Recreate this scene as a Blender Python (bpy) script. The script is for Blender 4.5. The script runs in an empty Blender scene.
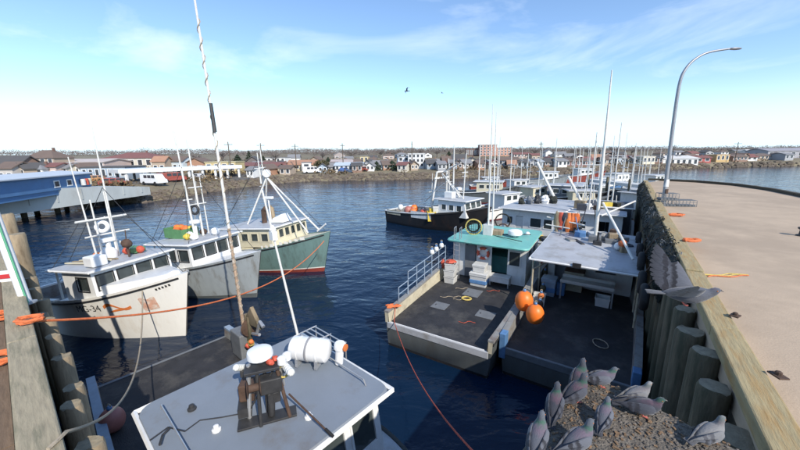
import bpy, bmesh, math, random
from mathutils import Vector, Matrix, noise
random.seed(7)
R = math.radians
SC = bpy.context.scene
COL = SC.collection

# ------------------------------------------------------------------ camera, sky, sun, exposure
F_PX, H_CAM, PITCH, ROLL = 330.0, 7.5, math.atan(72 / 330.0), R(0.8)
cd = bpy.data.cameras.new('camera')
cd.sensor_width = 36.0
cd.lens = 36.0 * F_PX / 800.0
cd.clip_start, cd.clip_end = 0.05, 6000
cam = bpy.data.objects.new('camera', cd)
COL.objects.link(cam)
cam.matrix_world = Matrix.Translation((0, 0, H_CAM)) @ Matrix.Rotation(math.pi / 2 - PITCH, 4, 'X') @ Matrix.Rotation(-ROLL, 4, 'Z')
SC.camera = cam

SUN_AZ, SUN_EL = 149.0, 37.0          # azimuth clockwise from +Y (the way the camera looks)
world = bpy.data.worlds.new('World')
SC.world = world
world.use_nodes = True
nt = world.node_tree
nt.nodes.clear()
N = nt.nodes.new
sky = N('ShaderNodeTexSky')
sky.sky_type = 'NISHITA'
sky.sun_disc = False
sky.sun_elevation = R(SUN_EL)
sky.sun_rotation = R(SUN_AZ)
sky.air_density = 1.0
sky.dust_density = 0.2
sky.ozone_density = 4.0
tc = N('ShaderNodeTexCoord')
mp = N('ShaderNodeMapping')
mp.inputs['Rotation'].default_value = (0, R(4), R(38))
mp.inputs['Scale'].default_value = (0.7, 2.4, 6.0)
mp.inputs['Location'].default_value = (5.1, 1.9, 0.0)
nz = N('ShaderNodeTexNoise')
nz.inputs['Scale'].default_value = 1.15
nz.inputs['Detail'].default_value = 7
nz.inputs['Roughness'].default_value = 0.55
nz.inputs['Distortion'].default_value = 0.7
rp = N('ShaderNodeValToRGB')
rp.color_ramp.elements[0].position = 0.56
rp.color_ramp.elements[0].color = (0, 0, 0, 1)
rp.color_ramp.elements[1].position = 0.84
rp.color_ramp.elements[1].color = (.75, .75, .75, 1)
mx = N('ShaderNodeMixRGB')
mx.inputs['Color2'].default_value = (5.6, 6.2, 6.8, 1)
bg = N('ShaderNodeBackground')
bg.inputs['Strength'].default_value = 0.138
wo = N('ShaderNodeOutputWorld')
L = nt.links.new
L(tc.outputs['Generated'], mp.inputs['Vector'])
L(mp.outputs['Vector'], nz.inputs['Vector'])
L(nz.outputs['Fac'], rp.inputs['Fac'])
L(rp.outputs['Color'], mx.inputs['Fac'])
L(sky.outputs['Color'], mx.inputs['Color1'])
# pale sea haze low over the horizon, the same all the way round
sp_ = N('ShaderNodeSeparateXYZ')
L(tc.outputs['Generated'], sp_.inputs[0])
hz = N('ShaderNodeMapRange')
hz.interpolation_type = 'SMOOTHERSTEP'
hz.inputs['From Min'].default_value = -0.02
hz.inputs['From Max'].default_value = 0.17
hz.inputs['To Min'].default_value = 1.0
hz.inputs['To Max'].default_value = 0.0
L(sp_.outputs['Z'], hz.inputs['Value'])
mh = N('ShaderNodeMixRGB')
mh.inputs['Color2'].default_value = (4.3, 5.5, 6.2, 1)
L(hz.outputs['Result'], mh.inputs['Fac'])
L(mx.outputs['Color'], mh.inputs['Color1'])
L(mh.outputs['Color'], bg.inputs['Color'])
L(bg.outputs['Background'], wo.inputs['Surface'])

sd = bpy.data.lights.new('sun', 'SUN')
sd.energy = 3.2
sd.angle = R(0.5)
sd.color = (1.0, 0.93, 0.82)
sun = bpy.data.objects.new('sun', sd)
COL.objects.link(sun)
_s = Vector((math.sin(R(SUN_AZ)) * math.cos(R(SUN_EL)), math.cos(R(SUN_AZ)) * math.cos(R(SUN_EL)), math.sin(R(SUN_EL))))
sun.rotation_euler = (-_s).to_track_quat('-Z', 'Y').to_euler()
SC.view_settings.view_transform = 'Standard'
SC.view_settings.look = 'None'
SC.view_settings.gamma = 1.0
SC.view_settings.use_curve_mapping = False
SC.view_settings.exposure = 0.68
SC.render.engine = 'CYCLES'
SC.cycles.max_bounces = 6
SC.cycles.use_denoising = True


# ------------------------------------------------------------------ pixel (800x450) to a point of the place
def ray(px, py):
    x, y = px - 400.0, 225.0 - py
    c, s = math.cos(-ROLL), math.sin(-ROLL)
    x, y = c * x - s * y, s * x + c * y
    ct, st = math.cos(PITCH), math.sin(PITCH)
    a, b = x / F_PX, y / F_PX
    return Vector((a, ct + b * st, -st + b * ct))


def at(px, py, z):
    r = ray(px, py)
    return Vector((0, 0, H_CAM)) + r * ((z - H_CAM) / r.z)


def deep(px, py, y):
    r = ray(px, py)
    return Vector((0, 0, H_CAM)) + r * (y / r.y)


# ------------------------------------------------------------------ materials
MATS = {}


def mat(name, col, rough=.6, var=.18, scale=3.0, bump=.12, metal=0.0, dirt=None, dirt_amt=.5, dirt_scale=1.2, dirt_pos=.55, stretch=None, coords='Object', spec=.5, bump_scale=None, tide=None):
    if name in MATS:
        return MATS[name]
    m = bpy.data.materials.new(name)
    m.use_nodes = True
    t = m.node_tree
    b = t.nodes['Principled BSDF']
    b.inputs['Roughness'].default_value = rough
    b.inputs['Metallic'].default_value = metal
    b.inputs['Specular IOR Level'].default_value = spec
    n = t.nodes.new
    l = t.links.new
    co = n('ShaderNodeTexCoord')
    vec = co.outputs[coords]
    if stretch:
        mpp = n('ShaderNodeMapping')
        mpp.inputs['Scale'].default_value = stretch
        l(vec, mpp.inputs['Vector'])
        vec = mpp.outputs['Vector']
    ns = n('ShaderNodeTexNoise')
    ns.inputs['Scale'].default_value = scale
    ns.inputs['Detail'].default_value = 6
    ns.inputs['Roughness'].default_value = .65
    l(vec, ns.inputs['Vector'])
    r = n('ShaderNodeValToRGB')
    c = Vector(col[:3])
    r.color_ramp.elements[0].position = .3
    r.color_ramp.elements[1].position = .72
    r.color_ramp.elements[0].color = (*[max(0, k * (1 - var)) for k in c], 1)
    r.color_ramp.elements[1].color = (*[min(1, k * (1 + var)) for k in c], 1)
    l(ns.outputs['Fac'], r.inputs['Fac'])
    out = r.outputs['Color']
    if dirt:
        n2 = n('ShaderNodeTexNoise')
        n2.inputs['Scale'].default_value = dirt_scale
        n2.inputs['Detail'].default_value = 8
        n2.inputs['Roughness'].default_value = .7
        l(vec, n2.inputs['Vector'])
        r2 = n('ShaderNodeValToRGB')
        r2.color_ramp.elements[0].position = dirt_pos
        r2.color_ramp.elements[0].color = (0, 0, 0, 1)
        r2.color_ramp.elements[1].position = min(1, dirt_pos + .17)
        r2.color_ramp.elements[1].color = (dirt_amt,) * 3 + (1,)
        l(n2.outputs['Fac'], r2.inputs['Fac'])
        mm = n('ShaderNodeMixRGB')
        l(r2.outputs['Color'], mm.inputs['Fac'])
        l(out, mm.inputs['Color1'])
        mm.inputs['Color2'].default_value = (*dirt, 1)
        out = mm.outputs['Color']
    if tide:                                       # weed and wet staining below the high water mark
        sx = n('ShaderNodeSeparateXYZ')
        l(co.outputs['Object'], sx.inputs[0])
        ad = n('ShaderNodeMath')
        ad.operation = 'MULTIPLY_ADD'
        l(ns.outputs['Fac'], ad.inputs[0])
        ad.inputs[1].default_value = -1.2
        l(sx.outputs['Z'], ad.inputs[2])
        mr = n('ShaderNodeMapRange')
        mr.inputs['From Min'].default_value = tide - 1.3
        mr.inputs['From Max'].default_value = tide - .2
        mr.inputs['To Min'].default_value = .85
        mr.inputs['To Max'].default_value = 0
        l(ad.outputs[0], mr.inputs['Value'])
        m3 = n('ShaderNodeMixRGB')
        l(mr.outputs['Result'], m3.inputs['Fac'])
        l(out, m3.inputs['Color1'])
        m3.inputs['Color2'].default_value = (.028, .034, .018, 1)
        out = m3.outputs['Color']
    l(out, b.inputs['Base Color'])
    rr = n('ShaderNodeMapRange')
    rr.inputs['To Min'].default_value = max(0, rough - .12)
    rr.inputs['To Max'].default_value = min(1, rough + .12)
    l(ns.outputs['Fac'], rr.inputs['Value'])
    l(rr.outputs['Result'], b.inputs['Roughness'])
    if bump:
        bp = n('ShaderNodeBump')
        bp.inputs['Strength'].default_value = bump
        bp.inputs['Distance'].default_value = .03
        src = ns
        if bump_scale:
            src = n('ShaderNodeTexNoise')
            src.inputs['Scale'].default_value = bump_scale
            src.inputs['Detail'].default_value = 4
            l(vec, src.inputs['Vector'])
        l(src.outputs['Fac'], bp.inputs['Height'])
        l(bp.outputs['Normal'], b.inputs['Normal'])
    MATS[name] = m
    return m


RUST = (.17, .07, .03)
GRIME = (.09, .08, .065)
mat('hull_white', (.80, .785, .735), .42, .06, 2, .05, dirt=(.36, .27, .17), dirt_amt=.35, dirt_scale=1.0, stretch=(1.6, 1.6, .3), dirt_pos=.5)
mat('paint_white', (.74, .74, .72), .45, .07, 3, .05, dirt=(.33, .30, .25), dirt_amt=.45, dirt_scale=1.6, stretch=(1, 1, .4))
mat('paint_cream', (.62, .57, .42), .5, .08, 3, .06, dirt=(.3, .22, .12), dirt_amt=.5)
mat('hull_grey', (.30, .33, .34), .45, .08, 2, .05, dirt=(.14, .12, .09), dirt_amt=.75, stretch=(1.6, 1.6, .3), dirt_pos=.5)
mat('hull_green', (.145, .235, .22), .42, .08, 2, .05, dirt=(.08, .11, .10), dirt_amt=.75, stretch=(1.6, 1.6, .3), dirt_pos=.5)
mat('hull_black', (.018, .018, .02), .5, .2, 2, .08, dirt=(.10, .05, .03), dirt_amt=.5, stretch=(1, 1, .35))
mat('hull_slate', (.095, .105, .105), .55, .15, 2, .08, dirt=(.08, .07, .055), dirt_amt=.7, stretch=(1, 1, .35))
mat('boot_red', (.24, .045, .03), .6, .15, 3, .06, dirt=(.10, .07, .05), dirt_amt=.6)
mat('boot_white', (.70, .69, .63), .55, .1, 3, .05)
mat('roof_grey', (.205, .235, .275), .55, .07, 1.3, .08, dirt=(.15, .125, .10), dirt_amt=.55, dirt_scale=.9, dirt_pos=.53, bump_scale=60)
mat('roof_pale', (.41, .425, .45), .55, .1, 2, .1, dirt=(.22, .2, .17), dirt_amt=.6, dirt_scale=1.3, dirt_pos=.5)
mat('roof_teal', (.16, .44, .39), .5, .14, 2, .08, dirt=(.30, .36, .31), dirt_amt=.6, dirt_scale=1.6)
mat('deck_black', (.028, .028, .031), .72, .35, 2.2, .25, dirt=(.085, .08, .072), dirt_amt=.7, dirt_scale=1.3, dirt_pos=.5, bump_scale=40)
mat('deck_grey', (.17, .18, .18), .7, .2, 3, .15, dirt=(.09, .08, .07), dirt_amt=.6)
mat('hatch_grey', (.16, .17, .18), .6, .15, 4, .1, dirt=(.07, .065, .06), dirt_amt=.6)
mat('bulwark_cream', (.54, .49, .36), .55, .12, 3, .08, dirt=(.22, .15, .09), dirt_amt=.7, dirt_scale=2.2, dirt_pos=.5)
mat('bulwark_grey', (.25, .25, .24), .6, .18, 3, .1, dirt=(.14, .08, .05), dirt_amt=.7, dirt_scale=2.2, dirt_pos=.48)
mat('cap_blue', (.10, .22, .42), .5, .15, 4, .08, dirt=(.3, .32, .34), dirt_amt=.5)
mat('steel_blue', (.27, .34, .42), .45, .15, 4, .05, dirt=(.25, .17, .12), dirt_amt=.4)
mat('alloy', (.50, .51, .52), .38, .1, 5, .04, metal=.6, dirt=(.25, .22, .19), dirt_amt=.5)
mat('mast_white', (.66, .65, .61), .5, .12, 4, .05, dirt=(.35, .2, .1), dirt_amt=.5, dirt_scale=3)
mat('mast_rope', (.36, .25, .17), .85, .4, 8, .4, dirt=(.52, .49, .43), dirt_amt=.9, dirt_scale=5, dirt_pos=.5)
mat('rusty', (.085, .05, .034), .8, .45, 6, .35, dirt=(.045, .03, .022), dirt_amt=.8, dirt_scale=3)
mat('dark_metal', (.05, .05, .052), .55, .3, 5, .15, metal=.3)
mat('gel_white', (.78, .78, .77), .35, .04, 3, .03, dirt=(.4, .38, .34), dirt_amt=.35)
mat('band_grey', (.28, .28, .29), .5, .15)
mat('rubber', (.016, .016, .017), .8, .35, 5, .3, dirt=(.06, .055, .045), dirt_amt=.6)
mat('orange_buoy', (.92, .2, .025), .45, .08, 3, .05, dirt=(.45, .12, .04), dirt_amt=.5)
mat('pink_buoy', (.42, .16, .13), .5, .1, 3, .05, dirt=(.2, .1, .08), dirt_amt=.5)
mat('white_float', (.74, .74, .70), .5, .06, 3, .05)
mat('rope_orange', (.62, .16, .055), .85, .25, 20, .4)
mat('rope_tan', (.36, .30, .22), .9, .25, 20, .4)
mat('rope_red', (.44, .085, .05), .9, .25, 20, .4)
mat('rope_yellow', (.55, .42, .12), .9, .25, 20, .4)
mat('crate_white', (.58, .58, .56), .55, .1, 4, .08, dirt=(.25, .22, .18), dirt_amt=.6)
mat('crate_blue', (.10, .22, .42), .5, .15, 4, .08)
mat('crate_orange', (.66, .19, .05), .6, .2, 4, .1)
mat('crate_yellow', (.64, .48, .07), .6, .2, 4, .1)
mat('crate_green', (.10, .24, .10), .6, .2, 4, .1)
mat('life_red', (.52, .09, .05), .55, .12)
mat('oilskin', (.70, .17, .04), .6, .2, 5, .2)
mat('cloth_dark', (.04, .045, .06), .85, .3, 6, .3)
mat('tarp_charcoal', (.055, .058, .065), .75, .25, 2, .2)
mat('net_dark', (.022, .025, .020), .95, .5, 9, .6, dirt=(.06, .06, .045), dirt_amt=.7, dirt_scale=4)
mat('wood_pile', (.14, .115, .074), .9, .35, 4, .6, dirt=(.055, .058, .035), dirt_amt=.8, dirt_scale=1.6, stretch=(4, 4, .5), dirt_pos=.45, tide=2.6)
mat('wood_pile_pale', (.33, .255, .165), .9, .3, 4, .6, dirt=(.12, .085, .05), dirt_amt=.8, dirt_scale=2, stretch=(3, 3, .6), dirt_pos=.48, tide=2.6)
mat('end_grain', (.30, .25, .17), .9, .3, 14, .5, dirt=(.09, .075, .05), dirt_amt=.7, dirt_scale=7)
mat('timber_kerb', (.33, .28, .19), .9, .22, 5, .5, dirt=(.12, .12, .075), dirt_amt=.7, dirt_scale=1.8, dirt_pos=.5, stretch=(.6, 5, 2))
mat('timber_kerb_yellow', (.34, .275, .15), .9, .22, 5, .5, dirt=(.33, .18, .05), dirt_amt=.8, dirt_scale=1.5, dirt_pos=.5, stretch=(.5, 4, 2))
mat('timber_dark', (.06, .052, .036), .95, .35, 4, .5, stretch=(1, 1, 4))
mat('planks', (.17, .115, .075), .9, .3, 4, .4, dirt=(.08, .06, .045), dirt_amt=.7, dirt_scale=2, stretch=(.8, 6, 1))
mat('concrete', (.45, .345, .245), .9, .1, .9, .18, dirt=(.36, .275, .195), dirt_amt=.8, dirt_scale=.35, dirt_pos=.45, bump_scale=35)
mat('gravel_top', (.15, .128, .102), .95, .5, 16, .8, dirt=(.075, .062, .05), dirt_amt=.85, dirt_scale=7, dirt_pos=.5, bump_scale=45)  # dark grit tone also carries the shade on the block, put into the colour
mat('stone', (.15, .13, .11), .95, .35, 3, .5)
mat('stone_shore', (.15, .12, .092), .95, .35, 1.2, .5)
mat('grass_dry', (.19, .16, .105), .95, .35, .12, .3, dirt=(.13, .12, .06), dirt_amt=.8, dirt_scale=.06)
mat('asphalt', (.10, .095, .09), .9, .2, .3, .2)
mat('leaf_dark', (.03, .05, .026), .9, .45, 1.2, .2)
mat('leaf_olive', (.085, .075, .035), .9, .45, 1.2, .2)
mat('twig', (.17, .145, .135), .95, .3, 1, .2)
mat('bark', (.11, .085, .065), .95, .3, 3, .4)
mat('galv', (.32, .33, .35), .45, .1, 5, .05, metal=.35)
mat('pole_white', (.80, .79, .78), .4, .05, 5, .03)
mat('sign_red', (.55, .04, .045), .5, .08)
mat('cable_green', (.10, .35, .20), .6, .1)


def glass_mat(name, col, rough=.08):
    m = bpy.data.materials.new(name)
    m.use_nodes = True
    t = m.node_tree
    b = t.nodes['Principled BSDF']
    ns = t.nodes.new('ShaderNodeTexNoise')
    ns.inputs['Scale'].default_value = 2.5
    rr = t.nodes.new('ShaderNodeValToRGB')
    rr.color_ramp.elements[0].color = (*[k * .6 for k in col], 1)
    rr.color_ramp.elements[1].color = (*[k * 1.5 for k in col], 1)
    co = t.nodes.new('ShaderNodeTexCoord')
    t.links.new(co.outputs['Object'], ns.inputs['Vector'])
    t.links.new(ns.outputs['Fac'], rr.inputs['Fac'])
    t.links.new(rr.outputs['Color'], b.inputs['Base Color'])
    b.inputs['Roughness'].default_value = rough
    MATS[name] = m
    return m


glass_mat('glass_dark', (.045, .055, .055), .04)  # grey-green mottled base stands in for reflections in the panes
glass_mat('glass_far', (.05, .055, .065), .15)


def water_mat():
    m = bpy.data.materials.new('water')
    m.use_nodes = True
    t = m.node_tree
    b = t.nodes['Principled BSDF']
    n, l = t.nodes.new, t.links.new
    co = n('ShaderNodeTexCoord')
    b.inputs['Base Color'].default_value = (.003, .014, .038, 1)
    b.inputs['Roughness'].default_value = .07
    b.inputs['IOR'].default_value = 1.333
    acc = None
    for sc, st, dist, rot in ((.10, .4, .5, 20), (.45, .5, .26, 35), (1.8, .3, .045, -15)):
        mp_ = n('ShaderNodeMapping')
        mp_.inputs['Scale'].default_value = (1, 1.9, 1)
        mp_.inputs['Rotation'].default_value = (0, 0, R(rot))
        l(co.outputs['Object'], mp_.inputs['Vector'])
        ns = n('ShaderNodeTexNoise')
        ns.inputs['Scale'].default_value = sc
        ns.inputs['Detail'].default_value = 4
        ns.inputs['Distortion'].default_value = .4
        l(mp_.outputs['Vector'], ns.inputs['Vector'])
        bp = n('ShaderNodeBump')
        bp.inputs['Strength'].default_value = st
        bp.inputs['Distance'].default_value = dist
        l(ns.outputs['Fac'], bp.inputs['Height'])
        if acc:
            l(acc.outputs['Normal'], bp.inputs['Normal'])
        acc = bp
    l(acc.outputs['Normal'], b.inputs['Normal'])
    MATS['water'] = m


water_mat()


# ------------------------------------------------------------------ mesh builder
class MB:
    def __init__(s):
        s.v, s.f = [], []

    def add(s, vs, fs):
        o = len(s.v)
        s.v += [Vector(p) for p in vs]
        s.f += [[i + o for i in f] for f in fs]
        return s

    def obox(s, p, a, b, c):
        p, a, b, c = Vector(p), Vector(a), Vector(b), Vector(c)
        return s.add([p, p + a, p + a + b, p + b, p + c, p + a + c, p + a + b + c, p + b + c],
                     [[0, 3, 2, 1], [4, 5, 6, 7], [0, 1, 5, 4], [1, 2, 6, 5], [2, 3, 7, 6], [3, 0, 4, 7]])

    def box(s, c, d, rz=0, rot=None):
        m = rot if rot else Matrix.Rotation(rz, 3, 'Z')
        a, b, e = m @ Vector((d[0], 0, 0)), m @ Vector((0, d[1], 0)), m @ Vector((0, 0, d[2]))
        return s.obox(Vector(c) - (a + b + e) / 2, a, b, e)

    def tube(s, pts, r, n=6, cap=True):
        pts = [Vector(p) for p in pts]
        rs = r if isinstance(r, (list, tuple)) else [r] * len(pts)
        o = len(s.v)
        up = None
        for i, p in enumerate(pts):
            d = (pts[min(i + 1, len(pts) - 1)] - pts[max(i - 1, 0)])
            d = d.normalized() if d.length > 1e-9 else Vector((0, 0, 1))
            if up is None:
                up = d.orthogonal().normalized()
            else:
                up = up - d * up.dot(d)
                up = up.normalized() if up.length > 1e-6 else d.orthogonal().normalized()
            w = d.cross(up)
            for k in range(n):
                a = 2 * math.pi * k / n
                s.v.append(p + (up * math.cos(a) + w * math.sin(a)) * rs[i])
        for i in range(len(pts) - 1):
            for k in range(n):
                a, b = o + i * n + k, o + i * n + (k + 1) % n
                s.f.append([a, b, b + n, a + n])
        if cap:
            s.f.append([o + k for k in range(n)][::-1])
            s.f.append([o + (len(pts) - 1) * n + k for k in range(n)])
        return s

    def lathe(s, prof, c=(0, 0, 0), n=14, rot=None):
        """profile [(r, z)] turned about local z, then rotated and moved to c"""
        o = len(s.v)
        c = Vector(c)
        for r, z in prof:
            for k in range(n):
                a = 2 * math.pi * k / n
                p = Vector((r * math.cos(a), r * math.sin(a), z))
                s.v.append(c + (rot @ p if rot else p))
        for i in range(len(prof) - 1):
            for k in range(n):
                a, b = o + i * n + k, o + i * n + (k + 1) % n
                s.f.append([a, b, b + n, a + n])
        s.f.append([o + k for k in range(n)][::-1])
        s.f.append([o + (len(prof) - 1) * n + k for k in range(n)])
        return s

    def ring(s, c, R_, r, n=20, m=8, rot=None):
        o = len(s.v)
        c = Vector(c)
        for i in range(n):
            a = 2 * math.pi * i / n
            for k in range(m):
                b = 2 * math.pi * k / m
                p = Vector(((R_ + r * math.cos(b)) * math.cos(a), (R_ + r * math.cos(b)) * math.sin(a), r * math.sin(b)))
                s.v.append(c + (rot @ p if rot else p))
        for i in range(n):
            for k in range(m):
                s.f.append([o + i * m + k, o + ((i + 1) % n) * m + k, o + ((i + 1) % n) * m + (k + 1) % m, o + i * m + (k + 1) % m])
        return s

    def prism(s, poly, z0, z1):
        n = len(poly)
        vs = [(p[0], p[1], z0) for p in poly] + [(p[0], p[1], z1) for p in poly]
        return s.add(vs, [list(range(n))[::-1], list(range(n, 2 * n))] + [[i, (i + 1) % n, n + (i + 1) % n, n + i] for i in range(n)])

    def loft(s, secs, cap=True, closed=True):
        n = len(secs[0])
        o = len(s.v)
        for q in secs:
            s.v += [Vector(p) for p in q]
        for i in range(len(secs) - 1):
            for k in range(n if closed else n - 1):
                a, b = o + i * n + k, o + i * n + (k + 1) % n
                s.f.append([a, b, b + n, a + n])
        if cap:
            s.f.append([o + k for k in range(n)][::-1])
            s.f.append([o + (len(secs) - 1) * n + k for k in range(n)])
        return s

    def blob(s, c, r, nu=10, nv=7, jit=0, rot=None):
        prof = []
        c = Vector(c)
        o = len(s.v)
        rx, ry, rz = r if isinstance(r, (tuple, list)) else (r, r, r)
        for i in range(nv + 1):
            th = math.pi * i / nv
            for k in range(nu):
                a = 2 * math.pi * k / nu
                j = 1 + random.uniform(-jit, jit)
                p = Vector((rx * math.sin(th) * math.cos(a) * j, ry * math.sin(th) * math.sin(a) * j, -rz * math.cos(th) * j))
                s.v.append(c + (rot @ p if rot else p))
        for i in range(nv):
            for k in range(nu):
                a, b = o + i * nu + k, o + i * nu + (k + 1) % nu
                s.f.append([a, b, b + nu, a + nu])
        return s

    def build(s, name, m, parent=None, smooth=False, bevel=0):
        me = bpy.data.meshes.new(name)
        me.from_pydata([tuple(p) for p in s.v], [], s.f)
        bm = bmesh.new()
        bm.from_mesh(me)
        bmesh.ops.remove_doubles(bm, verts=bm.verts, dist=1e-5)
        bmesh.ops.recalc_face_normals(bm, faces=bm.faces)
        bm.to_mesh(me)
        bm.free()
        if m:
            me.materials.append(MATS[m] if isinstance(m, str) else m)
        if smooth:
            me.polygons.foreach_set('use_smooth', [True] * len(me.polygons))
            try:
                me.set_sharp_from_angle(angle=R(42))
            except Exception:
                pass
        ob = bpy.data.objects.new(name, me)
        COL.objects.link(ob)
        if parent:
            ob.parent = parent
        if bevel:
            bv = ob.modifiers.new('bevel', 'BEVEL')
            bv.width = bevel
            bv.segments = 2
            bv.limit_method = 'ANGLE'
        return ob


def tag(o, label, cat, group=None):
    o['label'] = label
    o['category'] = cat
    if group:
        o['group'] = group
    return o


def thing(name, label, cat, loc=(0, 0, 0), rz=0, group=None, ry=0, rx=0):
    o = bpy.data.objects.new(name, None)
    o.empty_display_size = .2
    COL.objects.link(o)
    o.location = loc
    o.rotation_euler = (rx, ry, rz)
    return tag(o, label, cat, group)


def structure(o, kind='structure'):
    o['kind'] = kind
    return o


def move(o, loc, rz=0, rx=0, ry=0, sc=None):
    o.location = loc
    o.rotation_euler = (rx, ry, rz)
    if sc:
        o.scale = (sc, sc, sc) if not isinstance(sc, tuple) else sc
    return o


def copy_tree(o, parent=None):
    c = o.copy()
    COL.objects.link(c)
    c.parent = parent
    for ch in list(o.children):
        copy_tree(ch, c)
    return c


def az_dir(az):
    return Vector((math.sin(R(az)), math.cos(R(az)), 0))


def sag(a, b, s, n=14):
    a, b = Vector(a), Vector(b)
    return [a.lerp(b, i / n) - Vector((0, 0, s * 4 * (i / n) * (1 - i / n))) for i in range(n + 1)]


# ------------------------------------------------------------------ the setting: water, far shore, wharves
def plane(name, m, x0, x1, y0, y1, z):
    return structure(MB().add([(x0, y0, z), (x1, y0, z), (x1, y1, z), (x0, y1, z)], [[0, 1, 2, 3]]).build(name, m))


plane('water', 'water', -2500, 2500, -600, 3000, 0)

SHORE = [(-300, 40), (-120, 47), (-62, 53), (-43, 55), (-40.5, 62), (-39, 76), (-29, 93), (0, 95), (18, 97), (45, 106), (88, 121), (167, 139), (330, 170), (700, 240)]
PROF = [(-6, -2.0), (-1.2, -.5), (0, .05), (2.6, 1.3), (6, 1.9), (20, 2.4), (60, 3.4), (120, 5.6), (220, 8.2), (420, 10.5), (1200, 13)]


def lerp_tab(tab, x):
    if x <= tab[0][0]:
        return tab[0][1]
    for (a, fa), (b, fb) in zip(tab, tab[1:]):
        if x <= b:
            return fa + (fb - fa) * (x - a) / (b - a)
    return tab[-1][1]


SHORE_T = [(math.atan2(x, y), math.hypot(x, y)) for x, y in SHORE]


def terrain_z(x, y):
    a, d = math.atan2(x, y), math.hypot(x, y)
    s = d - lerp_tab(SHORE_T, a)
    z = lerp_tab(PROF, s)
    k = min(1, max(0, (a - .25) / .5))           # the town hill is lower towards the right
    if z > 2.4:
        z = 2.4 + (z - 2.4) * (1 - .45 * k)
    if s > -1.5:
        z += noise.noise((x * .07, y * .07, 0)) * min(1, max(0, s / 10)) * .5 + noise.noise((x * .5, y * .5, 3)) * .15
    return z


def make_shore():
    mb = MB()
    offs = [-6, -1.2, 0, 1, 2.6, 4, 6, 10, 20, 35, 60, 90, 120, 170, 220, 420, 1200]
    az = []
    for (a0, d0), (a1, d1) in zip(SHORE_T, SHORE_T[1:]):
        for i in range(9):
            az.append(a0 + (a1 - a0) * i / 9)
    az.append(SHORE_T[-1][0])
    n = len(offs)
    vs, fs = [], []
    for i, a in enumerate(az):
        d0 = lerp_tab(SHORE_T, a)
        for o in offs:
            w = noise.noise((a * 60, 0, 0)) * .9
            d = d0 + o + (w if o < 60 else 0)
            x, y = math.sin(a) * d, math.cos(a) * d
            vs.append((x, y, terrain_z(x, y)))
    for i in range(len(az) - 1):
        for k in range(n - 1):
            fs.append([i * n + k, i * n + k + 1, (i + 1) * n + k + 1, (i + 1) * n + k])
    o = mb.add(vs, fs).build('far_shore_terrain', 'grass_dry', smooth=True)
    structure(o)
    rk = MB()
    for i in range(1500):
        a = random.uniform(-1.0, .92)
        d = lerp_tab(SHORE_T, a) + random.uniform(-1.2, 3.4) + noise.noise((a * 60, 0, 0)) * .9
        x, y = math.sin(a) * d, math.cos(a) * d
        r = random.uniform(.25, .75) * (d / 90) ** .5
        rk.blob((x, y, terrain_z(x, y) + r * .1), (r * random.uniform(.8, 1.5), r, r * .7), 5, 3, .22)
    structure(rk.build('riprap_stones', 'stone_shore'), 'stuff')


make_shore()

Z_K, Z_D = 4.6, 4.38                               # kerb top and wharf deck
KR0, KR1 = at(770, 450, Z_K), at(655, 205, Z_K)
DR = (KR1 - KR0).normalized()
NR = Vector((DR.y, -DR.x, 0))
KL0, KL1 = at(62, 434, Z_K), at(30, 311, Z_K)
DL = (KL1 - KL0).normalized()
NL = Vector((-DL.y, DL.x, 0))                     # towards the land side of the left wharf
if NL.x > 0:
    NL = -NL


def flat2(p):
    return (p.x, p.y)


def kr(t, off=0, z=0):
    p = KR0 + DR * t + NR * off
    return Vector((p.x, p.y, z))


def kl(t, off=0, z=0):
    p = KL0 + DL * t + NL * off
    return Vector((p.x, p.y, z))


def beam(name, m, parent, p, d, nrm, ln, w, h, bevel=0):
    """timber in its own frame: local x runs along it"""
    sg = 1 if (d.x * nrm.y - d.y * nrm.x) > 0 else -1
    o = MB().obox((0, 0 if sg > 0 else -w, 0), (ln, 0, 0), (0, w, 0), (0, 0, h)).build(name, m, parent, bevel=bevel)
    o.location = p
    o.rotation_euler = (0, 0, math.atan2(d.y, d.x))
    return o


T_END = (KR1 - KR0).length + 17.0
far_edge = [at(660, 180.5, Z_D), at(700, 182.5, Z_D), at(740, 186, Z_D), at(775, 191, Z_D), at(800, 196, Z_D)]
e1 = far_edge[-1] + (far_edge[-1] - far_edge[-2]).normalized() * 30
pier_poly = [flat2(kr(-9, .06)), flat2(kr(T_END, .06))] + [flat2(p) for p in far_edge] + [flat2(e1)]
pier = structure(MB().prism(pier_poly, Z_D - .35, Z_D).build('pier_deck', 'concrete'))
inner = [flat2(kr(-9, .28)), flat2(kr(T_END - .2, .28))] + [flat2(p + Vector((-.4, -.4, 0))) for p in far_edge] + [flat2(e1)]
MB().prism(inner, -2, Z_D - .353).build('pier_wall', 'timber_dark', pier)
# kerb along the water side, laid as long baulks with open joints
t = -7.0
k = 0
while t < T_END - .5:
    ln = 3.1 + .5 * ((k * 37) % 5) / 5
    a = kr(t, 0, Z_D + .004)
    dz = .016 * ((k * 53) % 3 - 1)
    beam('kerb_timber', 'timber_kerb_yellow', pier, a, DR, NR, ln - .03, .36, Z_K - Z_D + dz, .025)
    t += ln
    k += 1
# low dark guard timber on the far side of the pier
fe = [far_edge[0] + Vector((-.8, .6, 0))] + far_edge + [e1]
for a, b in zip(fe, fe[1:]):
    d = (b - a)
    nrm = Vector((d.y, -d.x, 0)).normalized()
    if nrm.x > 0:
        nrm = -nrm
    n = max(1, int(d.length / 3))
    for i in range(n):
        p = a + d * (i / n)
        MB().obox(Vector((p.x, p.y, Z_D + .003)), d / n * .985, nrm * .3, (0, 0, .2)).build('guard_timber', 'timber_dark', pier, bevel=.02)


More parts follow.
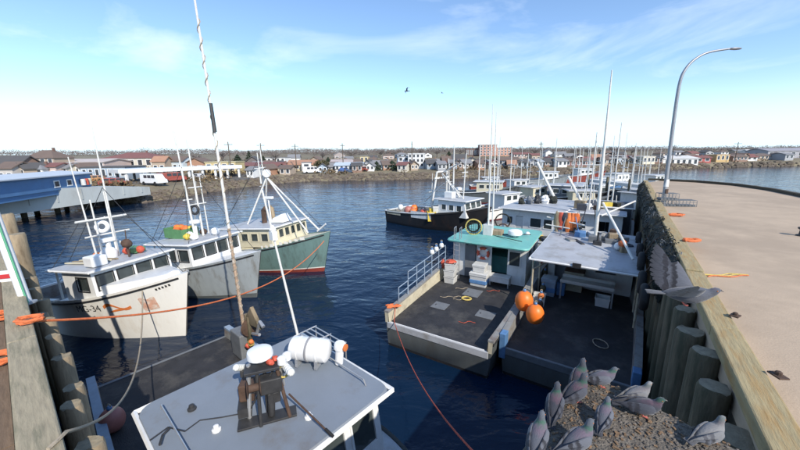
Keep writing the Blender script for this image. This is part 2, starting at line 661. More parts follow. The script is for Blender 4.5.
def pile_mesh(top_mat, body, r, z0, z1, seed):
    rnd = random.Random(seed)
    mb = MB()
    secs = []
    wob = [1 + .035 * math.sin(3 * a_ + seed) + rnd.uniform(-.012, .012) for a_ in [2 * math.pi * q_ / 16 for q_ in range(16)]]
    for z in (z0, z0 + 1.8, z0 + 3.4, z1 - .5, z1 - .05, z1):
        q = []
        for k in range(16):
            a = 2 * math.pi * k / 16
            rr = r * wob[k] * (1 if z < z1 - .01 else .9)
            q.append((rr * math.cos(a), rr * math.sin(a), z + (rnd.uniform(-.02, .02) if z > z1 - .1 else 0)))
        secs.append(q)
    return mb.loft(secs)


def pile(parent, p, r, z1, body, seed):
    o = pile_mesh(None, body, r, -2.0, z1, seed).build('pile', body, parent, smooth=True)
    o.location = (p.x, p.y, 0)
    rnd = random.Random(seed + 99)
    o.rotation_euler = (rnd.uniform(-.015, .015), rnd.uniform(-.015, .015), 0)
    me = o.data
    me.materials.append(MATS['end_grain'])
    for f in me.polygons:
        if f.normal.z > .8 and f.center.z > z1 - .2:
            f.material_index = 1
    return o


tt = -4.0
i = 0
while tt < T_END:
    pile(pier, kr(tt, -.14), .205 + .02 * ((i * 7) % 3 - 1), 4.26 + .05 * ((i * 5) % 4 - 1.5), 'wood_pile', i)
    tt += .92 + .06 * ((i * 11) % 3 - 1)
    i += 1
for z in (1.2, 3.0):
    MB().obox(kr(-8, .11, z), DR * (T_END + 7), NR * .15, (0, 0, .3)).build('wale', 'timber_dark', pier)

# left wharf
TL_END = (at(26, 232, Z_K) - KL0).length
wl = [flat2(kl(-9, .04)), flat2(kl(TL_END, .04)), flat2(kl(TL_END, 9)), flat2(kl(-9, 9))]
wharf = structure(MB().prism(wl, Z_D - .4, Z_D - .08).build('wharf_floor', 'timber_dark'))
MB().prism([flat2(kl(-9, .3)), flat2(kl(TL_END - .2, .3)), flat2(kl(TL_END - .2, 8.8)), flat2(kl(-9, 8.8))], -2, Z_D - .403).build('wharf_wall', 'timber_dark', wharf)
pw = .24
n = int(4.6 / pw)
for i in range(n):                                  # deck planks run along the wharf
    tt = -3.0
    off = .36 + i * pw
    j = 0
    while tt < TL_END - .3:
        ln = min(3.6 - .9 * ((i * 13 + j * 5) % 3) * .5, TL_END - tt)
        beam('plank', 'planks', wharf, kl(tt, off, Z_D - .077 + .006 * ((i * 7 + j * 3) % 3)), DL, NL, ln - .02, pw - .022, .075)
        tt += ln
        j += 1
tt, k = -4.0, 0
while tt < TL_END - .2:
    ln = min(3.4 + .4 * (k % 3), TL_END - tt)
    beam('kerb_timber', 'timber_kerb', wharf, kl(tt, 0, Z_D + .02), DL, NL, ln - .03, .33, Z_K - Z_D - .02 + .012 * (k % 2), .025)
    tt += ln
    k += 1
tt, i = -1.6, 0
while tt < TL_END + .2:
    pile(wharf, kl(tt, -.15 - .03 * (i % 2)), (.12 + .012 * ((i * 7) % 3)), 4.12 + .07 * ((i * 5) % 4 - 1.5), 'wood_pile_pale', 200 + i)
    tt += .95 + .12 * ((i * 11) % 3 - 1)
    i += 1
# tall end posts of the left wharf with a cap block
for j, (px, py, zz) in enumerate(((22, 262, 5.35), (29, 238, 5.5))):
    p = at(px, py, 4.5)
    pile(wharf, kl((p - KL0).dot(DL), -.02), .21, zz, 'wood_pile_pale', 300 + j)


# ------------------------------------------------------------------ boats
class Hull:
    def __init__(s, Lh, B, z_aft, z_bow, deck, rake=.9, fl=.62):
        s.L, s.B, s.za, s.zb, s.deck, s.rake, s.fl = Lh, B, z_aft, z_bow, deck, rake, fl

    def zs(s, t):
        return s.za + (s.zb - s.za) * max(0, t) ** 2.1

    def x(s, t, z):
        le = s.L - s.rake * (1 - min(1, max(-.3, z / s.zb)))
        return -s.L / 2 + t * le

    def half(s, t, z):
        def sh(t0, p):
            if t <= t0:
                return .93 + .07 * math.sin(math.pi / 2 * t / t0)
            return max(0.012, 1 - ((t - t0) / (1 - t0)) ** p)
        hb = s.B / 2 * (sh(.6, 3.4) if s.fl > .9 else sh(.5, 2.5))
        hw = s.B / 2 * .93 * sh(.38, 1.75)
        k = max(0, min(1, z / s.zs(t)))
        v = hw + (hb - hw) * k ** .85
        return v if z >= 0 else v * (1 + z * .35)

    def side(s, x, z, sgn):
        le = s.L - s.rake * (1 - min(1, max(-.3, z / s.zb)))
        t = (x + s.L / 2) / le
        return Vector((x, sgn * s.half(min(1, max(0, t)), z), z))

    def shell(s, fr0, fr1, out=0.0, n=30, nl=6, t0=0.0, t1=1.0, sides=(-1, 1)):
        """hull skin between two height fractions of the sheer (or absolute z when given as ('z', v))"""
        mb = MB()
        for sg in sides:
            secs = []
            for i in range(n + 1):
                t = t0 + (t1 - t0) * i / n
                za = fr0[1] if isinstance(fr0, tuple) else fr0 * s.zs(t)
                zb = fr1[1] if isinstance(fr1, tuple) else fr1 * s.zs(t)
                q = []
                for k in range(nl + 1):
                    z = za + (zb - za) * k / nl
                    q.append((s.x(t, z), sg * (s.half(t, z) + out), z))
                secs.append(q)
            mb.loft(secs, cap=False, closed=False)
        return mb


def ring_window(P, e, up, nrm, w, h, parent, fm, gm, fr=.06, proud=.03, name='window'):
    """frame standing proud of a wall with a pane set in it. P = lower left corner"""
    P, e, up, nrm = Vector(P), Vector(e), Vector(up), Vector(nrm)
    mb = MB()
    mb.obox(P - e * fr - up * fr, e * (w + 2 * fr), up * fr, nrm * proud)
    mb.obox(P - e * fr + up * h, e * (w + 2 * fr), up * fr, nrm * proud)
    mb.obox(P - e * fr, e * fr, up * h, nrm * proud)
    mb.obox(P + e * w, e * fr, up * h, nrm * proud)
    o = mb.build(name, fm, parent)
    MB().obox(P - nrm * .035, e * w, up * h, nrm * .02).build('pane', gm, o)
    return o


def holed_wall(mb, P, e, up, nrm, w, h, th, holes):
    """wall made of blocks around rectangular openings; nrm points outwards, th is the thickness"""
    us = sorted(set([0, w] + [k for q in holes for k in (q[0], q[1])]))
    vs = sorted(set([0, h] + [k for q in holes for k in (q[2], q[3])]))
    for a, b in zip(us, us[1:]):
        for c, d in zip(vs, vs[1:]):
            m, n_ = (a + b) / 2, (c + d) / 2
            if any(q[0] < m < q[1] and q[2] < n_ < q[3] for q in holes):
                continue
            mb.obox(Vector(P) + e * a + up * c - nrm * th, e * (b - a), up * (d - c), nrm * th)


def roof_slab(x0, x1, y0, y1, zf, th, rc=.25, crown=.06):
    """rounded, slightly cambered slab; zf(x) gives the underside height"""
    pts = []
    for cx, cy, a0 in ((x1 - rc, y1 - rc, 0), (x0 + rc, y1 - rc, 90), (x0 + rc, y0 + rc, 180), (x1 - rc, y0 + rc, 270)):
        for k in range(5):
            a = R(a0 + 22.5 * k)
            pts.append((cx + rc * math.cos(a), cy + rc * math.sin(a)))
    mb = MB()
    ym, hw = (y0 + y1) / 2, (y1 - y0) / 2
    lv = []
    for dz, ins in ((0, .03), (th * .5, 0), (th, .03)):
        q = []
        for x, y in pts:
            xx = x + (ins if x < (x0 + x1) / 2 else -ins)
            yy = y + (ins if y < ym else -ins)
            q.append((xx, yy, zf(xx) + dz + crown * (1 - ((yy - ym) / hw) ** 2) * (1 if dz else .3)))
        lv.append(q)
    mb.loft(lv, cap=False)
    n = len(pts)
    for q, sgn in ((lv[0], -1), (lv[2], 1)):
        c = (sum(p[0] for p in q) / n, ym, zf((x0 + x1) / 2) + (th if sgn > 0 else 0) + crown * (1 if sgn > 0 else .3))
        mb.add(list(q) + [c], [[i, (i + 1) % n, n] for i in range(n)])
    return mb


def boat_base(root, h, hull_m, deck_m, in_m, cap_m, boot_m=None, boot2=None, t_f=.62, open_stern=False, rail=True, end_blue=None, fore_m=None):
    """hull, bottom, deck, foredeck, bulwarks"""
    hu = h.shell(('z', -.7), 1.0, n=34, nl=9)
    # transom
    zt = h.deck if open_stern else h.zs(0)
    q = []
    lv = [-.7, 0, zt * .5, zt]
    vs = [(h.x(0, z), -h.half(0, z), z) for z in lv] + [(h.x(0, z), h.half(0, z), z) for z in lv[::-1]]
    hu.add(vs, [list(range(len(vs)))])
    hull = hu.build('hull', hull_m, root, smooth=True)
    if boot_m:
        b = h.shell(('z', -.3), ('z', .10), out=.006, n=34, nl=3)
        z = .10
        b.add([(h.x(0, -.3) - .006, -h.half(0, -.3), -.3), (h.x(0, -.3) - .006, h.half(0, -.3), -.3), (h.x(0, z) - .006, h.half(0, z), z), (h.x(0, z) - .006, -h.half(0, z), z)], [[0, 1, 2, 3]])
        b.build('bottom_paint', boot_m, root, smooth=True)
    if boot2:
        h.shell(('z', .102), ('z', .17), out=.007, n=34, nl=1).build('waterline_stripe', boot2, root, smooth=True)
    # deck
    n = 16
    mb = MB()
    ts = [t_f * i / n for i in range(n + 1)]
    l = [(h.x(t, h.deck), -h.half(t, h.deck) + .05, h.deck) for t in ts]
    r = [(h.x(t, h.deck), h.half(t, h.deck) - .05, h.deck) for t in ts]
    for i in range(n):
        mb.add([l[i], l[i + 1], r[i + 1], r[i]], [[0, 1, 2, 3]])
    mb.build('deck', deck_m, root)
    # foredeck
    mb = MB()
    ts = [t_f + (1 - t_f) * i / n for i in range(n + 1)]
    secs = []
    for t in ts:
        z = h.zs(t) - .06
        y = max(.005, h.half(t, h.zs(t)) - .06)
        secs.append([(h.x(t, z), -y, z), (h.x(t, z), -y * .5, z + .05), (h.x(t, z), 0, z + .07), (h.x(t, z), y * .5, z + .05), (h.x(t, z), y, z)])
    mb.loft(secs, cap=False, closed=False)
    mb.add([(h.x(t_f, h.deck), -h.half(t_f, h.deck) + .05, h.deck)] + secs[0] + [(h.x(t_f, h.deck), h.half(t_f, h.deck) - .05, h.deck)], [list(range(7))])
    mb.build('foredeck', fore_m or cap_m, root, smooth=True)
    # bulwark lining and cap, one per side
    w = .15
    for sg in (-1, 1):
        mb, cp = MB(), MB()
        si, sc_ = [], []
        for i in range(19):
            t = t_f * i / 18
            zt_ = h.zs(t)
            y = h.half(t, zt_)
            si.append([(h.x(t, zt_), sg * (y - w), zt_ - .004), (h.x(t, zt_), sg * (min(y, h.half(t, h.deck)) - w), h.deck + .002)])
            sc_.append([(h.x(t, zt_), sg * (y + .03), zt_ - .05), (h.x(t, zt_), sg * (y + .03), zt_ + .03), (h.x(t, zt_), sg * (y - w - .015), zt_ + .03), (h.x(t, zt_), sg * (y - w - .015), zt_ - .05)])
        mb.loft(si, cap=False, closed=False)
        y, zt_ = h.half(0, h.zs(0)), h.zs(0)
        mb.add([(h.x(0, 0) - 0.004, sg * y, zt_ - .05), (h.x(0, 0) - .004, sg * (y - w), zt_ - .05), (h.x(0, 0) - .004, sg * (y - w), h.deck), (h.x(0, 0) - .004, sg * y * .99, h.deck)], [[0, 1, 2, 3]])
        mb.build('bulwark', in_m, root, smooth=True)
        cp.loft(sc_)
        cp.build('cap_rail', cap_m, root, smooth=True)
        if end_blue:
            MB().obox((h.x(0, 0) - .05, sg * (y - w / 2) - w / 2 - .03, h.deck - .38), (.34, 0, 0), (0, w + .06, 0), (0, 0, zt_ - h.deck + .43)).build('stern_cap', end_blue, root, bevel=.02)
    if not open_stern:
        MB().obox((h.x(0, 0) - .03, -h.half(0, h.zs(0)) + .05, h.zs(0) - .05), (.16, 0, 0), (0, 2 * h.half(0, h.zs(0)) - .1, 0), (0, 0, .09)).build('stern_rail', cap_m, root)
        MB().obox((h.x(0, 0) + .06, -h.half(0, h.deck) + .06, h.deck + .001), (.06, 0, 0), (0, 2 * h.half(0, h.deck) - .12, 0), (0, 0, h.zs(0) - h.deck - .05)).build('stern_lining', in_m, root)
    if rail:
        mb = MB()
        for sg in (-1, 1):
            mb.tube([(h.x(t, h.zs(t) - .14), sg * (h.half(t, h.zs(t) - .14) + .015), h.zs(t) - .14) for t in [i / 40 for i in range(40)]], .038, 6)
        mb.build('rub_rail', 'rubber', root, smooth=True)
    return hull


def boat_house(root, x0, x1, hw, z0, hgt, sl, wall_m, roof_m, frame_m, side_wins, front_n, front_h, win_z, win_h, aft_holes=(), ov=(.35, .35, .18), rake=.18, trim_m=None, lift=0.0):
    """wheelhouse; sl = rise of the roof line per metre towards the bow"""
    th = .06
    z_floor, h_full = z0, hgt
    z0, hgt, win_z = z0 + lift, hgt - lift, win_z - lift      # side and front walls start at the rail, the aft wall at the deck
    X, Z = Vector((1, 0, sl)), Vector((0, 0, 1))
    wl = x1 - x0
    walls = MB()
    for sg in (-1, 1):
        holes = [(a, b, win_z, win_z + win_h) for a, b in side_wins]
        holed_wall(walls, (x0, sg * hw, z0), X, Z, Vector((0, sg, 0)), wl, hgt, th, holes)
    # front wall, raked
    zf = z0 + sl * wl
    up = Vector((-rake, 0, 1))
    inner_w = 2 * (hw - th)
    fw = inner_w / front_n
    fholes = [(i * fw + .09, (i + 1) * fw - .09, hgt - front_h - .16, hgt - .16) for i in range(front_n)]
    nf = Vector((1, 0, rake)).normalized()
    holed_wall(walls, (x1 + rake * hgt, -(hw - th), zf), Vector((0, 1, 0)), up, nf, inner_w, hgt, th, fholes)
    # cheeks closing the raked front
    for sg in (-1, 1):
        y0_, y1_ = sg * hw, sg * (hw - th)
        walls.add([(x1, y0_, zf), (x1 + rake * hgt, y0_, zf), (x1, y0_, zf + hgt), (x1, y1_, zf), (x1 + rake * hgt, y1_, zf), (x1, y1_, zf + hgt)],
                  [[0, 1, 2], [3, 5, 4], [0, 3, 4, 1], [1, 4, 5, 2], [2, 5, 3, 0]])
    ah = [q for q in aft_holes]
    holed_wall(walls, (x0 - .001, hw - th, z_floor), Vector((0, -1, 0)), Z, Vector((-1, 0, 0)), inner_w, h_full, th, ah)
    if lift:
        for sg in (-1, 1):
            walls.obox((x0, sg * hw - (th if sg > 0 else 0), z_floor), (wl * .4, 0, 0), (0, th, 0), (0, 0, lift - .001))
    wo_ = walls.build('wheelhouse', wall_m, root)
    for sg in (-1, 1):
        for a, b in side_wins:
            P = Vector((x0, sg * hw, z0)) + X * a + Z * win_z
            ring_window(P, X, Z, Vector((0, sg, 0)), b - a, win_h, root, frame_m, 'glass_dark', .045, .022)
    for u0, u1, v0, v1 in fholes:
        P = Vector((x1 + rake * hgt, -(hw - th), zf)) + Vector((0, u0, 0)) + up * v0
        ring_window(P, Vector((0, 1, 0)), up, nf, u1 - u0, v1 - v0, root, frame_m, 'glass_dark', .04, .022)
    zfun = lambda x: z0 + hgt + sl * (x - x0) + .003
    roof = roof_slab(x0 - ov[0], x1 + ov[1], -hw - ov[2], hw + ov[2], zfun, .11).build('roof', roof_m, root, smooth=True)
    if trim_m:
        pts = [(x0 - ov[0], -hw - ov[2]), (x1 + ov[1], -hw - ov[2]), (x1 + ov[1], hw + ov[2]), (x0 - ov[0], hw + ov[2])]
        mb = MB()
        for a, b in zip(pts, pts[1:] + pts[:1]):
            mb.tube([(a[0], a[1], zfun(a[0]) + .055), (b[0], b[1], zfun(b[0]) + .055)], .045, 6)
        mb.build('roof_edge', trim_m, roof)
    return zfun


def radar(root, c, r=.3, name='radar_dome'):
    MB().lathe([(r * .9, 0), (r, .1 * r), (r, .4 * r), (r * .93, .6 * r), (r * .6, .75 * r), (.02, .8 * r)], c, 18).build(name, 'gel_white', root, smooth=True)


def drum_buoy(root_label, loc, r, m, group, cat='buoy', stretch=1.15):
    """inflated polyform buoy with a rope eye"""
    t_ = thing('balloon_buoy', root_label, cat, loc, 0, group)
    pr = []
    for i in range(12):
        th_ = math.pi * i / 11
        z = -math.cos(th_) * r * stretch
        pr.append((max(.012, r * math.sin(th_) ** .85), z))
    MB().lathe(pr, (0, 0, 0), 16).build('float', m, t_, smooth=True)
    MB().lathe([(.05, r * stretch - .02), (.06, r * stretch + .05), (.03, r * stretch + .09)], (0, 0, 0), 8).build('neck', 'crate_blue', t_, smooth=True)
    MB().ring((0, 0, r * stretch + .1), .045, .014, 10, 5, Matrix.Rotation(R(90), 3, 'X')).build('eye', 'rope_tan', t_, smooth=True)
    return t_


def put_boat(name, label, stern, az, h, pitch=0, cat='fishing boat', group=None):
    d = az_dir(az)
    c = Vector(stern) + d * h.L / 2
    return thing(name, label, cat, (c.x, c.y, 0), R(90 - az), group, ry=-R(pitch))


def on(root, p):
    """boat-local point to world"""
    return (Matrix.Translation(root.location) @ root.rotation_euler.to_matrix().to_4x4()) @ Vector(p)


def hull_text(root, h, txt, x0, z0, size, sgn, m, slope=0.0, name='registration_number', flip=False):
    cu = bpy.data.curves.new(name, 'FONT')
    cu.body = txt
    cu.size = size
    cu.extrude = 0
    ob = bpy.data.objects.new(name, cu)
    COL.objects.link(ob)
    dg = bpy.context.evaluated_depsgraph_get()
    me = bpy.data.meshes.new_from_object(ob.evaluated_get(dg))
    bpy.data.objects.remove(ob)
    bm = bmesh.new()
    bm.from_mesh(me)
    bmesh.ops.subdivide_edges(bm, edges=[e for e in bm.edges if e.calc_length() > .15], cuts=2)
    for v in bm.verts:
        x = x0 + v.co.x
        z = z0 + v.co.y + slope * v.co.x
        p = h.side(x, z, sgn)
        v.co = Vector((p.x, p.y + sgn * .012, p.z))
    bm.to_mesh(me)
    bm.free()
    me.materials.clear()
    me.materials.append(MATS[m])
    o = bpy.data.objects.new(name, me)
    COL.objects.link(o)
    o.parent = root
    return o


def lo(root, w):
    return (Matrix.Translation(root.location) @ root.rotation_euler.to_matrix().to_4x4()).inverted() @ Vector(w)


def wheel_rot(ax):
    return Vector((0, 0, 1)).rotation_difference(Vector(ax)).to_matrix()


# ---- foreground boat lying along the left wharf, bow towards the corner
hN = Hull(11.2, 4.25, 1.2, 2.0, .85, .8, 1.0)
nb = put_boat('lobster_boat', 'foreground boat with flat grey roof carrying life raft, moored along the left wharf', (-7.85, 9.93, 0), 131.3, hN, cat='fishing boat')
boat_base(nb, hN, 'hull_slate', 'deck_black', 'bulwark_grey', 'steel_blue', 'boot_red', t_f=.70, open_stern=True, fore_m='roof_pale')
xN = -hN.L / 2
zfN = boat_house(nb, xN + 6.2, xN + 8.55, 1.42, .87, 2.22, .0, 'paint_white', 'roof_grey', 'paint_white', [(.25, .95), (1.2, 2.0)], 4, .62, 1.35, .6,
                 aft_holes=[(1.0, 1.8, .0, 1.9)], ov=(.5, .2, .24), rake=.16, trim_m='paint_white', lift=.75)
ZR = zfN(0) + .11 + .06
MB().add([(xN, -1.95, .862), (xN + .12, -1.95, .862), (xN + .12, 1.95, .862), (xN, 1.95, .862)], [[0, 1, 2, 3]]).build('stern_edge', 'hatch_grey', nb)
# diagonal white corner brackets in front of the windows
for sg in (-1, 1):
    MB().prism([(0, 0), (.38, 0), (.06, .5), (0, .5)], -.03, .03).build('corner_bracket', 'paint_white', nb).matrix_local = Matrix.Translation((xN + 8.95, sg * 1.36, 1.62)) @ Matrix.Rotation(R(90), 4, 'X')
# rusty gallows frame on the roof
b0 = lo(nb, at(268, 418, ZR))
gx, gy = b0.x, b0.y
MB().box((gx, gy, ZR - .0), (.9, .24, .04), R(62)).build('base_plate', 'dark_metal', nb, bevel=.01)
ca, sa = math.cos(R(62)), math.sin(R(62))


def g(u, v, z):
    return (gx + ca * u - sa * v, gy + sa * u + ca * v, ZR + z)


MB().tube([g(-.28, .1, 0), g(-.2, .06, 1.0)], .035, 8).build('gallows_leg', 'alloy', nb, smooth=True)
MB().tube([g(.34, -.1, 0), g(.2, .02, .95)], .03, 8).build('gallows_leg', 'rusty', nb, smooth=True)
MB().tube([g(.0, .15, 0), g(.02, .1, .95)], .03, 8).build('gallows_leg', 'dark_metal', nb, smooth=True)
MB().tube([g(-.1, -.14, 0), g(-.08, -.06, .9)], .03, 8).build('gallows_leg', 'dark_metal', nb, smooth=True)
MB().box(g(0, 0, .95), (.52, .28, .05), R(62)).box(g(-.1, .2, .78), (.5, .05, .12), R(62)).build('instrument_shelf', 'dark_metal', nb, bevel=.008)
MB().box(g(-.28, .34, .38), (.24, .26, .30), R(50)).build('junction_box', 'rusty', nb, bevel=.02)
MB().box(g(-.34, .22, .14), (.2, .3, .16), R(62)).tube([g(-.28, .34, .24), g(-.3, .26, .1)], .03, 6).build('bracket', 'dark_metal', nb)
radar(nb, g(-.02, .12, 1.06), .2)
MB().tube([g(-.02, .12, .96), g(-.02, .12, 1.1)], .06, 8).build('radar_stand', 'alloy', nb)
for (u, v, z) in ((-.34, .16, .98), (-.36, .12, .86), (.2, -.3, .98), (.3, -.2, .93), (.36, -.08, .88)):
    pass
MB().box(g(.1, .02, .62), (.34, .22, .26), R(62)).box(g(.12, .05, .36), (.2, .16, .2), R(70)).tube([g(.1, .02, .5), g(.06, .0, .03)], .06, 8).build('winch_motor', 'dark_metal', nb, bevel=.02)
MB().lathe([(.13, -.1), (.14, -.09), (.06, -.07), (.06, .07), (.14, .09), (.13, .1)], g(-.14, -.12, .7), 14, wheel_rot((.4, .9, 0))).build('rope_drum', 'rusty', nb, smooth=True)
MB().box(g(.28, .14, .8), (.16, .12, .2), R(40)).tube([g(.28, .14, .75), g(.3, .1, .45)], .02, 6).build('flood_lamp', 'alloy', nb, bevel=.015)
MB().tube([g(-.2, .06, .5), g(.25, .0, .55)], .022, 6).tube([g(-.25, .08, .2), g(.2, .0, .92)], .016, 6).build('cross_brace', 'dark_metal', nb)
for k, (u, v, z) in enumerate(((.3, -.05, 1.05), (.38, .12, 1.0))):
    MB().lathe([(.05, 0), (.07, .02), (.07, .12), (.03, .15)], g(u, v, z - .1), 12).build('horn', 'gel_white', nb, smooth=True)
fl = MB()
for k in range(6):
    fl.blob(g(.42 - .02 * k, -.28 + .13 * k * .6, .93 - .018 * k), (.062, .062, .062), 8, 6)
fl.build('float_string', 'white_float', nb, smooth=True)
fl = MB()
for k in range(5):
    fl.blob(g(-.38 + .02 * k, .12 + .1 * k * .6, .96 - .045 * k), (.055, .055, .055), 8, 6)
fl.build('float_string', 'white_float', nb, smooth=True)
MB().blob(g(.12, -.02, 1.02), (.09, .06, .045), 8, 5, .2).blob(g(.2, .06, 1.01), (.07, .06, .04), 8, 5, .2).build('hose_coil', 'life_red', nb, smooth=True)
MB().ring(g(.3, -.02, .8), .09, .018, 14, 6, wheel_rot((.5, -.6, .3))).build('rope_hank', 'rope_yellow', nb, smooth=True)
# boat hook lying on the roof
p0, p1 = lo(nb, at(289, 394, ZR + .3)), lo(nb, at(331, 436, ZR))
MB().tube([(p0.x, p0.y, ZR + .3), (p1.x, p1.y, ZR + .025)], .016, 8).build('boat_hook', 'rusty', nb)
e_ = (Vector((p1.x, p1.y, ZR + .03)) - Vector((p0.x, p0.y, ZR + .3))).normalized()
MB().tube([Vector((p1.x, p1.y, ZR + .03)) - e_ * .12, Vector((p1.x, p1.y, ZR + .03)) + e_ * .05], .026, 8).build('hook_grip', 'rubber', nb)
cb = MB()
q = [lo(nb, at(px, py, ZR)) for px, py in ((150, 441), (168, 428), (185, 432), (200, 421), (222, 418), (243, 414))]
cb.tube([(p.x, p.y, ZR + .012) for p in q], .012, 5)
q = [lo(nb, at(px, py, ZR)) for px, py in ((160, 446), (163, 436), (169, 430))]
cb.tube([(p.x, p.y, ZR + .02) for p in q], .02, 5)
cb.build('cable', 'dark_metal', nb)
hr = MB()
for yy in (-1.35, 1.35):
    hr.tube([(xN + 6.1, yy, ZR - .02), (xN + 6.15, yy, ZR + .09), (xN + 8.3, yy, ZR + .07), (xN + 8.35, yy, ZR - .04)], .014, 6)
hr.build('grab_rail', 'alloy', nb)
for (ux, uy) in ((7.3, -.9), (8.2, .2), (6.5, -1.0), (8.1, -1.1)):
    MB().lathe([(.07, 0), (.07, .03), (.045, .045), (.04, .09), (.02, .1)], (xN + ux, uy, ZR - .03), 10).build('deck_fitting', 'gel_white' if ux > 7 else 'dark_metal', nb, smooth=True)
# life raft canister: a thing of its own in its cradle
c0 = at(311, 362, ZR)
lr = thing('life_raft_canister', 'white drum life raft lying in cradle on the grey roof of the foreground boat', 'life raft', (c0.x, c0.y, ZR), R(-12))
lr.scale = (.84, .84, .84)
RX = wheel_rot((1, 0, 0))
MB().lathe([(.02, -.5), (.2, -.49), (.27, -.44), (.285, -.36), (.285, .36), (.27, .44), (.2, .49), (.02, .5)], (0, 0, .36), 22, RX).build('canister', 'gel_white', lr, smooth=True)
MB().lathe([(.30, -.025), (.305, 0), (.30, .025)], (0, 0, .36), 22, RX).build('seam_band', 'band_grey', lr, smooth=True)
for x in (-.25, .25):
    MB().lathe([(.291, -.02), (.293, 0), (.291, .02)], (x, 0, .36), 22, RX).build('strap', 'gel_white', lr, smooth=True)
    MB().box((x, 0, .04), (.07, .55, .07)).box((x, .24, .12), (.06, .05, .16)).box((x, -.24, .12), (.06, .05, .16)).build('cradle', 'alloy', lr)
c0 = at(339, 363, ZR)
eb = thing('vent_tube', 'short white tube with orange end standing beside the life raft', 'vent tube', (c0.x, c0.y, ZR), 0, ry=R(6))
MB().lathe([(.085, 0), (.085, .32), (.12, .34), (.125, .44), (.1, .47)], (0, 0, 0), 14).build('tube', 'gel_white', eb, smooth=True)
MB().lathe([(.075, 0), (.075, .03), (.03, .035)], (.105, -.05, .4), 12, wheel_rot((1, -.5, .1))).build('orange_end', 'crate_orange', eb, smooth=True)
# railing grid behind raft (port side of the roof)
mb = MB()
r0, r1 = lo(nb, at(262, 341, ZR)), lo(nb, at(300, 335, ZR))
xa, ya = xN + 5.95, 1.5
for k in range(4):
    mb.tube([(xa + .02, ya - .02 + .13 * k, ZR + .1), (xa + 1.15, ya - .02 + .13 * k, ZR + .1)], .016, 6)
for x in (0.02, .6, 1.15):
    mb.tube([(xa + x, ya - .04, ZR + .1), (xa + x, ya + .42, ZR + .1)], .018, 6)
    mb.tube([(xa + x, ya + .40, ZR + .1), (xa + x, ya + .38, .9)], .018, 6)
mb.build('side_rack', 'alloy', nb)
# hauling station at the port rail: block house, tan posts, tall rope-wrapped mast
ms = lo(nb, at(250, 338, 1.6))
mxx, myy = ms.x, 1.72
bx_ = MB().box((mxx - .35, myy - .02, 1.35), (.75, .42, .9))
bx_.build('hauler_housing', 'hatch_grey', nb, bevel=.04)
MB().lathe([(.28, -.05), (.3, -.04), (.17, 0), (.3, .04), (.28, .05)], (mxx + .12, myy + .1, 2.05), 18, wheel_rot((1, .2, 0))).build('hauler_disc', 'rusty', nb, smooth=True)
MB().tube([(mxx + .05, myy + .05, 1.1), (mxx + .05, myy + .05, 2.5)], .06, 8).tube([(mxx + .2, myy + .05, 1.1), (mxx + .2, myy + .05, 2.45)], .06, 8).build('tan_post', 'wood_pile_pale', nb, smooth=True)
MB().add([(mxx - .1, myy, 2.2), (mxx + .85, myy + .1, 2.2), (mxx + .4, myy + .05, 2.85), (mxx - .1, myy + .12, 2.2), (mxx + .85, myy + .22, 2.2), (mxx + .4, myy + .17, 2.85)],
         [[0, 1, 2], [3, 5, 4], [0, 3, 4, 1], [1, 4, 5, 2], [2, 5, 3, 0]]).build('hauler_plate', 'wood_pile_pale', nb, bevel=.02)
MB().tube([(mxx + .6, myy + .1, 2.0), (mxx + .9, myy + .1, 2.5), (mxx + 1.1, myy + .1, 2.4)], .055, 8).tube([(mxx + .5, myy, 2.0), (mxx + 1.0, myy, 2.15)], .045, 8).build('davit', 'alloy', nb, smooth=True)
for k, (m_, r_) in enumerate((('life_red', .09), ('rope_yellow', .11), ('crate_orange', .08), ('white_float', .1))):
    MB().blob((mxx + .3 + .14 * k, myy - .1 + .05 * (k % 2), 1.55 + .12 * (k % 3)), r_, 9, 6, .12).build('float', m_, nb, smooth=True)
top = lo(nb, deep(193, -12, on(nb, (mxx - .1, myy, 3)).y + .3))
mb = MB()
base = Vector((mxx - .12, myy + .02, .85))
pts = [base.lerp(top, k / 10) for k in range(11)]
MB().tube(pts[:5], [.055, .053, .05, .047, .043], 8).build('mast', 'mast_rope', nb, smooth=True)
MB().tube(pts[4:], [.042, .041, .039, .037, .034, .031, .028], 8).build('mast_upper', 'mast_white', nb, smooth=True)
wr = MB()
for k in range(150):
    f = k / 150
    p = base.lerp(top, .02 + .42 * f)
    a = k * .62
    wr.v.append(p)
hp = []
for k in range(260):
    f = .03 + .40 * k / 260
    p = base.lerp(top, f)
    a = k * .5
    hp.append(p + Vector((math.cos(a), math.sin(a), 0)) * (.056 - .015 * f))
MB().tube(hp, .014, 4).build('wrapped_rope', 'rope_tan', nb)
hp = []
for k in range(120):
    f = .5 + .44 * k / 120
    p = base.lerp(top, f)
    a = k * .55
    hp.append(p + Vector((math.cos(a), math.sin(a), 0)) * .05)
MB().tube(hp, .013, 4).build('halyard', 'rope_tan', nb)
p = base.lerp(top, .70)
MB().tube([p + Vector((.02, 0, .35)), p + Vector((.05, .0, -.45))], [.05, .06], 8).build('mast_sleeve', 'dark_metal', nb)
w0 = lo(nb, at(299, 338, ZR))
wt = lo(nb, deep(262, 190, on(nb, (w0.x, 1.6, 3)).y + .2))
MB().tube([(w0.x, 1.75, .9), Vector((w0.x, 1.75, .9)).lerp(wt, .5), wt], [.035, .03, .02], 8).build('whip_antenna', 'mast_white', nb, smooth=True)
p = Vector((w0.x, 1.75, .9)).lerp(wt, .82)
MB().box(p, (.16, .12, .2)).lathe([(.06, .1), (.08, .14), (.03, .24)], p, 8).build('antenna_lamp', 'gel_white', nb)
drum_buoy('faded pink fender buoy squeezed between foreground boat and left wharf rail', at(112, 420, 1.15), .27, 'pink_buoy', None)

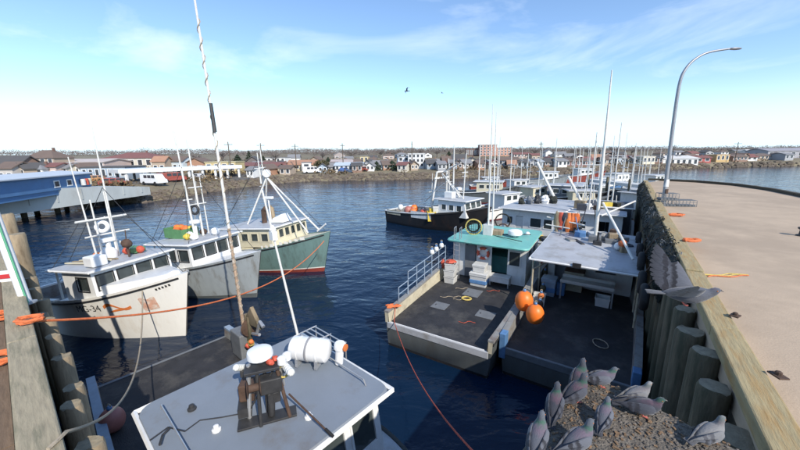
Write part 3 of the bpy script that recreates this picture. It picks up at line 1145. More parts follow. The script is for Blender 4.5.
# ---- three boats rafted beyond it
def mast_tree(root, x, y, z0, h, arms=(), m='mast_white', r=.045, lean=(0, 0)):
    top_ = Vector((x + lean[0] * h, y + lean[1] * h, z0 + h))
    o = MB().tube([(x, y, z0), top_], [r, r * .55], 8).build('mast', m, root, smooth=True)
    for f, half in arms:
        c = Vector((x, y, z0)).lerp(top_, f)
        MB().tube([c + Vector((0, -half, 0)), c + Vector((0, half, 0))], r * .6, 6).build('cross_arm', m, o)
    return o


def windows_row(n, a, b, gap):
    w = (b - a - gap * (n - 1)) / n
    return [(a + i * (w + gap), a + i * (w + gap) + w) for i in range(n)]


def stern_from_bow(bow, az, h):
    d = az_dir(az)
    return Vector((bow.x, bow.y, 0)) - d * h.L


hA = Hull(9.6, 3.6, 1.5, 2.75, .85, .8)
mg = put_boat('lobster_boat', 'white boat numbered MG-34 with wooden poles on roof, nearest of three rafted boats', stern_from_bow(at(191, 277, 2.75), 110, hA), 110, hA, 2.4)
boat_base(mg, hA, 'hull_white', 'deck_grey', 'bulwark_grey', 'paint_white', None, t_f=.42, fore_m='paint_white')
xA = -hA.L / 2
zfA = boat_house(mg, xA + 4.4, xA + 6.35, 1.56, .95, 1.98, .04, 'paint_white', 'roof_pale', 'rubber', [(.95, 1.65)], 4, .6, 1.2, .55,
                 aft_holes=[(.2, .95, .05, 1.75)], ov=(.75, .22, .14), rake=.07, trim_m='paint_white', lift=.75)
# raised trunk cabin ahead of the house
tr_ = MB()
secs = []
for i in range(7):
    t = .665 + .25 * i / 6
    z = hA.zs(t)
    y = max(.1, (hA.half(t, z) - .22) * (1 - .25 * (i / 6)))
    hh = .34 * (1 - .55 * i / 6)
    secs.append([(hA.x(t, z), -y, z - .1), (hA.x(t, z), -y + .05, z + hh), (hA.x(t, z), 0, z + hh + .06), (hA.x(t, z), y - .05, z + hh), (hA.x(t, z), y, z - .1)])
tr_.loft(secs).build('trunk_cabin', 'paint_white', mg, smooth=True)
hull_text(mg, hA, 'MG-34', .42, 1.33, .42, -1, 'dark_metal', slope=.06)
# red flash painted on the bow and the small bow lettering
fx = MB()


def hull_patch(h, x0, x1, z0, z1, sg, out=.012, n=8):
    secs_ = []
    for i in range(n + 1):
        f = i / n
        x = x0 + (x1 - x0) * f
        ta, tb = z0(f), z1(f)
        pa, pb = h.side(x, ta, sg), h.side(x, tb, sg)
        secs_.append([(pa.x, pa.y + sg * out, pa.z), (pb.x, pb.y + sg * out, pb.z)])
    return MB().loft(secs_, cap=False, closed=False)


hull_patch(hA, 1.75, 2.75, lambda f: 1.5 + .12 * math.sin(f * 6), lambda f: 1.56 + .14 * math.sin(f * 6 + .5) + .1 * math.sin(math.pi * f), -1).build('bow_flash', 'crate_orange', mg)
hull_patch(hA, 1.9, 2.6, lambda f: 1.32 + .1 * f, lambda f: 1.35 + .1 * f + .07 * math.sin(math.pi * f), -1).build('bow_flash', 'crate_orange', mg)
hull_patch(hA, 3.1, 3.6, lambda f: 1.25 + .08 * f, lambda f: 1.85 + .05 * math.sin(9 * f), -1, n=10).build('bow_emblem', mat('faded_red', (.62, .35, .25), .5, .2, 6, .03, dirt=(.7, .66, .58), dirt_amt=.95, dirt_scale=5, dirt_pos=.45), mg)
for k in range(5):
    hull_patch(hA, 3.75 + .1 * k, 3.81 + .1 * k, lambda f: 2.14 + .03 * k, lambda f: 2.23 + .03 * k, -1, n=2).build('bow_lettering', 'dark_metal', mg)
hull_patch(hA, -3.6, -2.6, lambda f: 1.2, lambda f: 1.27, -1).build('side_stripe', 'dark_metal', mg)
# roof gear
zr = lambda x: zfA(x) + .17
for k in range(4):
    MB().obox((xA + 3.72 + .06 * k, -1.1 + .22 * k, zr(xA + 3.72)), (1.9, .12, .08), (0, .1, 0), (0, 0, .05)).build('roof_board', 'wood_pile_pale' if k % 2 else 'paint_cream', mg)
MB().box((xA + 5.95, -1.1, zr(xA + 5.95) + .2), (.6, .55, .42)).build('roof_box', 'gel_white', mg, bevel=.05)
MB().lathe([(.3, 0), (.32, .25), (.2, .42), (.05, .46)], (xA + 4.9, -.05, zr(xA + 5.1)), 14).build('white_tub', 'gel_white', mg, smooth=True)
for k, (dx, dy, m_) in enumerate(((4.6, -.35, 'crate_orange'), (4.75, -.1, 'life_red'), (4.8, .15, 'orange_buoy'), (5.2, .5, 'life_red'), (5.7, .75, 'life_red'))):
    MB().blob((xA + dx, dy, zr(xA + dx) + .15), (.2, .17, .17), 10, 7, .06).build('roof_float', m_, mg, smooth=True)
MB().box((xA + 5.3, .75, zr(xA + 6) + .12), (.8, .5, .22)).build('green_box', 'crate_green', mg, bevel=.02)
MB().tube([(xA + 6.0, .1, zr(xA + 6.0)), (xA + 6.0, .1, zr(xA + 6.0) + .45)], .04, 6).build('searchlight_stem', 'rusty', mg)
MB().blob((xA + 6.0, .1, zr(xA + 6.0) + .6), (.24, .2, .2), 10, 7, .1).tube([(xA + 6.0, .1, zr(xA + 6.0) + .6), (xA + 6.1, .1, zr(xA + 6.0) + 1.2)], .02, 6).build('searchlight', 'rusty', mg, smooth=True)
mz = zr(xA + 5.2)
for s_ in (-1, 1):
    mast_tree(mg, xA + 4.9 + .05 * s_, .25 * s_, mz, 2.6 if s_ < 0 else 2.9, m='mast_white', r=.05)
MB().tube([(xA + 4.9, -.95, mz + 1.75), (xA + 4.9, .95, mz + 1.75)], .045, 8).build('spreader', 'mast_white', mg)
MB().tube([(xA + 4.9, -.75, mz + 1.05), (xA + 4.9, .95, mz + 1.05)], .035, 8).build('spreader', 'mast_white', mg)
MB().ring((xA + 4.8, -.02, mz + 1.38), .2, .085, 18, 8, wheel_rot((1, -1.1, .2))).build('loud_hailer', 'gel_white', mg, smooth=True)
MB().box((xA + 4.9, 0, mz + .78), (.3, .5, .16)).build('radar_bar', 'gel_white', mg, bevel=.02)
MB().tube([(xA + 4.9, 0, mz - .1), (xA + 4.9, 0, mz + .8)], .1, 8).build('radar_post', 'paint_white', mg, smooth=True)
MB().tube([(xA + 4.9, 0.3, mz), (xA + 4.98, .35, mz + 5.6)], [.05, .022], 7).build('tall_antenna', 'mast_white', mg, smooth=True)
MB().tube([(xA + 4.9, -.5, mz), (xA + 4.8, -.6, mz + 4.4)], [.04, .018], 7).build('tall_antenna', 'mast_white', mg, smooth=True)
gx_ = xA + 3.8
MB().tube([(gx_, .9, zr(gx_)), (gx_ - .1, .9, zr(gx_) + .75), (gx_ + 1.7, .4, zr(gx_) + .35)], .05, 7).build('stay_pole', 'mast_white', mg)
MB().tube([(gx_, .9, zr(gx_) + .6), (xA + 4.9, .1, mz + 1.8)], .025, 6).build('stay', 'mast_white', mg)
for s_ in (-1, 1):
    MB().tube([(xA + 3.75, s_ * 1.45, .9), (xA + 3.75, s_ * 1.45, zfA(xA + 3.75))], .045, 8).build('roof_post', 'paint_white', mg)

hB = Hull(9.6, 3.6, 1.4, 2.5, .8, .7)
b2 = put_boat('lobster_boat', 'grey-hulled boat with white wheelhouse and crate on roof, middle of three rafted boats', stern_from_bow(at(263, 256, 2.4), 112, hB), 112, hB, 2.2)
boat_base(b2, hB, 'hull_grey', 'deck_grey', 'bulwark_grey', 'paint_white', 'hull_slate', t_f=.42, fore_m='paint_white')
xB = -hB.L / 2
zfB = boat_house(b2, xB + 4.3, xB + 6.4, 1.54, .9, 1.98, .04, 'paint_white', 'roof_pale', 'rubber', windows_row(2, .25, 1.95, .3), 4, .58, 1.14, .58,
                 aft_holes=[(.3, 1.1, .05, 1.75)], ov=(1.25, .2, .14), rake=.07, trim_m='paint_white', lift=.75)
zr2 = lambda x: zfB(x) + .17
for s_ in (-1, 1):
    for xx in (3.5, 4.1):
        MB().tube([(xB + xx, s_ * 1.42, .85), (xB + xx, s_ * 1.42, zfB(xB + xx))], .04, 8).build('roof_post', 'paint_white', b2)
ct = thing('fish_crate', 'green and orange open crate sitting on roof of the grey-hulled boat', 'crate', on(b2, (xB + 4.0, -.15, zr2(xB + 4.0) - .02)), b2.rotation_euler.z)
cw = MB()
holed_wall(cw, (-.75, -.5, 0), Vector((1, 0, 0)), Vector((0, 0, 1)), Vector((0, -1, 0)), 1.5, .55, .05, [])
holed_wall(cw, (.75, .5, 0), Vector((-1, 0, 0)), Vector((0, 0, 1)), Vector((0, 1, 0)), 1.5, .55, .05, [])
cw.obox((-.75, -.449, 0), (.05, 0, 0), (0, .898, 0), (0, 0, .55)).obox((.70, -.449, 0), (.05, 0, 0), (0, .898, 0), (0, 0, .55)).obox((-.7, -.449, 0), (1.4, 0, 0), (0, .898, 0), (0, 0, .05))
cw.build('crate_side', 'crate_green', ct, bevel=.01)
for k in range(7):
    MB().blob((-.5 + .17 * k, random.uniform(-.25, .25), .5), (.16, .2, .15), 9, 6, .15).build('float', ('oilskin', 'crate_orange', 'crate_yellow', 'oilskin')[k % 4], ct, smooth=True)
mz = zr2(xB + 5.5)
mast_tree(b2, xB + 5.4, .1, mz, 5.4, [(.33, .5), (.5, .4)], r=.06, lean=(-.03, .02))
mast_tree(b2, xB + 5.5, -.45, mz, 5.8, [(.36, .25)], r=.06, lean=(-.04, 0))
mast_tree(b2, xB + 5.2, .6, mz, 3.2, r=.04)
MB().ring((xB + 5.4, -.15, mz + 1.5), .22, .07, 16, 8, wheel_rot((.3, -1, .1))).build('loop_antenna', 'dark_metal', b2, smooth=True)
radar(b2, (xB + 5.3, -.2, mz + .75), .27)
MB().tube([(xB + 5.3, -.2, mz - .05), (xB + 5.3, -.2, mz + .76)], .07, 8).build('radar_post', 'paint_white', b2)
for k, (dx, dy, m_, s_) in enumerate(((5.0, -.4, 'gel_white', .22), (5.3, -.75, 'crate_yellow', .2), (5.9, -.8, 'gel_white', .2), (6.0, .4, 'gel_white', .24), (4.9, .5, 'rusty', .2))):
    MB().blob((xB + dx, dy, zr2(xB + dx) + s_ * .7), (s_, s_, s_ * .9), 9, 6, .1).build('roof_float', m_, b2, smooth=True)
MB().tube([(xB + 3.6, .9, zr2(xB + 3.6)), (xB + 5.4, .2, mz + 3.0)], .018, 5).build('stay', 'mast_white', b2)

hC = Hull(10.6, 4.3, 1.2, 2.55, .6, .7)
b3 = put_boat('lobster_boat', 'green-hulled boat with cream wheelhouse and A-frame mast, farthest of three rafted boats', stern_from_bow(at(332, 235, 2.5), 112, hC), 112, hC, 2.2)
boat_base(b3, hC, 'hull_green', 'deck_grey', 'bulwark_grey', 'paint_white', 'boot_red', 'boot_white', t_f=.4, fore_m='paint_cream')
xC = -hC.L / 2
zfC = boat_house(b3, xC + 4.6, xC + 7.4, 1.75, .8, 2.0, .04, 'paint_cream', 'roof_pale', 'paint_cream', windows_row(3, .35, 2.55, .3), 6, .5, 1.25, .46,
                 aft_holes=[(.3, 1.1, .05, 1.75)], ov=(1.6, .18, .12), rake=.06, trim_m='paint_white', lift=.85)
zr3 = lambda x: zfC(x) + .17
for s_ in (-1, 1):
    for xx in (3.2, 3.9):
        MB().tube([(xC + xx, s_ * 1.7, .65), (xC + xx, s_ * 1.7, zfC(xC + xx))], .045, 8).build('roof_post', 'paint_cream', b3)
apex = Vector((xC + 6.0, 0, zr3(xC + 6.0) + 3.0))
for s_ in (-1, 1):
    MB().tube([(xC + 4.6, s_ * .8, zr3(xC + 4.6)), apex], .055, 8).build('frame_leg', 'mast_white', b3)
    MB().tube([(xC + 9.3, s_ * .55, 2.5), apex], .055, 8).build('frame_stay', 'mast_white', b3)
MB().lathe([(.26, -.06), (.28, 0), (.26, .06)], apex + Vector((.1, -.05, .25)), 16, wheel_rot((.3, -1, .1))).build('radar_scanner', 'gel_white', b3, smooth=True)
mast_tree(b3, apex.x - .3, -.25, apex.z - .4, 2.0, [(.5, .4)], r=.05)
mast_tree(b3, apex.x - .45, .2, apex.z - .4, 2.6, [(.4, .3)], r=.05)
mast_tree(b3, xC + 4.9, .7, zr3(xC + 4.9), 3.9, [(.62, .35)], r=.04)
MB().box((xC + 6.0, -.1, apex.z - 1.35), (.75, .22, .16)).build('radar_bar', 'gel_white', b3, bevel=.02)
MB().tube([(xC + 6.0, -.1, zr3(xC + 6.7) - .1), (xC + 6.0, -.1, apex.z - 1.4)], .05, 8).build('radar_post', 'paint_white', b3)
MB().tube([(xC + 5.6, -.3, zr3(xC + 6.3) - .05), (xC + 5.65, -.3, zr3(xC + 6.3) + .8), (xC + 5.85, -.3, zr3(xC + 6.3) + .95)], .17, 9).build('exhaust_stack', 'rusty', b3, smooth=True)
MB().tube([(xC + 6.05, .1, zr3(xC + 6.3) - .05), (xC + 6.0, .1, zr3(xC + 6.3) + .9), (xC + 5.8, .1, zr3(xC + 6.3) + 1.0)], .14, 9).build('exhaust_stack', 'wood_pile_pale', b3, smooth=True)
MB().loft([[(xC + 6.3, -.5, zr3(xC + 6.3)), (xC + 6.3, .5, zr3(xC + 6.3)), (xC + 6.4, .4, zr3(xC + 6.3) + .3), (xC + 6.4, -.4, zr3(xC + 6.3) + .3)], [(xC + 7.3, -.5, zr3(xC + 7.3)), (xC + 7.3, .5, zr3(xC + 7.3)), (xC + 7.1, .3, zr3(xC + 7.3) + .55), (xC + 7.1, -.3, zr3(xC + 7.3) + .55)]]).build('roof_locker', 'gel_white', b3, bevel=.05)
for k in range(9):
    if k == 3:
        continue
    w_ = .12 + .05 * (k % 3)
    z_ = 1.72 + .055 * k
    hull_patch(hC, 1.5 + .29 * k, 1.5 + .29 * k + w_, lambda f: z_, lambda f: z_ + .2 - .08 * ((k * 3) % 2) * f, -1, n=2).build('name_lettering', 'boot_white', b3)
MB().tube([(xC + 9.6, 0, 2.5), (xC + 10.3, 0, 3.0)], .05, 8).build('bow_bollard', 'paint_white', b3)


def rigging(root, lines, m='dark_metal', r=.012):
    mb_ = MB()
    for a_, b_ in lines:
        mb_.tube(sag(a_, b_, .04, 5), r, 4)
    mb_.build('rigging', m, root)


rigging(mg, [((xA + 4.85, .3, 6.2), (xA + 9.3, 0, 2.75)), ((xA + 4.85, -.3, 5.6), (xA + 3.8, -1.5, 3.1)), ((xA + 4.85, .3, 6.2), (xA + .3, 0, 1.6)), ((xA + 4.9, .9, 4.9), (xA + 6.3, 1.5, 3.2))])
rigging(b2, [((xB + 5.35, .15, 6.6), (xB + 9.2, 0, 2.5)), ((xB + 5.4, -.45, 6.9), (xB + 3.3, -1.4, 3.0)), ((xB + 5.35, .15, 6.6), (xB + .3, 0, 1.5)), ((xB + 5.4, -.45, 6.0), (xB + 6.4, -1.5, 3.1))])
rigging(b3, [((xC + 5.7, -.25, apex.z + 1.2), (xC + 10.2, 0, 2.6)), ((xC + 5.6, .2, apex.z + 1.6), (xC + .4, .2, 1.7)), ((xC + 5.7, -.25, apex.z + 1.0), (xC + 3.2, -1.6, 3.0))])
# ------------------------------------------------------------------ right side: boats lying along the pier, sterns to the camera
AZP = math.degrees(math.atan2(DR.x, DR.y))

hT = Hull(12.2, 4.6, 1.42, 2.4, .97, .8)
tb = put_boat('lobster_boat', 'teal-roofed boat with open black deck and blue side railing, stern to camera', (1.17, 10.84, 0), AZP - 2.2, hT)
boat_base(tb, hT, 'hull_slate', 'deck_black', 'bulwark_cream', 'bulwark_grey', 'hull_black', t_f=.66, open_stern=True, fore_m='roof_teal')
xT = -hT.L / 2
MB().obox((xT - .02, -2.0, .74), (.10, 0, 0), (0, 4.05, 0), (0, 0, .26)).build('stern_sill', 'roof_pale', tb, bevel=.02)
MB().obox((xT + .02, -1.85, 1.002), (.035, 0, 0), (0, 3.75, 0), (0, 0, .02)).build('stern_strip', 'gel_white', tb)
zT = boat_house(tb, xT + 6.3, xT + 9.2, 1.85, .99, 2.0, .02, 'paint_white', 'roof_teal', 'paint_white', [(.4, 1.2), (1.5, 2.3)], 4, .6, 1.15, .55,
                aft_holes=[(.55, 1.15, .02, 1.8), (1.95, 2.75, .02, 1.8), (2.85, 3.35, 1.0, 1.7)], ov=(.75, .3, .2), rake=.15)
zrT = zT(0) + .17
ring_window((xT + 6.3 - .062, -1.06 + .0, 1.99), (0, -1, 0), (0, 0, 1), (-1, 0, 0), .5, .7, tb, 'paint_white', 'glass_dark', .04, .02)
MB().obox((xT + 6.24, .67, 1.01), (.02, 0, 0), (0, .57, 0), (0, 0, 1.75)).build('door', 'hatch_grey', tb)
# hatches flush in the deck
for (sx, y, a, b) in ((2.35, .85, .62, .66), (2.55, -1.1, .62, .72), (4.35, .1, .85, .75)):
    hx = MB().obox((xT + sx - a / 2, y - b / 2, .973), (a, 0, 0), (0, b, 0), (0, 0, .022)).build('hatch', 'hatch_grey', tb, bevel=.006)
    MB().box((xT + sx, y + b * .3, 1.002), (.1, .03, .015)).build('hatch_ring', 'dark_metal', hx)
# port railing of blue tube with three rails, last bay lower
posts = []
def rail(parent, pts, z_base, hgt, n_r, m, name='railing'):
    mb_ = MB()
    for i_, (x, y) in enumerate(pts):
        mb_.tube([(x, y, z_base(x)), (x, y, z_base(x) + hgt[i_])], .022, 6)
    for k_ in range(n_r):
        f = (k_ + 1) / n_r
        for (a, ha), (b, hb) in zip(zip(pts, hgt), zip(pts[1:], hgt[1:])):
            hh = min(ha, hb)
            mb_.tube([(a[0], a[1], z_base(a[0]) + hh * f), (b[0], b[1], z_base(b[0]) + hh * f)], .02, 6)
    return mb_.build(name, m, parent)


tx = lambda s: (s) / hT.L
zb = lambda x: hT.zs((x + hT.L / 2) / hT.L) + .03
py_ = lambda s: hT.half(s / hT.L, 1.2) - .07
rail(tb, [(xT + s, py_(s)) for s in (.95, 1.75)], zb, [.62, .62], 2, 'steel_blue')
rail(tb, [(xT + s, py_(s)) for s in (1.78, 2.6, 3.4, 4.2, 5.0, 5.8)], zb, [1.02] * 6, 3, 'steel_blue')
# ladder at the house corner
mb = MB()
for y in (1.62, 1.32):
    mb.tube([(xT + 5.62, y, .98), (xT + 5.62, y, zrT + .55), (xT + 5.85, y, zrT + .6), (xT + 5.85, y, zrT - .05)], .02, 6)
for k in range(7):
    mb.tube([(xT + 5.62, 1.62, 1.25 + .26 * k), (xT + 5.62, 1.32, 1.25 + .26 * k)], .016, 6)
mb.build('ladder', 'alloy', tb)
lb = thing('lifebuoy', 'red and white ring lifebuoy on the aft wall under the teal roof', 'lifebuoy', on(tb, (xT + 6.18, .25, 2.42)), tb.rotation_euler.z)
MB().ring((0, 0, 0), .27, .075, 24, 8, wheel_rot((1, 0, 0))).build('ring', 'life_red', lb, smooth=True)
for k in range(4):
    a = R(45 + 90 * k)
    MB().tube([(0, .27 * math.cos(a) - .06 * math.sin(a), .27 * math.sin(a) + .06 * math.cos(a)), (0, .27 * math.cos(a) + .06 * math.sin(a), .27 * math.sin(a) - .06 * math.cos(a))], .08, 8).build('white_band', 'gel_white', lb)
# bait trays, tub stack, work bench
def tub(label, loc, rz, sx, sy, sz, m, lid=None, band=None, group=None, name='fish_tub', cat='tub'):
    t_ = thing(name, label, cat, loc, rz, group)
    w = MB()
    b_, c_ = .9, 1.0
    secs_ = []
    for z, f in ((0, .9), (sz * .85, .97), (sz * .86, 1.03), (sz, 1.03), (sz, .95), (.06, .82)):
        secs_.append([(-sx / 2 * f, -sy / 2 * f, z), (sx / 2 * f, -sy / 2 * f, z), (sx / 2 * f, sy / 2 * f, z), (-sx / 2 * f, sy / 2 * f, z)])
    w.loft(secs_).build('tub_body', m, t_, bevel=.015)
    if lid:
        MB().box((0, 0, sz + .035), (sx * 1.05, sy * 1.05, .06)).build('lid', lid, t_, bevel=.015)
    if band:
        MB().obox((-sx * .5, -sy * .5, sz * .25), (sx, 0, 0), (0, sy, 0), (0, 0, sz * .3)).build('band', band, t_, bevel=.02)
    return t_


rzT = tb.rotation_euler.z
tub('white insulated tub with blue band, on deck below the lifebuoy', on(tb, (xT + 5.55, .15, .972)), rzT, .8, .85, .62, 'crate_white', 'crate_white', 'crate_blue')
tub('low white tub in front of the teal-roofed house', on(tb, (xT + 5.62, .2, 1.67)), rzT + .05, .6, .62, .3, 'crate_white', 'crate_white')
for k in range(3):
    tub(('bottom', 'middle', 'topmost')[k] + ' white crate of the stack at the foot of the ladder', on(tb, (xT + 5.1, 1.55 + .03 * (k % 2), .972 + .35 * k)), rzT + .1 * k, .52, .55, .34, 'crate_white', group='crates stacked by the ladder', name='crate', cat='crate')
rg = thing('rag_heap', 'crumpled red rags lying on top of the white crate stack', 'rags', on(tb, (xT + 5.1, 1.55, .972 + 1.05)), 0)
MB().blob((0, 0, .06), (.24, .22, .09), 12, 7, .3).build('rags', 'life_red', rg, smooth=True)
wb = thing('work_bench', 'pale low bench against the aft wall of the teal-roofed boat', 'bench', on(tb, (xT + 5.9, -.75, .972)), rzT)
MB().box((0, 0, .5), (.5, 1.0, .07)).build('bench_top', 'crate_white', wb, bevel=.015)
MB().box((-.22, 0, .34), (.04, .96, .24)).build('apron', 'crate_white', wb)
for sx in (-.2, .2):
    for sy in (-.44, .44):
        MB().box((sx, sy, .235), (.05, .05, .46)).build('leg', 'alloy', wb)
rc = thing('rope_coil', 'yellow rope coil lying in the middle of the teal boat deck', 'rope', on(tb, (xT + 3.55, .1, .98)), 0)
cp = []
for k in range(90):
    a = k * .42
    rr = .19 + .04 * math.sin(k * .9)
    cp.append((rr * math.cos(a), rr * math.sin(a) * .9, .025 + .03 * (k % 13) / 13))
MB().tube(cp, .016, 5).build('coil', 'rope_yellow', rc, smooth=True)
cp = [(.2 + .12 * k, .06 * math.sin(k * 1.7) + .25, .015) for k in range(9)]
MB().tube([(-x, y, z) for x, y, z in cp], .014, 5).build('tail', 'rope_tan', rc)
for j, (sx, y, m_) in enumerate(((4.4, 1.0, 'rope_tan'), (3.2, .6, 'rope_tan'), (1.4, -.4, 'rope_red'), (4.9, -.4, 'rope_red'))):
    rt = thing('rope_scrap', ('loose tan rope end beside the stacked crates on black deck', 'loose tan rope end near the port hatch on black deck', 'loose red rope end near the stern of teal boat deck', 'loose red rope end near the bench on black deck')[j], 'rope', on(tb, (xT + sx, y, .98)), 0, 'rope ends on the teal boat deck')
    MB().tube([(.09 * k, .07 * math.sin(k * 1.3 + j), .012) for k in range(8)], .013, 5).build('strand', m_, rt)
# roof gear of the teal boat
mb = MB()
MB().ring((xT + 6.9, 1.05, zrT + .42), .42, .035, 24, 6, wheel_rot((1, .25, .1))).build('hoop', 'rope_yellow', tb, smooth=True)
mb = MB()
for k in range(-3, 4):
    hh = math.sqrt(max(.01, .4 ** 2 - (k * .11) ** 2))
    mb.tube([(xT + 6.9 - .027 * k, 1.05 + k * .11, zrT + .42 - hh), (xT + 6.9 - .027 * k, 1.05 + k * .11, zrT + .42 + hh)], .012, 4)
    mb.tube([(xT + 6.9 + .25 * hh, 1.05 - hh, zrT + .42 + k * .11), (xT + 6.9 - .25 * hh, 1.05 + hh, zrT + .42 + k * .11)], .012, 4)
mb.build('hoop_mesh', 'net_dark', tb)
MB().ring((xT + 7.0, 1.1, zrT + .42), .3, .05, 20, 6, wheel_rot((1, .25, .1))).build('tyre_ring', 'rubber', tb, smooth=True)
MB().box((xT + 7.2, .35, zrT + .28), (.3, .5, .6)).build('roof_box', 'crate_white', tb, bevel=.03)
MB().box((xT + 7.5, .0, zrT + .12), (.5, .7, .3)).build('roof_box', 'wood_pile_pale', tb, bevel=.03)
radar(tb, (xT + 7.4, -1.0, zrT + .12), .36)
MB().tube([(xT + 7.4, -1.0, zrT - .08), (xT + 7.4, -1.0, zrT + .14)], .08, 8).build('radar_stand', 'paint_white', tb)
MB().blob((xT + 8.3, -1.45, zrT + .02), .13, 9, 6).build('roof_lamp', 'gel_white', tb, smooth=True)
for (sx, y, px, py) in ((7.1, .32, 493, 104), (7.4, .18, 496.5, 112)):
    b_ = Vector((xT + sx, y, zrT - .1))
    t_ = lo(tb, deep(px, py, on(tb, b_).y))
    MB().tube([b_, b_.lerp(t_, .5), t_], [.05, .042, .016], 8).build('tall_antenna', 'mast_white', tb, smooth=True)
MB().tube([(xT + 7.3, .25, zrT), (xT + 6.2, -1.6, zrT + .12)], .022, 6).tube([(xT + 7.3, .25, zrT), (xT + 7.9, -1.7, zrT + .1)], .022, 6).build('stay', 'dark_metal', tb)
fb = [(1.72, 'white_float'), (2.4, 'white_float'), (3.1, 'white_float')]
for k, s in enumerate((4.25, 4.75, 5.35)):
    drum_buoy(('first', 'second', 'third')[k] + ' white float from the stern on the blue railing', on(tb, (xT + s, py_(s) + .02, zb(xT + s) + 1.02 + .13)), .12, 'white_float', 'white floats on the blue railing')
gl = thing('glove_heap', 'orange-brown rag draped over the port stern corner of teal boat', 'rag', on(tb, (xT + .35, py_(.3) + .05, 1.46)), 0)
MB().blob((0, 0, .05), (.22, .13, .07), 12, 6, .3).blob((.25, .02, .04), (.16, .1, .06), 10, 6, .3).build('rag', 'rope_orange', gl, smooth=True)
gl = thing('rag', 'red cloth hanging on the blue railing beside the ladder', 'rag', on(tb, (xT + 5.35, py_(5.3) - .08, 1.7)), 0)
MB().blob((0, 0, .1), (.1, .07, .24), 10, 7, .25).build('cloth', 'life_red', gl, smooth=True)

# red mooring line from the teal boat's stern down past the camera
a = on(tb, (xT + .5, py_(.5) - .1, 1.47))
pts = [a, on(tb, (xT + .06, 1.75, 1.06))]
pts += sag(pts[-1], at(468, 446, 3.4), .5, 16)[1:]
e = pts[-1]
pts += [e + (Vector((1.0, 2.2, 4.6)) - e) * f for f in (.35, .7, 1)]
tag(MB().tube(pts, .016, 6).build('mooring_rope', 'rope_red', smooth=True), 'red mooring rope from the stern of the teal-roofed boat', 'rope')

# ---- dark-decked boat against the pier
hD = Hull(12.0, 4.15, 1.45, 2.5, .97, .8)
_sd = kr((Vector((5.45, 8.72, 0)) - KR0).dot(DR), -2.46)
db = put_boat('lobster_boat', 'boat with black deck and pale canopy roof, tight against the right pier', _sd, AZP, hD)
boat_base(db, hD, 'hull_slate', 'deck_black', 'bulwark_grey', 'bulwark_grey', 'hull_black', t_f=.66, open_stern=True, end_blue='cap_blue', fore_m='roof_pale')
xD = -hD.L / 2
MB().obox((xD - .02, -1.85, .75), (.10, 0, 0), (0, 3.7, 0), (0, 0, .25)).build('stern_sill', 'hatch_grey', db, bevel=.02)
zD = boat_house(db, xD + 7.0, xD + 9.4, 1.75, .99, 2.1, .015, 'paint_white', 'roof_pale', 'paint_white', [(.4, 1.1), (1.3, 2.0)], 4, .6, 1.3, .55,
                aft_holes=[(.25, .95, .02, 1.85), (2.0, 2.8, .9, 1.7)], ov=(3.35, .3, .22), rake=.15, trim_m='paint_white')
zrD = zD(0) + .17
MB().box((xD + 3.62, .2, zD(0) + .06), (.08, .3, .16)).build('deck_lamp', 'rubber', db)
for y in (-1.85, 1.85):
    for s in (3.9, 5.4):
        MB().tube([(xD + s, y, .98), (xD + s, y, zD(0))], .04, 8).build('canopy_post', 'bulwark_cream', db)
MB().tube([(xD + 3.9, 1.85, zD(0) - .5), (xD + 5.0, 1.0, zD(0) - .02)], .035, 6).build('canopy_brace', 'bulwark_cream', db)
rzD = db.rotation_euler.z
# long table under the canopy
tbz = thing('sorting_table', 'long grey sorting table under the pale canopy roof', 'table', on(db, (xD + 5.6, -.1, .972)), rzD)
MB().box((0, 0, .8), (.75, 2.05, .06)).build('table_top', 'crate_white', tbz, bevel=.01)
MB().box((-.36, 0, .86), (.03, 2.05, .12)).box((.36, 0, .88), (.03, 2.05, .16)).build('rim', 'crate_white', tbz)
for sx in (-.33, .33):
    for sy in (-.98, .98):
        MB().box((sx, sy, .385), (.06, .06, .77)).build('leg', 'alloy', tbz)
tub('grey tub standing under the right end of the sorting table', on(db, (xD + 5.45, -.75, .972)), rzD, .5, .55, .4, 'crate_white')
tub('blue lidded bin at the left side beneath the canopy', on(db, (xD + 5.5, 1.4, .972)), rzD, .65, .6, .75, 'steel_blue', 'steel_blue', 'crate_blue', name='bin', cat='bin')
tub('small white tub on deck beside the orange buoys', on(db, (xD + 4.2, 1.55, .972)), rzD + .1, .55, .48, .42, 'crate_white')
tub('blue crate between the bin and the sorting table', on(db, (xD + 5.75, 1.02 - .1, .972)), rzD, .4, .34, .62, 'crate_blue', name='crate', cat='crate')
tub('pale box with a dark lid behind the sorting table', on(db, (xD + 6.6, .5, .972)), rzD, .5, .8, .95, 'bulwark_cream', 'rusty', name='locker', cat='locker')
rc = thing('rope_coil', 'grey rope loop lying on the black deck near the pier-side bulwark', 'rope', on(db, (xD + 2.0, -.9, .98)), 0)
MB().tube([(.22 * math.cos(k * .5) * (1 + .1 * math.sin(k)), .3 * math.sin(k * .5), .02 + .0006 * k) for k in range(30)], .014, 5).build('coil', 'rope_tan', rc)
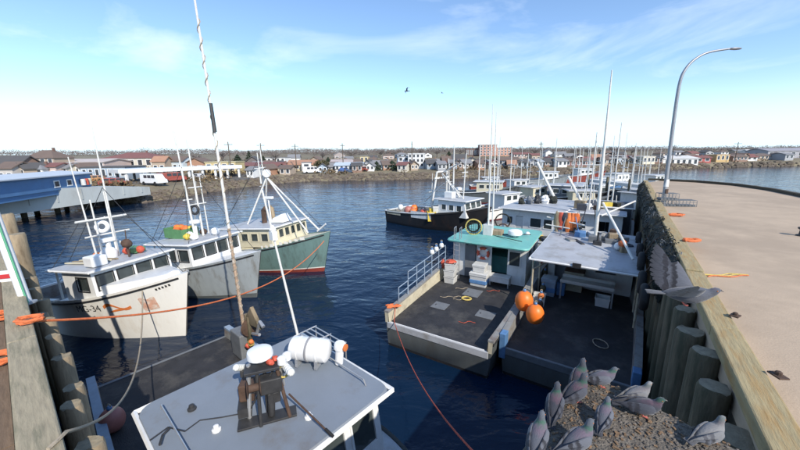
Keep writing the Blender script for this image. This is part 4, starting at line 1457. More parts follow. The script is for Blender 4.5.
# canopy roof gear: mast, boom, boxes, people-sized oilskins
b_ = Vector((xD + 7.6, -.12, zrD - .12))
t_ = lo(db, deep(612, 70, on(db, b_).y))
MB().tube([b_, b_.lerp(t_, .4), t_], [.085, .07, .025], 10).build('mast', 'mast_white', db, smooth=True)
bm0 = lo(db, deep(603, 203, on(db, b_).y))
bm1 = lo(db, at(651, 262, zrD + .03))
MB().tube([bm0, (bm1.x, max(-1.6, bm1.y), zrD + .03)], .05, 8).build('boom', 'mast_white', db, smooth=True)
bm2 = Vector((xD + 8.6, -1.5, zrD + 1.9))
MB().tube([bm0 - Vector((0, 0, .6)), bm2], .04, 8).build('boom', 'mast_white', db, smooth=True)
for k, (sx, y, dx, dy, dz, m_) in enumerate(((7.5, -.1, .5, .5, .35, 'hatch_grey'), (8.3, .6, .6, .5, .3, 'crate_blue'), (7.9, -.8, .4, .35, .45, 'wood_pile_pale'), (6.3, -1.25, .3, .25, .4, 'wood_pile_pale'), (8.6, -.2, .7, .9, .25, 'crate_white'), (7.0, .5, .9, .16, .1, 'dark_metal'), (7.2, .9, .5, .3, .12, 'bulwark_grey'))):
    MB().box((xD + sx, y, zrD + dz / 2 - .05), (dx, dy, dz), .1 * k).build('roof_box', m_, db, bevel=.02)
MB().box((xD + 6.9, -.25, zrD + .05), (.28, .35, .3)).tube([(xD + 6.9, -.25, zrD), (xD + 6.9, -.25, zrD + .6)], .05, 6).build('winch', 'dark_metal', db, bevel=.02)
MB().blob((xD + 6.25, -1.2, zrD + .35), (.2, .16, .16), 10, 7, .12).build('roof_float', 'rope_orange', db, smooth=True)
MB().blob((xD + 6.5, -1.05, zrD + .15), (.22, .16, .16), 10, 7, .05).build('roof_float', 'gel_white', db, smooth=True)

for k in range(22):
    sx, y = 7.3 + 2.1 * random.random(), random.uniform(-1.5, 1.5)
    if abs(y + .12) < .3 and sx < 8:
        continue
    m_ = ('net_dark', 'cloth_dark', 'hatch_grey', 'wood_pile_pale', 'crate_white', 'rusty', 'crate_blue', 'bulwark_grey')[k % 8]
    a_, b__, c_ = random.uniform(.12, .32), random.uniform(.12, .3), random.uniform(.08, .26)
    if k % 3 == 0:
        MB().blob((xD + sx, y, zrD + c_ * .6 - .06), (a_, b__, c_), 10, 6, .22).build('roof_gear', m_, db)
    elif k % 3 == 1:
        MB().box((xD + sx, y, zrD + c_ - .06), (a_ * 2, b__ * 2, c_ * 2), random.random() * 3).build('roof_gear', m_, db, bevel=.015)
    else:
        MB().tube([(xD + sx, y, zrD), (xD + sx + random.uniform(-.3, .3), y + random.uniform(-.3, .3), zrD + random.uniform(.5, 1.5))], .025, 6).build('roof_pole', m_, db)
# orange balloon buoys hung between the two boats
yb = hD.B / 2
for k, (px, py, r_, m_) in enumerate(((524, 301, .33, 'orange_buoy'), (535, 314, .31, 'orange_buoy'))):
    p = at(px, py, 1.95 - .2 * k)
    drum_buoy(('upper bright orange balloon buoy hung between the teal boat and canopy boat', 'lower bright orange balloon buoy hung between the teal boat and canopy boat')[k], p, r_, m_, 'orange balloon buoys between the boats', stretch=1.2)
drum_buoy('dull pink balloon buoy down at the water between the two sterns', at(525, 344, .45), .24, 'pink_buoy', None)
for k, (px, py, z) in enumerate(((541, 296, 1.55), (543, 288, 1.6), (545, 280, 1.65), (540, 304, 1.45), (545, 273, 1.7))):
    drum_buoy('small %s float in the row along the bulwark above the orange buoys' % ('orange', 'tan', 'yellow', 'brown', 'topmost tan')[k], at(px, py, z - .1), .13, ('crate_orange', 'wood_pile_pale', 'rope_yellow', 'rusty', 'wood_pile_pale')[k], 'small floats along the bulwark')

# people-like oilskins hung on a frame and gear behind the canopy roof
gx0 = at(566, 244, 2.0)
orack = thing('gear_rack', 'rack hung with orange oilskins at the left edge of the pale canopy', 'rack', on(db, (xD + 8.9, 1.35, 0)), rzD)
for y in (-.5, .5):
    MB().tube([(0, y, 1.9), (0, y, 4.35)], .035, 8).build('upright', 'wood_pile_pale', orack)
MB().tube([(0, -.55, 4.3), (0, .55, 4.3)], .03, 8).tube([(-.25, -.9, 3.75), (.1, 1.0, 3.95)], .04, 8).tube([(-.2, -.2, 3.5), (0, 1.0, 3.55)], .035, 8).build('cross_bar', 'mast_white', orack)
for k in range(6):
    y = -.45 + .18 * k
    m_ = ('oilskin', 'oilskin', 'crate_orange', 'cloth_dark', 'life_red', 'wood_pile_pale')[k]
    secs = []
    for i in range(7):
        f = i / 6
        w = .08 + .08 * math.sin(math.pi * min(1, f * 1.2)) + .03 * random.random()
        secs.append([(w * .8 * math.cos(q_ * math.pi / 4) + .03 * math.sin(k + i), y + w * math.sin(q_ * math.pi / 4) * (1 + .15 * random.random()), 4.3 - (.75 + .2 * (k % 3)) * f) for q_ in range(8)])
    MB().loft(secs).build('garment', m_, orack, smooth=True)
MB().box((-.1, .35, 2.6), (.5, .55, .8)).build('locker', 'wood_pile_pale', orack, bevel=.03)
MB().box((-.1, -.35, 2.6), (.4, .5, .95)).build('locker', 'cloth_dark', orack, bevel=.05)


# ---- boats farther along the pier and in the basin
def plain_boat(label, stern, az, L_, B_, hull_m, house, wall_m, roof_m, z_aft=1.3, z_bow=2.6, deck=.8, wins=3, masts=(), boot='boot_red', pitch=0, sl=0.0, hgt=2.1, aft=(), ov=(.5, .3, .15), deck_m='deck_grey', winz=1.2):
    h = Hull(L_, B_, z_aft, z_bow, deck, .9)
    r = put_boat('fishing_boat', label, stern, az, h, pitch)
    boat_base(r, h, hull_m, deck_m, 'bulwark_grey', 'paint_white', boot, t_f=.6, fore_m=deck_m)
    x0 = -L_ / 2
    zf = boat_house(r, x0 + house[0], x0 + house[1], house[2], deck, hgt, sl, wall_m, roof_m, 'paint_white', windows_row(wins, .4, house[1] - house[0] - .3, .35), 3, .55, winz, .5, aft_holes=aft, ov=ov, trim_m='paint_white', lift=.6)
    for (mx_, my_, mh, mr, ln) in masts:
        mast_tree(r, x0 + mx_, my_, zf(x0 + mx_) if house[0] - .5 < mx_ < house[1] + .3 else deck, mh, [(.6, .5)] if mh > 3 else (), r=mr, lean=ln)
    return r, h, x0, zf


# black dragger in mid basin
bk, hK, xK, zK = plain_boat('black-hulled dragger with orange buoys on its low stern, alone in mid harbour', (-.1, 37.6, 0), 133, 11.6, 4.8, 'hull_black', (6.7, 9.6, 1.5), 'paint_white', 'roof_pale', 1.35, 2.6, .9, 3, ((7.2, .3, 5.2, .09, (0, 0)), (8.8, -.4, 4.4, .07, (.05, 0)), (6.2, 1.2, 6.0, .06, (-.06, .03)), (8.0, .9, 3.6, .05, (0, .05)), (5.4, -1.0, 4.6, .05, (.04, 0))), boot=None, deck_m='deck_grey')
for sg in (-1,):
    hull_patch(hK, xK + .3, xK + 2.4, lambda f: 1.02 + .02 * f, lambda f: 1.5 + .03 * f, sg, .03).build('bulwark_panel', 'bulwark_cream', bk)
    hull_patch(hK, xK + 3.9, xK + 6.4, lambda f: 1.05 + .04 * f, lambda f: 1.75 + .03 * f, sg, .03).build('bulwark_panel', 'paint_white', bk)
mb = MB()
for y in (-1.4, 1.4):
    mb.tube([(xK + 5.6, y, .9), (xK + 6.0, y * .6, 5.6)], .1, 8)
mb.tube([(xK + 6.0, -1.2, 5.0), (xK + 6.0, 1.2, 5.0)], .09, 8).tube([(xK + 6.0, -.9, 5.6), (xK + 6.0, .9, 5.6)], .08, 8).tube([(xK + 6.0, 0, 5.4), (xK + 8.2, 0, 3.2)], .07, 8).tube([(xK + 5.9, .5, 4.4), (xK + 3.0, 1.0, 2.2)], .06, 8)
mb.build('gallows', 'mast_white', bk)
MB().tube([(xK + 6.0, 0, 5.5), (xK + 9.6, -2.2, 6.6)], .05, 6).tube([(xK + 6.0, 0, 5.5), (xK + 9.8, -.6, 2.4)], .04, 6).build('boom', 'mast_white', bk)
radar(bk, (xK + 7.9, .2, zK(0) + .9), .32)
MB().tube([(xK + 7.9, .2, zK(0)), (xK + 7.9, .2, zK(0) + .95)], .08, 8).build('radar_post', 'paint_white', bk)
MB().box((xK + 7.4, -.5, zK(0) + .45), (.9, .8, .6)).build('roof_locker', 'gel_white', bk, bevel=.04)
MB().box((xK + 5.6, .3, 1.5), (.7, 1.3, 1.2)).tube([(xK + 5.2, -.4, 1.6), (xK + 5.2, 1.0, 1.6)], .45, 12).build('winch_drum', 'rusty', bk, bevel=.03)
def dl(px, py, k=0):
    return at(px, py, 1.6)
for k, (s, y, z, r_, m_, lab) in enumerate(((2.2, -.9, 1.35, .42, 'pink_buoy', 'red'), (2.6, -.3, 1.5, .4, 'orange_buoy', 'orange'), (3.2, -1.2, 1.3, .38, 'crate_orange', 'orange-red'), (4.4, -1.0, 1.3, .36, 'life_red', 'dark red'), (5.2, -1.3, 1.3, .36, 'orange_buoy', 'orange'), (1.2, -1.0, 1.6, .3, 'white_float', 'white'))):
    drum_buoy(lab + ' balloon buoy on the black dragger, %s from its stern' % ('second', 'third', 'fourth', 'fifth', 'sixth', 'first')[k], on(bk, (xK + s, y, z + .03)), r_, m_, 'balloon buoys on the black dragger')
for k, (s, y) in enumerate(((6.15, -1.9), (5.95, -1.35), (6.35, -1.3))):
    tub(('yellow tub at the rail of the black dragger', 'yellow tub behind the rail tub on the black dragger', 'pale tub by the house of the black dragger')[k], on(bk, (xK + s, y, .903)), 0, .8, .8, .95 + .25 * k, ('crate_yellow', 'crate_yellow', 'crate_white')[k])

# grey-white house boat ahead of the teal boat
g1, hG, xG, zG = plain_boat('grey-white boat with wide cabin and square windows behind the teal roof', (8.55, 22.6, 0), AZP + 6, 12.5, 4.8, 'hull_grey', (1.6, 7.6, 2.12), 'paint_white', 'roof_pale', 1.4, 2.5, .9, 3, ((6.0, .8, 1.6, .07, (0, 0)),), aft=[(.35, .75, 1.25, 1.75), (1.0, 1.55, .05, 1.85), (2.1, 2.85, 1.15, 1.8), (3.05, 3.6, 1.15, 1.8)], hgt=2.35)
for (u0, u1) in ((.35, .75), (2.1, 2.85), (3.05, 3.6)):
    v0, v1 = (1.25, 1.75) if u0 < 1 else (1.15, 1.8)
    ring_window((xG + 1.6 - .002, 2.06 - u0, .9 + v0), (0, -1, 0), (0, 0, 1), (-1, 0, 0), u1 - u0, v1 - v0, g1, 'gel_white', 'glass_dark', .05, .025)
MB().obox((xG + 1.63, .52, .93), (.03, 0, 0), (0, .53, 0), (0, 0, 1.78)).build('door', 'crate_white', g1)
for (pa, pb, d0) in (((537, 162), (557, 197), 28), ((568, 176), (582, 197), 27)):
    MB().tube([lo(g1, deep(pa[0], pa[1], d0)), lo(g1, deep(pb[0], pb[1] + 6, d0 - .5))], .11, 8).build('boom', 'mast_white', g1, smooth=True)
for k in range(9):
    MB().blob((xG + 3.5 + .4 * k, 1.4 - .5 * (k % 5), zG(0) + .3), (.4, .3, .28), 8, 5, .3).build('roof_gear', ('net_dark', 'hatch_grey', 'dark_metal', 'gel_white')[k % 4], g1)
MB().ring((xG + 1.2, 1.9, 2.3), .55, .05, 20, 6, wheel_rot((1, .3, 0))).build('hoop', 'net_dark', g1)
MB().ring((xG + 1.1, 1.8, 1.7), .4, .05, 20, 6, wheel_rot((1, .2, 0))).build('hoop', 'rusty', g1)

g2, hG2, xG2, zG2 = plain_boat('white boat with blue tarp below the cabin, beyond the mast of the canopy boat', (12.3, 20.6, 0), AZP, 11, 3.9, 'hull_grey', (2.2, 7.0, 1.6), 'paint_white', 'roof_pale', 1.4, 2.5, .9, 2, ((3.0, .5, 5.5, .06, (0, 0)), (5.0, -.8, 6.2, .05, (.01, 0))), aft=[(.5, 1.0, 1.2, 1.7), (1.8, 2.4, .05, 1.8)], hgt=2.3)
ring_window((xG2 + 2.2 - .002, 1.54 - .5, 2.1), (0, -1, 0), (0, 0, 1), (-1, 0, 0), .5, .5, g2, 'gel_white', 'glass_dark', .05, .025)
MB().blob((xG2 + 1.1, .2, 1.45), (.9, 1.2, .45), 14, 8, .12).build('blue_tarp', 'crate_blue', g2, smooth=True)
for k in range(16):
    sx, y = .3 + 1.2 * random.random(), random.uniform(-1.9, 1.9)
    m_ = ('crate_orange', 'net_dark', 'crate_white', 'cloth_dark', 'wood_pile_pale', 'crate_blue', 'rusty', 'rope_yellow')[k % 8]
    a_ = random.uniform(.15, .35)
    if k % 2:
        MB().box((xG + sx, y, .9 + a_), (a_ * 2, a_ * 1.6, a_ * 2), random.random() * 3).build('deck_gear', m_, g1, bevel=.02)
    else:
        MB().blob((xG + sx, y, .9 + a_ * .7), (a_ * 1.2, a_, a_ * .8), 10, 6, .2).build('deck_gear', m_, g1)
for k in range(14):
    sx, y = 2.4 + 4.4 * random.random(), random.uniform(-1.4, 1.4)
    m_ = ('gel_white', 'net_dark', 'hatch_grey', 'crate_yellow', 'wood_pile_pale', 'rusty', 'cloth_dark')[k % 7]
    a_ = random.uniform(.12, .3)
    if k % 2:
        MB().box((xG2 + sx, y, zG2(0) + .13 + a_), (a_ * 2.4, a_ * 1.6, a_ * 2), random.random() * 3).build('roof_gear', m_, g2, bevel=.02)
    else:
        MB().tube([(xG2 + sx, y, zG2(0) + .1), (xG2 + sx + random.uniform(-.5, .5), y + random.uniform(-.4, .4), zG2(0) + random.uniform(.8, 2.2))], .03, 6).build('roof_pole', 'mast_white', g2)
g3, hG3, xG3, zG3 = plain_boat('boat with charcoal tarp shelter on its deck, against the pier before the lamp', (14.2, 20.1, 0) if 0 else flat2(kr((KR1 - KR0).length + 5.2, -2.3)) + (0,), AZP, 10, 3.6, 'hull_slate', (4.0, 7.0, 1.4), 'paint_white', 'roof_pale', 1.4, 2.4, .9, 2, ((5.0, .2, 4.0, .06, (0, 0)),))
mb = MB()
mb.obox((xG3 + .4, -1.45, .95), (.05, 0, 0), (0, 2.9, 0), (0, 0, 2.5)).obox((xG3 + .45, -1.45, .95), (3.2, 0, 0), (0, .05, 0), (0, 0, 2.5)).obox((xG3 + .45, 1.4, .95), (3.2, 0, 0), (0, .05, 0), (0, 0, 2.5)).obox((xG3 + .3, -1.55, 3.45), (3.5, 0, 0), (0, 3.1, 0), (0, 0, .07))
mb.build('tarp_shelter', 'tarp_charcoal', g3)
for y in (-1.48, 0, 1.48):
    MB().tube([(xG3 + .36, y, .9), (xG3 + .36, y, 3.5)], .035, 6).build('shelter_post', 'alloy', g3)
MB().tube([(xG3 + .33, -1.6, 3.5), (xG3 + .33, 1.6, 3.5)], .06, 8).build('shelter_beam', 'mast_white', g3)

g4 = plain_boat('red-brown hulled boat lying far beyond the finger pontoon', deep(563, 168, 78).xy.to_3d(), 84, 11, 3.8, 'boot_red', (3.4, 6.6, 1.4), 'paint_white', 'roof_pale', 1.8, 3.0, 1.2, 3, ((3.0, .2, 5, .08, (0, 0)), (6.0, 0, 6, .07, (0, 0))), boot='boot_white')
g5 = plain_boat('pale blue-grey boat far left of the red-brown hull', deep(527, 170, 72).xy.to_3d(), 95, 9, 3.6, 'hull_grey', (3.0, 6.0, 1.4), 'paint_white', 'roof_pale', 1.5, 2.6, 1.0, 3, ((3.0, .2, 6, .08, (0, 0)), (6.0, 0, 4, .06, (0, 0))))
g6 = plain_boat('far white boat with twin masts right of the red-brown hull', deep(600, 172, 62).xy.to_3d(), 70, 9, 3.4, 'hull_white', (3.0, 6.0, 1.3), 'paint_white', 'roof_pale', 1.4, 2.6, 1.0, 3, ((3.2, .4, 7, .08, (0, 0)), (5.5, -.3, 7.5, .07, (0, 0)), (4.5, .9, 5, .05, (0, 0))))
g7 = plain_boat('dark low boat with thin mast just beyond the grey-white cabin', deep(520, 184, 46).xy.to_3d(), 120, 11, 4.2, 'hull_black', (4.0, 7.5, 1.5), 'hatch_grey', 'roof_pale', 1.5, 2.6, 1.0, 3, ((4.2, .3, 6, .07, (0, 0)), (7.0, -.3, 5, .06, (0, 0))))
g8 = plain_boat('cluttered grey workboat moored behind the black dragger', deep(455, 188, 52).xy.to_3d(), 110, 10, 4.0, 'hull_slate', (3.5, 7.0, 1.5), 'paint_cream', 'roof_pale', 1.5, 2.7, 1.0, 3, ((3.6, .3, 5.6, .08, (0, 0)), (6.5, 0, 6.5, .07, (0, 0)), (5.0, .8, 4.5, .05, (0, 0))))

for k, (px, py, dp, az_, hm, wm_, lab) in enumerate((
    (497, 181, 56, 75, 'hull_white', 'paint_white', 'small white boat left of the dark low boat in the far raft'),
    (548, 186, 41, 100, 'hull_slate', 'paint_cream', 'small dark boat with cream cabin behind the leaning booms'),
    (576, 184, 44, 62, 'hull_grey', 'paint_white', 'small grey boat between the leaning booms and the tall mast'),
    (604, 186, 40, 80, 'hull_white', 'hatch_grey', 'small white boat with grey cabin just right of the tall mast'),
    (628, 184, 43, 50, 'hull_green', 'paint_white', 'small green boat at the near end of the finger pontoon'),
    (470, 184, 64, 95, 'boot_red', 'paint_white', 'small red boat half hidden behind the black dragger gallows'),
    (640, 178, 62, 70, 'hull_slate', 'paint_white', 'small dark boat beyond the finger pontoon near the lamp'),
    (585, 176, 58, 88, 'cap_blue', 'paint_white', 'small blue boat in the middle of the far raft'),
    (480, 205, 37, 60, 'hull_white', 'paint_white', 'small white boat squeezed between the dragger and the grey-white cabin'),
    (512, 190, 44, 66, 'hull_grey', 'paint_cream', 'small grey boat with cream cabin just left of the leaning booms'),
    (560, 180, 50, 110, 'hull_white', 'paint_white', 'small white boat seen between the two leaning booms'),
    (620, 190, 36, 60, 'hull_slate', 'paint_white', 'small dark boat right of the tall mast near the netting'))):
    plain_boat(lab, deep(px, py, dp).xy.to_3d(), az_, 7.5, 3.0, hm, (2.6, 5.0, 1.15), wm_, 'roof_pale', 1.2, 2.2, .8, 2, ((2.8, .3, 4.5 + .5 * (k % 3), .06, (0, 0)), (4.4, -.3, 5.5 - .6 * (k % 2), .05, (0, .02)), (3.6, .7, 3.4, .04, (.04, 0))), hgt=1.9)

# finger pontoon crossing behind the boats to the pier end
pa, pb_ = deep(585, 186.5, 46), deep(662, 184.5, 34)
pn = thing('finger_pontoon', 'thin grey finger pontoon running from the boats to the pier end', 'pontoon', (0, 0, 0))
d_ = (pb_ - pa)
d_.z = 0
n_ = Vector((d_.y, -d_.x, 0)).normalized()
MB().obox(Vector((pa.x, pa.y, 3.3)), d_, n_ * -1.6, (0, 0, .35)).build('walkway', 'crate_white', pn)
for f in (.05, .35, .65, .95):
    p = pa + d_ * f
    MB().tube([(p.x, p.y, -1), (p.x, p.y, 4.2)], .16, 8).build('pile', 'wood_pile', pn)


# ------------------------------------------------------------------ pier furniture
lp = at(663, 206, Z_D)
lamp = thing('street_lamp', 'tall galvanised street lamp with curved arm standing on the right pier', 'street lamp', (lp.x, lp.y, Z_D))
pts = []
q0 = Vector((0, 0, 0))
kn = [deep(670, 150, lp.y), deep(676, 105, lp.y), deep(680, 82, lp.y), deep(685, 70, lp.y), deep(694, 60, lp.y), deep(708, 52.5, lp.y), deep(731, 48.5, lp.y)]
pts = [Vector((0, 0, 0))] + [Vector((k.x - lp.x, 0, k.z - Z_D)) for k in kn]
fine = []
for i in range(len(pts) - 1):
    a, b = pts[max(0, i - 1)], pts[i]
    c, d = pts[i + 1], pts[min(len(pts) - 1, i + 2)]
    for k in range(5):
        t_ = k / 5
        fine.append(.5 * ((2 * b) + (c - a) * t_ + (2 * a - 5 * b + 4 * c - d) * t_ ** 2 + (3 * b - a - 3 * c + d) * t_ ** 3))
fine.append(pts[-1])
MB().tube(fine, [.1 - .055 * i / len(fine) for i in range(len(fine))], 10).build('post', 'galv', lamp, smooth=True)
MB().lathe([(.2, .0), (.2, .03), (.13, .05), (.12, .35)], (0, 0, 0.002), 12).build('base_flange', 'galv', lamp)
hd = pts[-1]
MB().blob(hd + Vector((.22, 0, -.01)), (.34, .12, .065), 12, 8).build('lamp_head', 'galv', lamp, smooth=True)
c = lo(lamp, deep(666.3, 183, lp.y))
MB().lathe([(.118, -.2), (.118, .2)], (c.x * .9, 0, c.z), 12).build('reflective_band', 'gel_white', lamp, smooth=True)
MB().box((c.x * .9, -.1, c.z - .45), (.12, .1, .25)).build('service_door', 'rusty', lamp)

pl = at(681, 206, Z_D)
tr = thing('trap_stack', 'low grey-green stack of wire traps on the pier beside the lamp', 'traps', (pl.x, pl.y, Z_D + .004), R(-12))
for k in range(2):
    for s_ in range(2):
        mb = MB()
        w, d, h_ = .85, .6, .34
        ox, oz = -.75 + .9 * k, .36 * s_
        if s_ == 1 and k == 1:
            continue
        for i in range(6):
            f = i / 5
            mb.tube([(ox - w / 2 + w * f, -d / 2, oz), (ox - w / 2 + w * f, -d / 2, oz + h_), (ox - w / 2 + w * f, d / 2, oz + h_), (ox - w / 2 + w * f, d / 2, oz)], .016, 4)
            mb.tube([(ox - w / 2, -d / 2 + d * f, oz + h_), (ox + w / 2, -d / 2 + d * f, oz + h_)], .014, 4)
        for z in (0.02, .12, .23):
            mb.tube([(ox - w / 2, -d / 2, oz + z), (ox + w / 2, -d / 2, oz + z)], .014, 4)
        mb.box((ox, 0, oz + .05), (w * .9, d * .9, .08))
        mb.build('trap', 'hatch_grey', tr)
for k, (px, py, lab, m_, s_) in enumerate(((676, 216, 'orange rope heap on the pier just in front of the traps', 'rope_orange', .38), (691, 242, 'orange-brown rag on the kerb halfway to the lamp', 'rope_orange', .28))):
    p = at(px, py, Z_D if k == 0 else Z_K)
    t_ = thing('rope_heap', lab, 'rope', (p.x, p.y, (Z_D if k == 0 else Z_K) + .01))
    cp = [(s_ * math.cos(j * .55) * (.5 + .5 * random.random()), s_ * .7 * math.sin(j * .55) * (.5 + .5 * random.random()), .03 + .11 * s_ * (j / 60) + .02 * random.random()) for j in range(60)]
    MB().tube(cp, .028, 5).build('strands', m_, t_, smooth=True)
p = at(728, 277, Z_D)
t_ = thing('rope_strip', 'frayed yellow-orange rope strip lying flat on the pier beside the kerb', 'rope', (p.x, p.y, Z_D + .012))
for k in range(3):
    MB().tube([(-.5 + .13 * j, .05 * k + .05 * math.sin(j * 1.1 + k), .012 + .004 * k) for j in range(9)], .014, 5).build('strand', 'rope_yellow' if k else 'rope_orange', t_)
p = at(799, 236, Z_D)
t_ = thing('bollard', 'small dark mooring bollard at the right edge of the pier', 'bollard', (p.x + .1, p.y, Z_D))
MB().lathe([(.16, 0), (.16, .03), (.09, .06), (.08, .22), (.14, .26), (.14, .31), (.05, .33)], (0, 0, .002), 12).build('post', 'dark_metal', t_, smooth=True)
# rusty bolt plates and mooring staples on the kerb
for k, (px, py) in enumerate(((735, 316), (778, 376))):
    p = at(px, py, Z_K + .02)
    bp_ = MB().box((0, 0, .0), (.16, .12, .02)).lathe([(.035, 0), (.035, .04), (.02, .05)], (0, 0, .01), 8).build('bolt_plate', 'rusty', pier)
    bp_.location = (p.x, p.y, Z_K + .03)
    bp_.rotation_euler = (0, 0, .5 + k)

# dark netting and tyres draped over the pier edge
mb = MB()
secs = []
nS = 260
t0_, t1_ = (at(690, 262, Z_K) - KR0).dot(DR), T_END - 1
for i in range(nS + 1):
    t = t0_ + (t1_ - t0_) * i / nS
    a = noise.noise((t * .9, 0, 0))
    b = noise.noise((t * 1.7, 5, 0))
    prof = [(-.03, Z_K - .06), (-.1, Z_K - .08 + .04 * a), (-.26, Z_K - .2 + .05 * b), (-.36 - .05 * a, Z_K - .45), (-.4 + .06 * b, Z_K - .8 + .2 * a), (-.36 + .04 * a, Z_K - 1.25 + .35 * b), (-.3, Z_K - 1.3 + .35 * b), (-.2, Z_K - .8), (-.08, Z_K - .3)]
    secs.append([tuple(kr(t, o + .07 * noise.noise((t * 4, o * 5, z * 4)), z + .08 * noise.noise((t * 5, z * 5, o)))) for o, z in prof])
mb.loft(secs)
structure(mb.build('draped_netting', 'net_dark', smooth=True), 'stuff')
for nm, m_, cnt, rr in (('net_tangle', 'net_dark', 300, .011), ('old_rope_tangle', 'hatch_grey', 60, .009)):
    mb = MB()
    surf = [(.04, Z_K + .02), (-.06, Z_K + .0), (-.2, Z_K - .1), (-.32, Z_K - .28), (-.4, Z_K - .55), (-.42, Z_K - .9), (-.36, Z_K - 1.3)]
    for k in range(cnt):
        t = t0_ + (t1_ - t0_) * random.random() ** 1.3
        q = random.uniform(.3, 5.7)
        i_, f_ = int(q), q - int(q)
        o0 = surf[i_][0] * (1 - f_) + surf[i_ + 1][0] * f_
        z0_ = surf[i_][1] * (1 - f_) + surf[i_ + 1][1] * f_
        c_ = kr(t, o0, z0_ + .05 * noise.noise((t * .9, 0, 0)))
        tang = (NR * (surf[i_ + 1][0] - surf[i_][0]) + Vector((0, 0, surf[i_ + 1][1] - surf[i_][1]))).normalized()
        nn = DR.cross(tang).normalized()
        rr_, a0, sp = random.uniform(.05, .15), random.random() * 6.3, random.uniform(2, 6)
        mb.tube([c_ + (DR * math.cos(a0 + sp * j / 9) * random.uniform(.8, 1.25) + tang * math.sin(a0 + sp * j / 9) * random.uniform(.8, 1.2)) * rr_ + nn * random.uniform(-.05, .07) for j in range(10)], rr, 4)
    structure(mb.build(nm, m_), 'stuff')
for k, (t, z) in enumerate(((t0_ + .3, 3.3), (t0_ + 1.9, 3.2), (t0_ + 3.6, 3.4), (t0_ + 5.5, 3.3), (t0_ + 7.8, 3.3))):
    p = kr(t, -.64, z)
    ty = thing('tyre_fender', 'black tyre fender hung on the pier face, %s from camera' % ('nearest', 'second', 'third', 'fourth', 'fifth')[k], 'tyre', p, math.atan2(NR.y, NR.x), 'tyre fenders on the pier face')
    MB().ring((0, 0, 0), .29, .115, 22, 10, wheel_rot((1, 0, 0))).build('tyre', 'rubber', ty, smooth=True)
    MB().tube([(.02, 0, .3), (.3, 0, .9), (.62, .05, 1.28 - (z - 3.3))], .02, 5).build('chain', 'rusty', ty)

# ------------------------------------------------------------------ left wharf: white pole, ropes
p = at(27, 304, Z_D)
wp = thing('lamp_pole', 'white painted pole with a red and white plate at left picture edge', 'pole', (p.x, p.y, Z_D), 0, ry=R(-5))
MB().tube([(0, 0, .0), (0, 0, 3), (0, 0, 6.2)], [.095, .09, .08], 12).build('post', 'pole_white', wp, smooth=True)
MB().lathe([(.17, 0), (.17, .03), (.1, .05)], (0, 0, .004), 12).build('base_flange', 'galv', wp)
MB().tube([(.1, -.06, .03), (.1, -.06, 5.8)], .02, 6).build('cable', 'cable_green', wp)
MB().box((-.2, -.02, .68), (.3, .03, .24)).build('plate', 'pole_white', wp)
MB().box((-.2, -.045, .68), (.31, .015, .09)).build('red_stripe', 'sign_red', wp)
for k, (px, py, lab, s_) in enumerate(((30, 322, 'orange rope hank lying over the left wharf kerb', .23), (3, 361, 'orange-red rope heap at the far left edge of the wharf planks', .3), (3, 318, 'tangled orange rope by the foot of the white pole', .3))):
    z_ = Z_K + .012 if k == 0 else Z_D + .02
    p = at(px, py, z_)
    t_ = thing('rope_heap', lab, 'rope', (p.x, p.y, z_ + .01))
    cp = [(s_ * math.cos(j * .6) * (.6 + .4 * random.random()), s_ * .7 * math.sin(j * .6) * (.6 + .4 * random.random()), .02 + .08 * j / 55 * s_ / .2 * .6) for j in range(55)]
    MB().tube(cp, .02, 5).build('strands', 'rope_orange', t_, smooth=True)
bow3 = at(324, 241, 2.5)
tag(MB().tube(sag(at(31, 321, Z_K + .08), bow3, 1.15, 30), .024, 6).build('mooring_rope', 'rope_orange', smooth=True), 'orange mooring rope from left wharf kerb to the green-hulled bow', 'rope')
bowM = on(mg, tuple(hA.side(3.4, 2.2, -1) + Vector((0, -.03, 0))))
tag(MB().tube(sag(bowM, at(66, 432, Z_K + .03), 1.35, 26) + [at(58, 440, Z_K + .03), at(48, 449, Z_K + .03)], .021, 6).build('mooring_rope', 'rope_tan', smooth=True), 'tan mooring rope sagging from the MG-34 boat to the left wharf', 'rope')
tag(MB().tube(sag(kl((at(40, 300, 4.5) - KL0).dot(DL), .05, 4.5), on(mg, (xA + 1.0, -1.7, 1.5)), .3, 14), .02, 6).build('mooring_rope', 'rope_red', smooth=True), 'short red rope from left wharf to the stern of the MG-34 boat', 'rope')
tag(MB().tube(sag(on(b2, tuple(hB.side(-.8, 1.5, -1))), on(mg, (xA + 8.4, .8, 2.5)), .25, 12), .018, 6).build('mooring_rope', 'rope_tan', smooth=True), 'tan breast rope between the MG-34 boat and grey-hulled boat', 'rope')

# ------------------------------------------------------------------ the block under the camera and its pigeons
ZL = 5.2
cF = at(586, 371, ZL)
eL = (at(524, 446, ZL) - cF)
eR = (at(744, 451, ZL) - cF)
eL.z = eR.z = 0
blk_poly = [cF, cF + eL * 1.02, cF + eL.normalized() * 3.4, cF + eL.normalized() * 3.4 + eR.normalized() * 1.9, cF + eR.normalized() * 2.1 + eL.normalized() * .7, cF + eR * 1.2]
blk = thing('timber_dolphin', 'weathered grit-topped timber block with pigeons at the bottom of the picture', 'mooring dolphin', (0, 0, 0))
ctr = sum((Vector(p) for p in blk_poly), Vector()) / len(blk_poly)
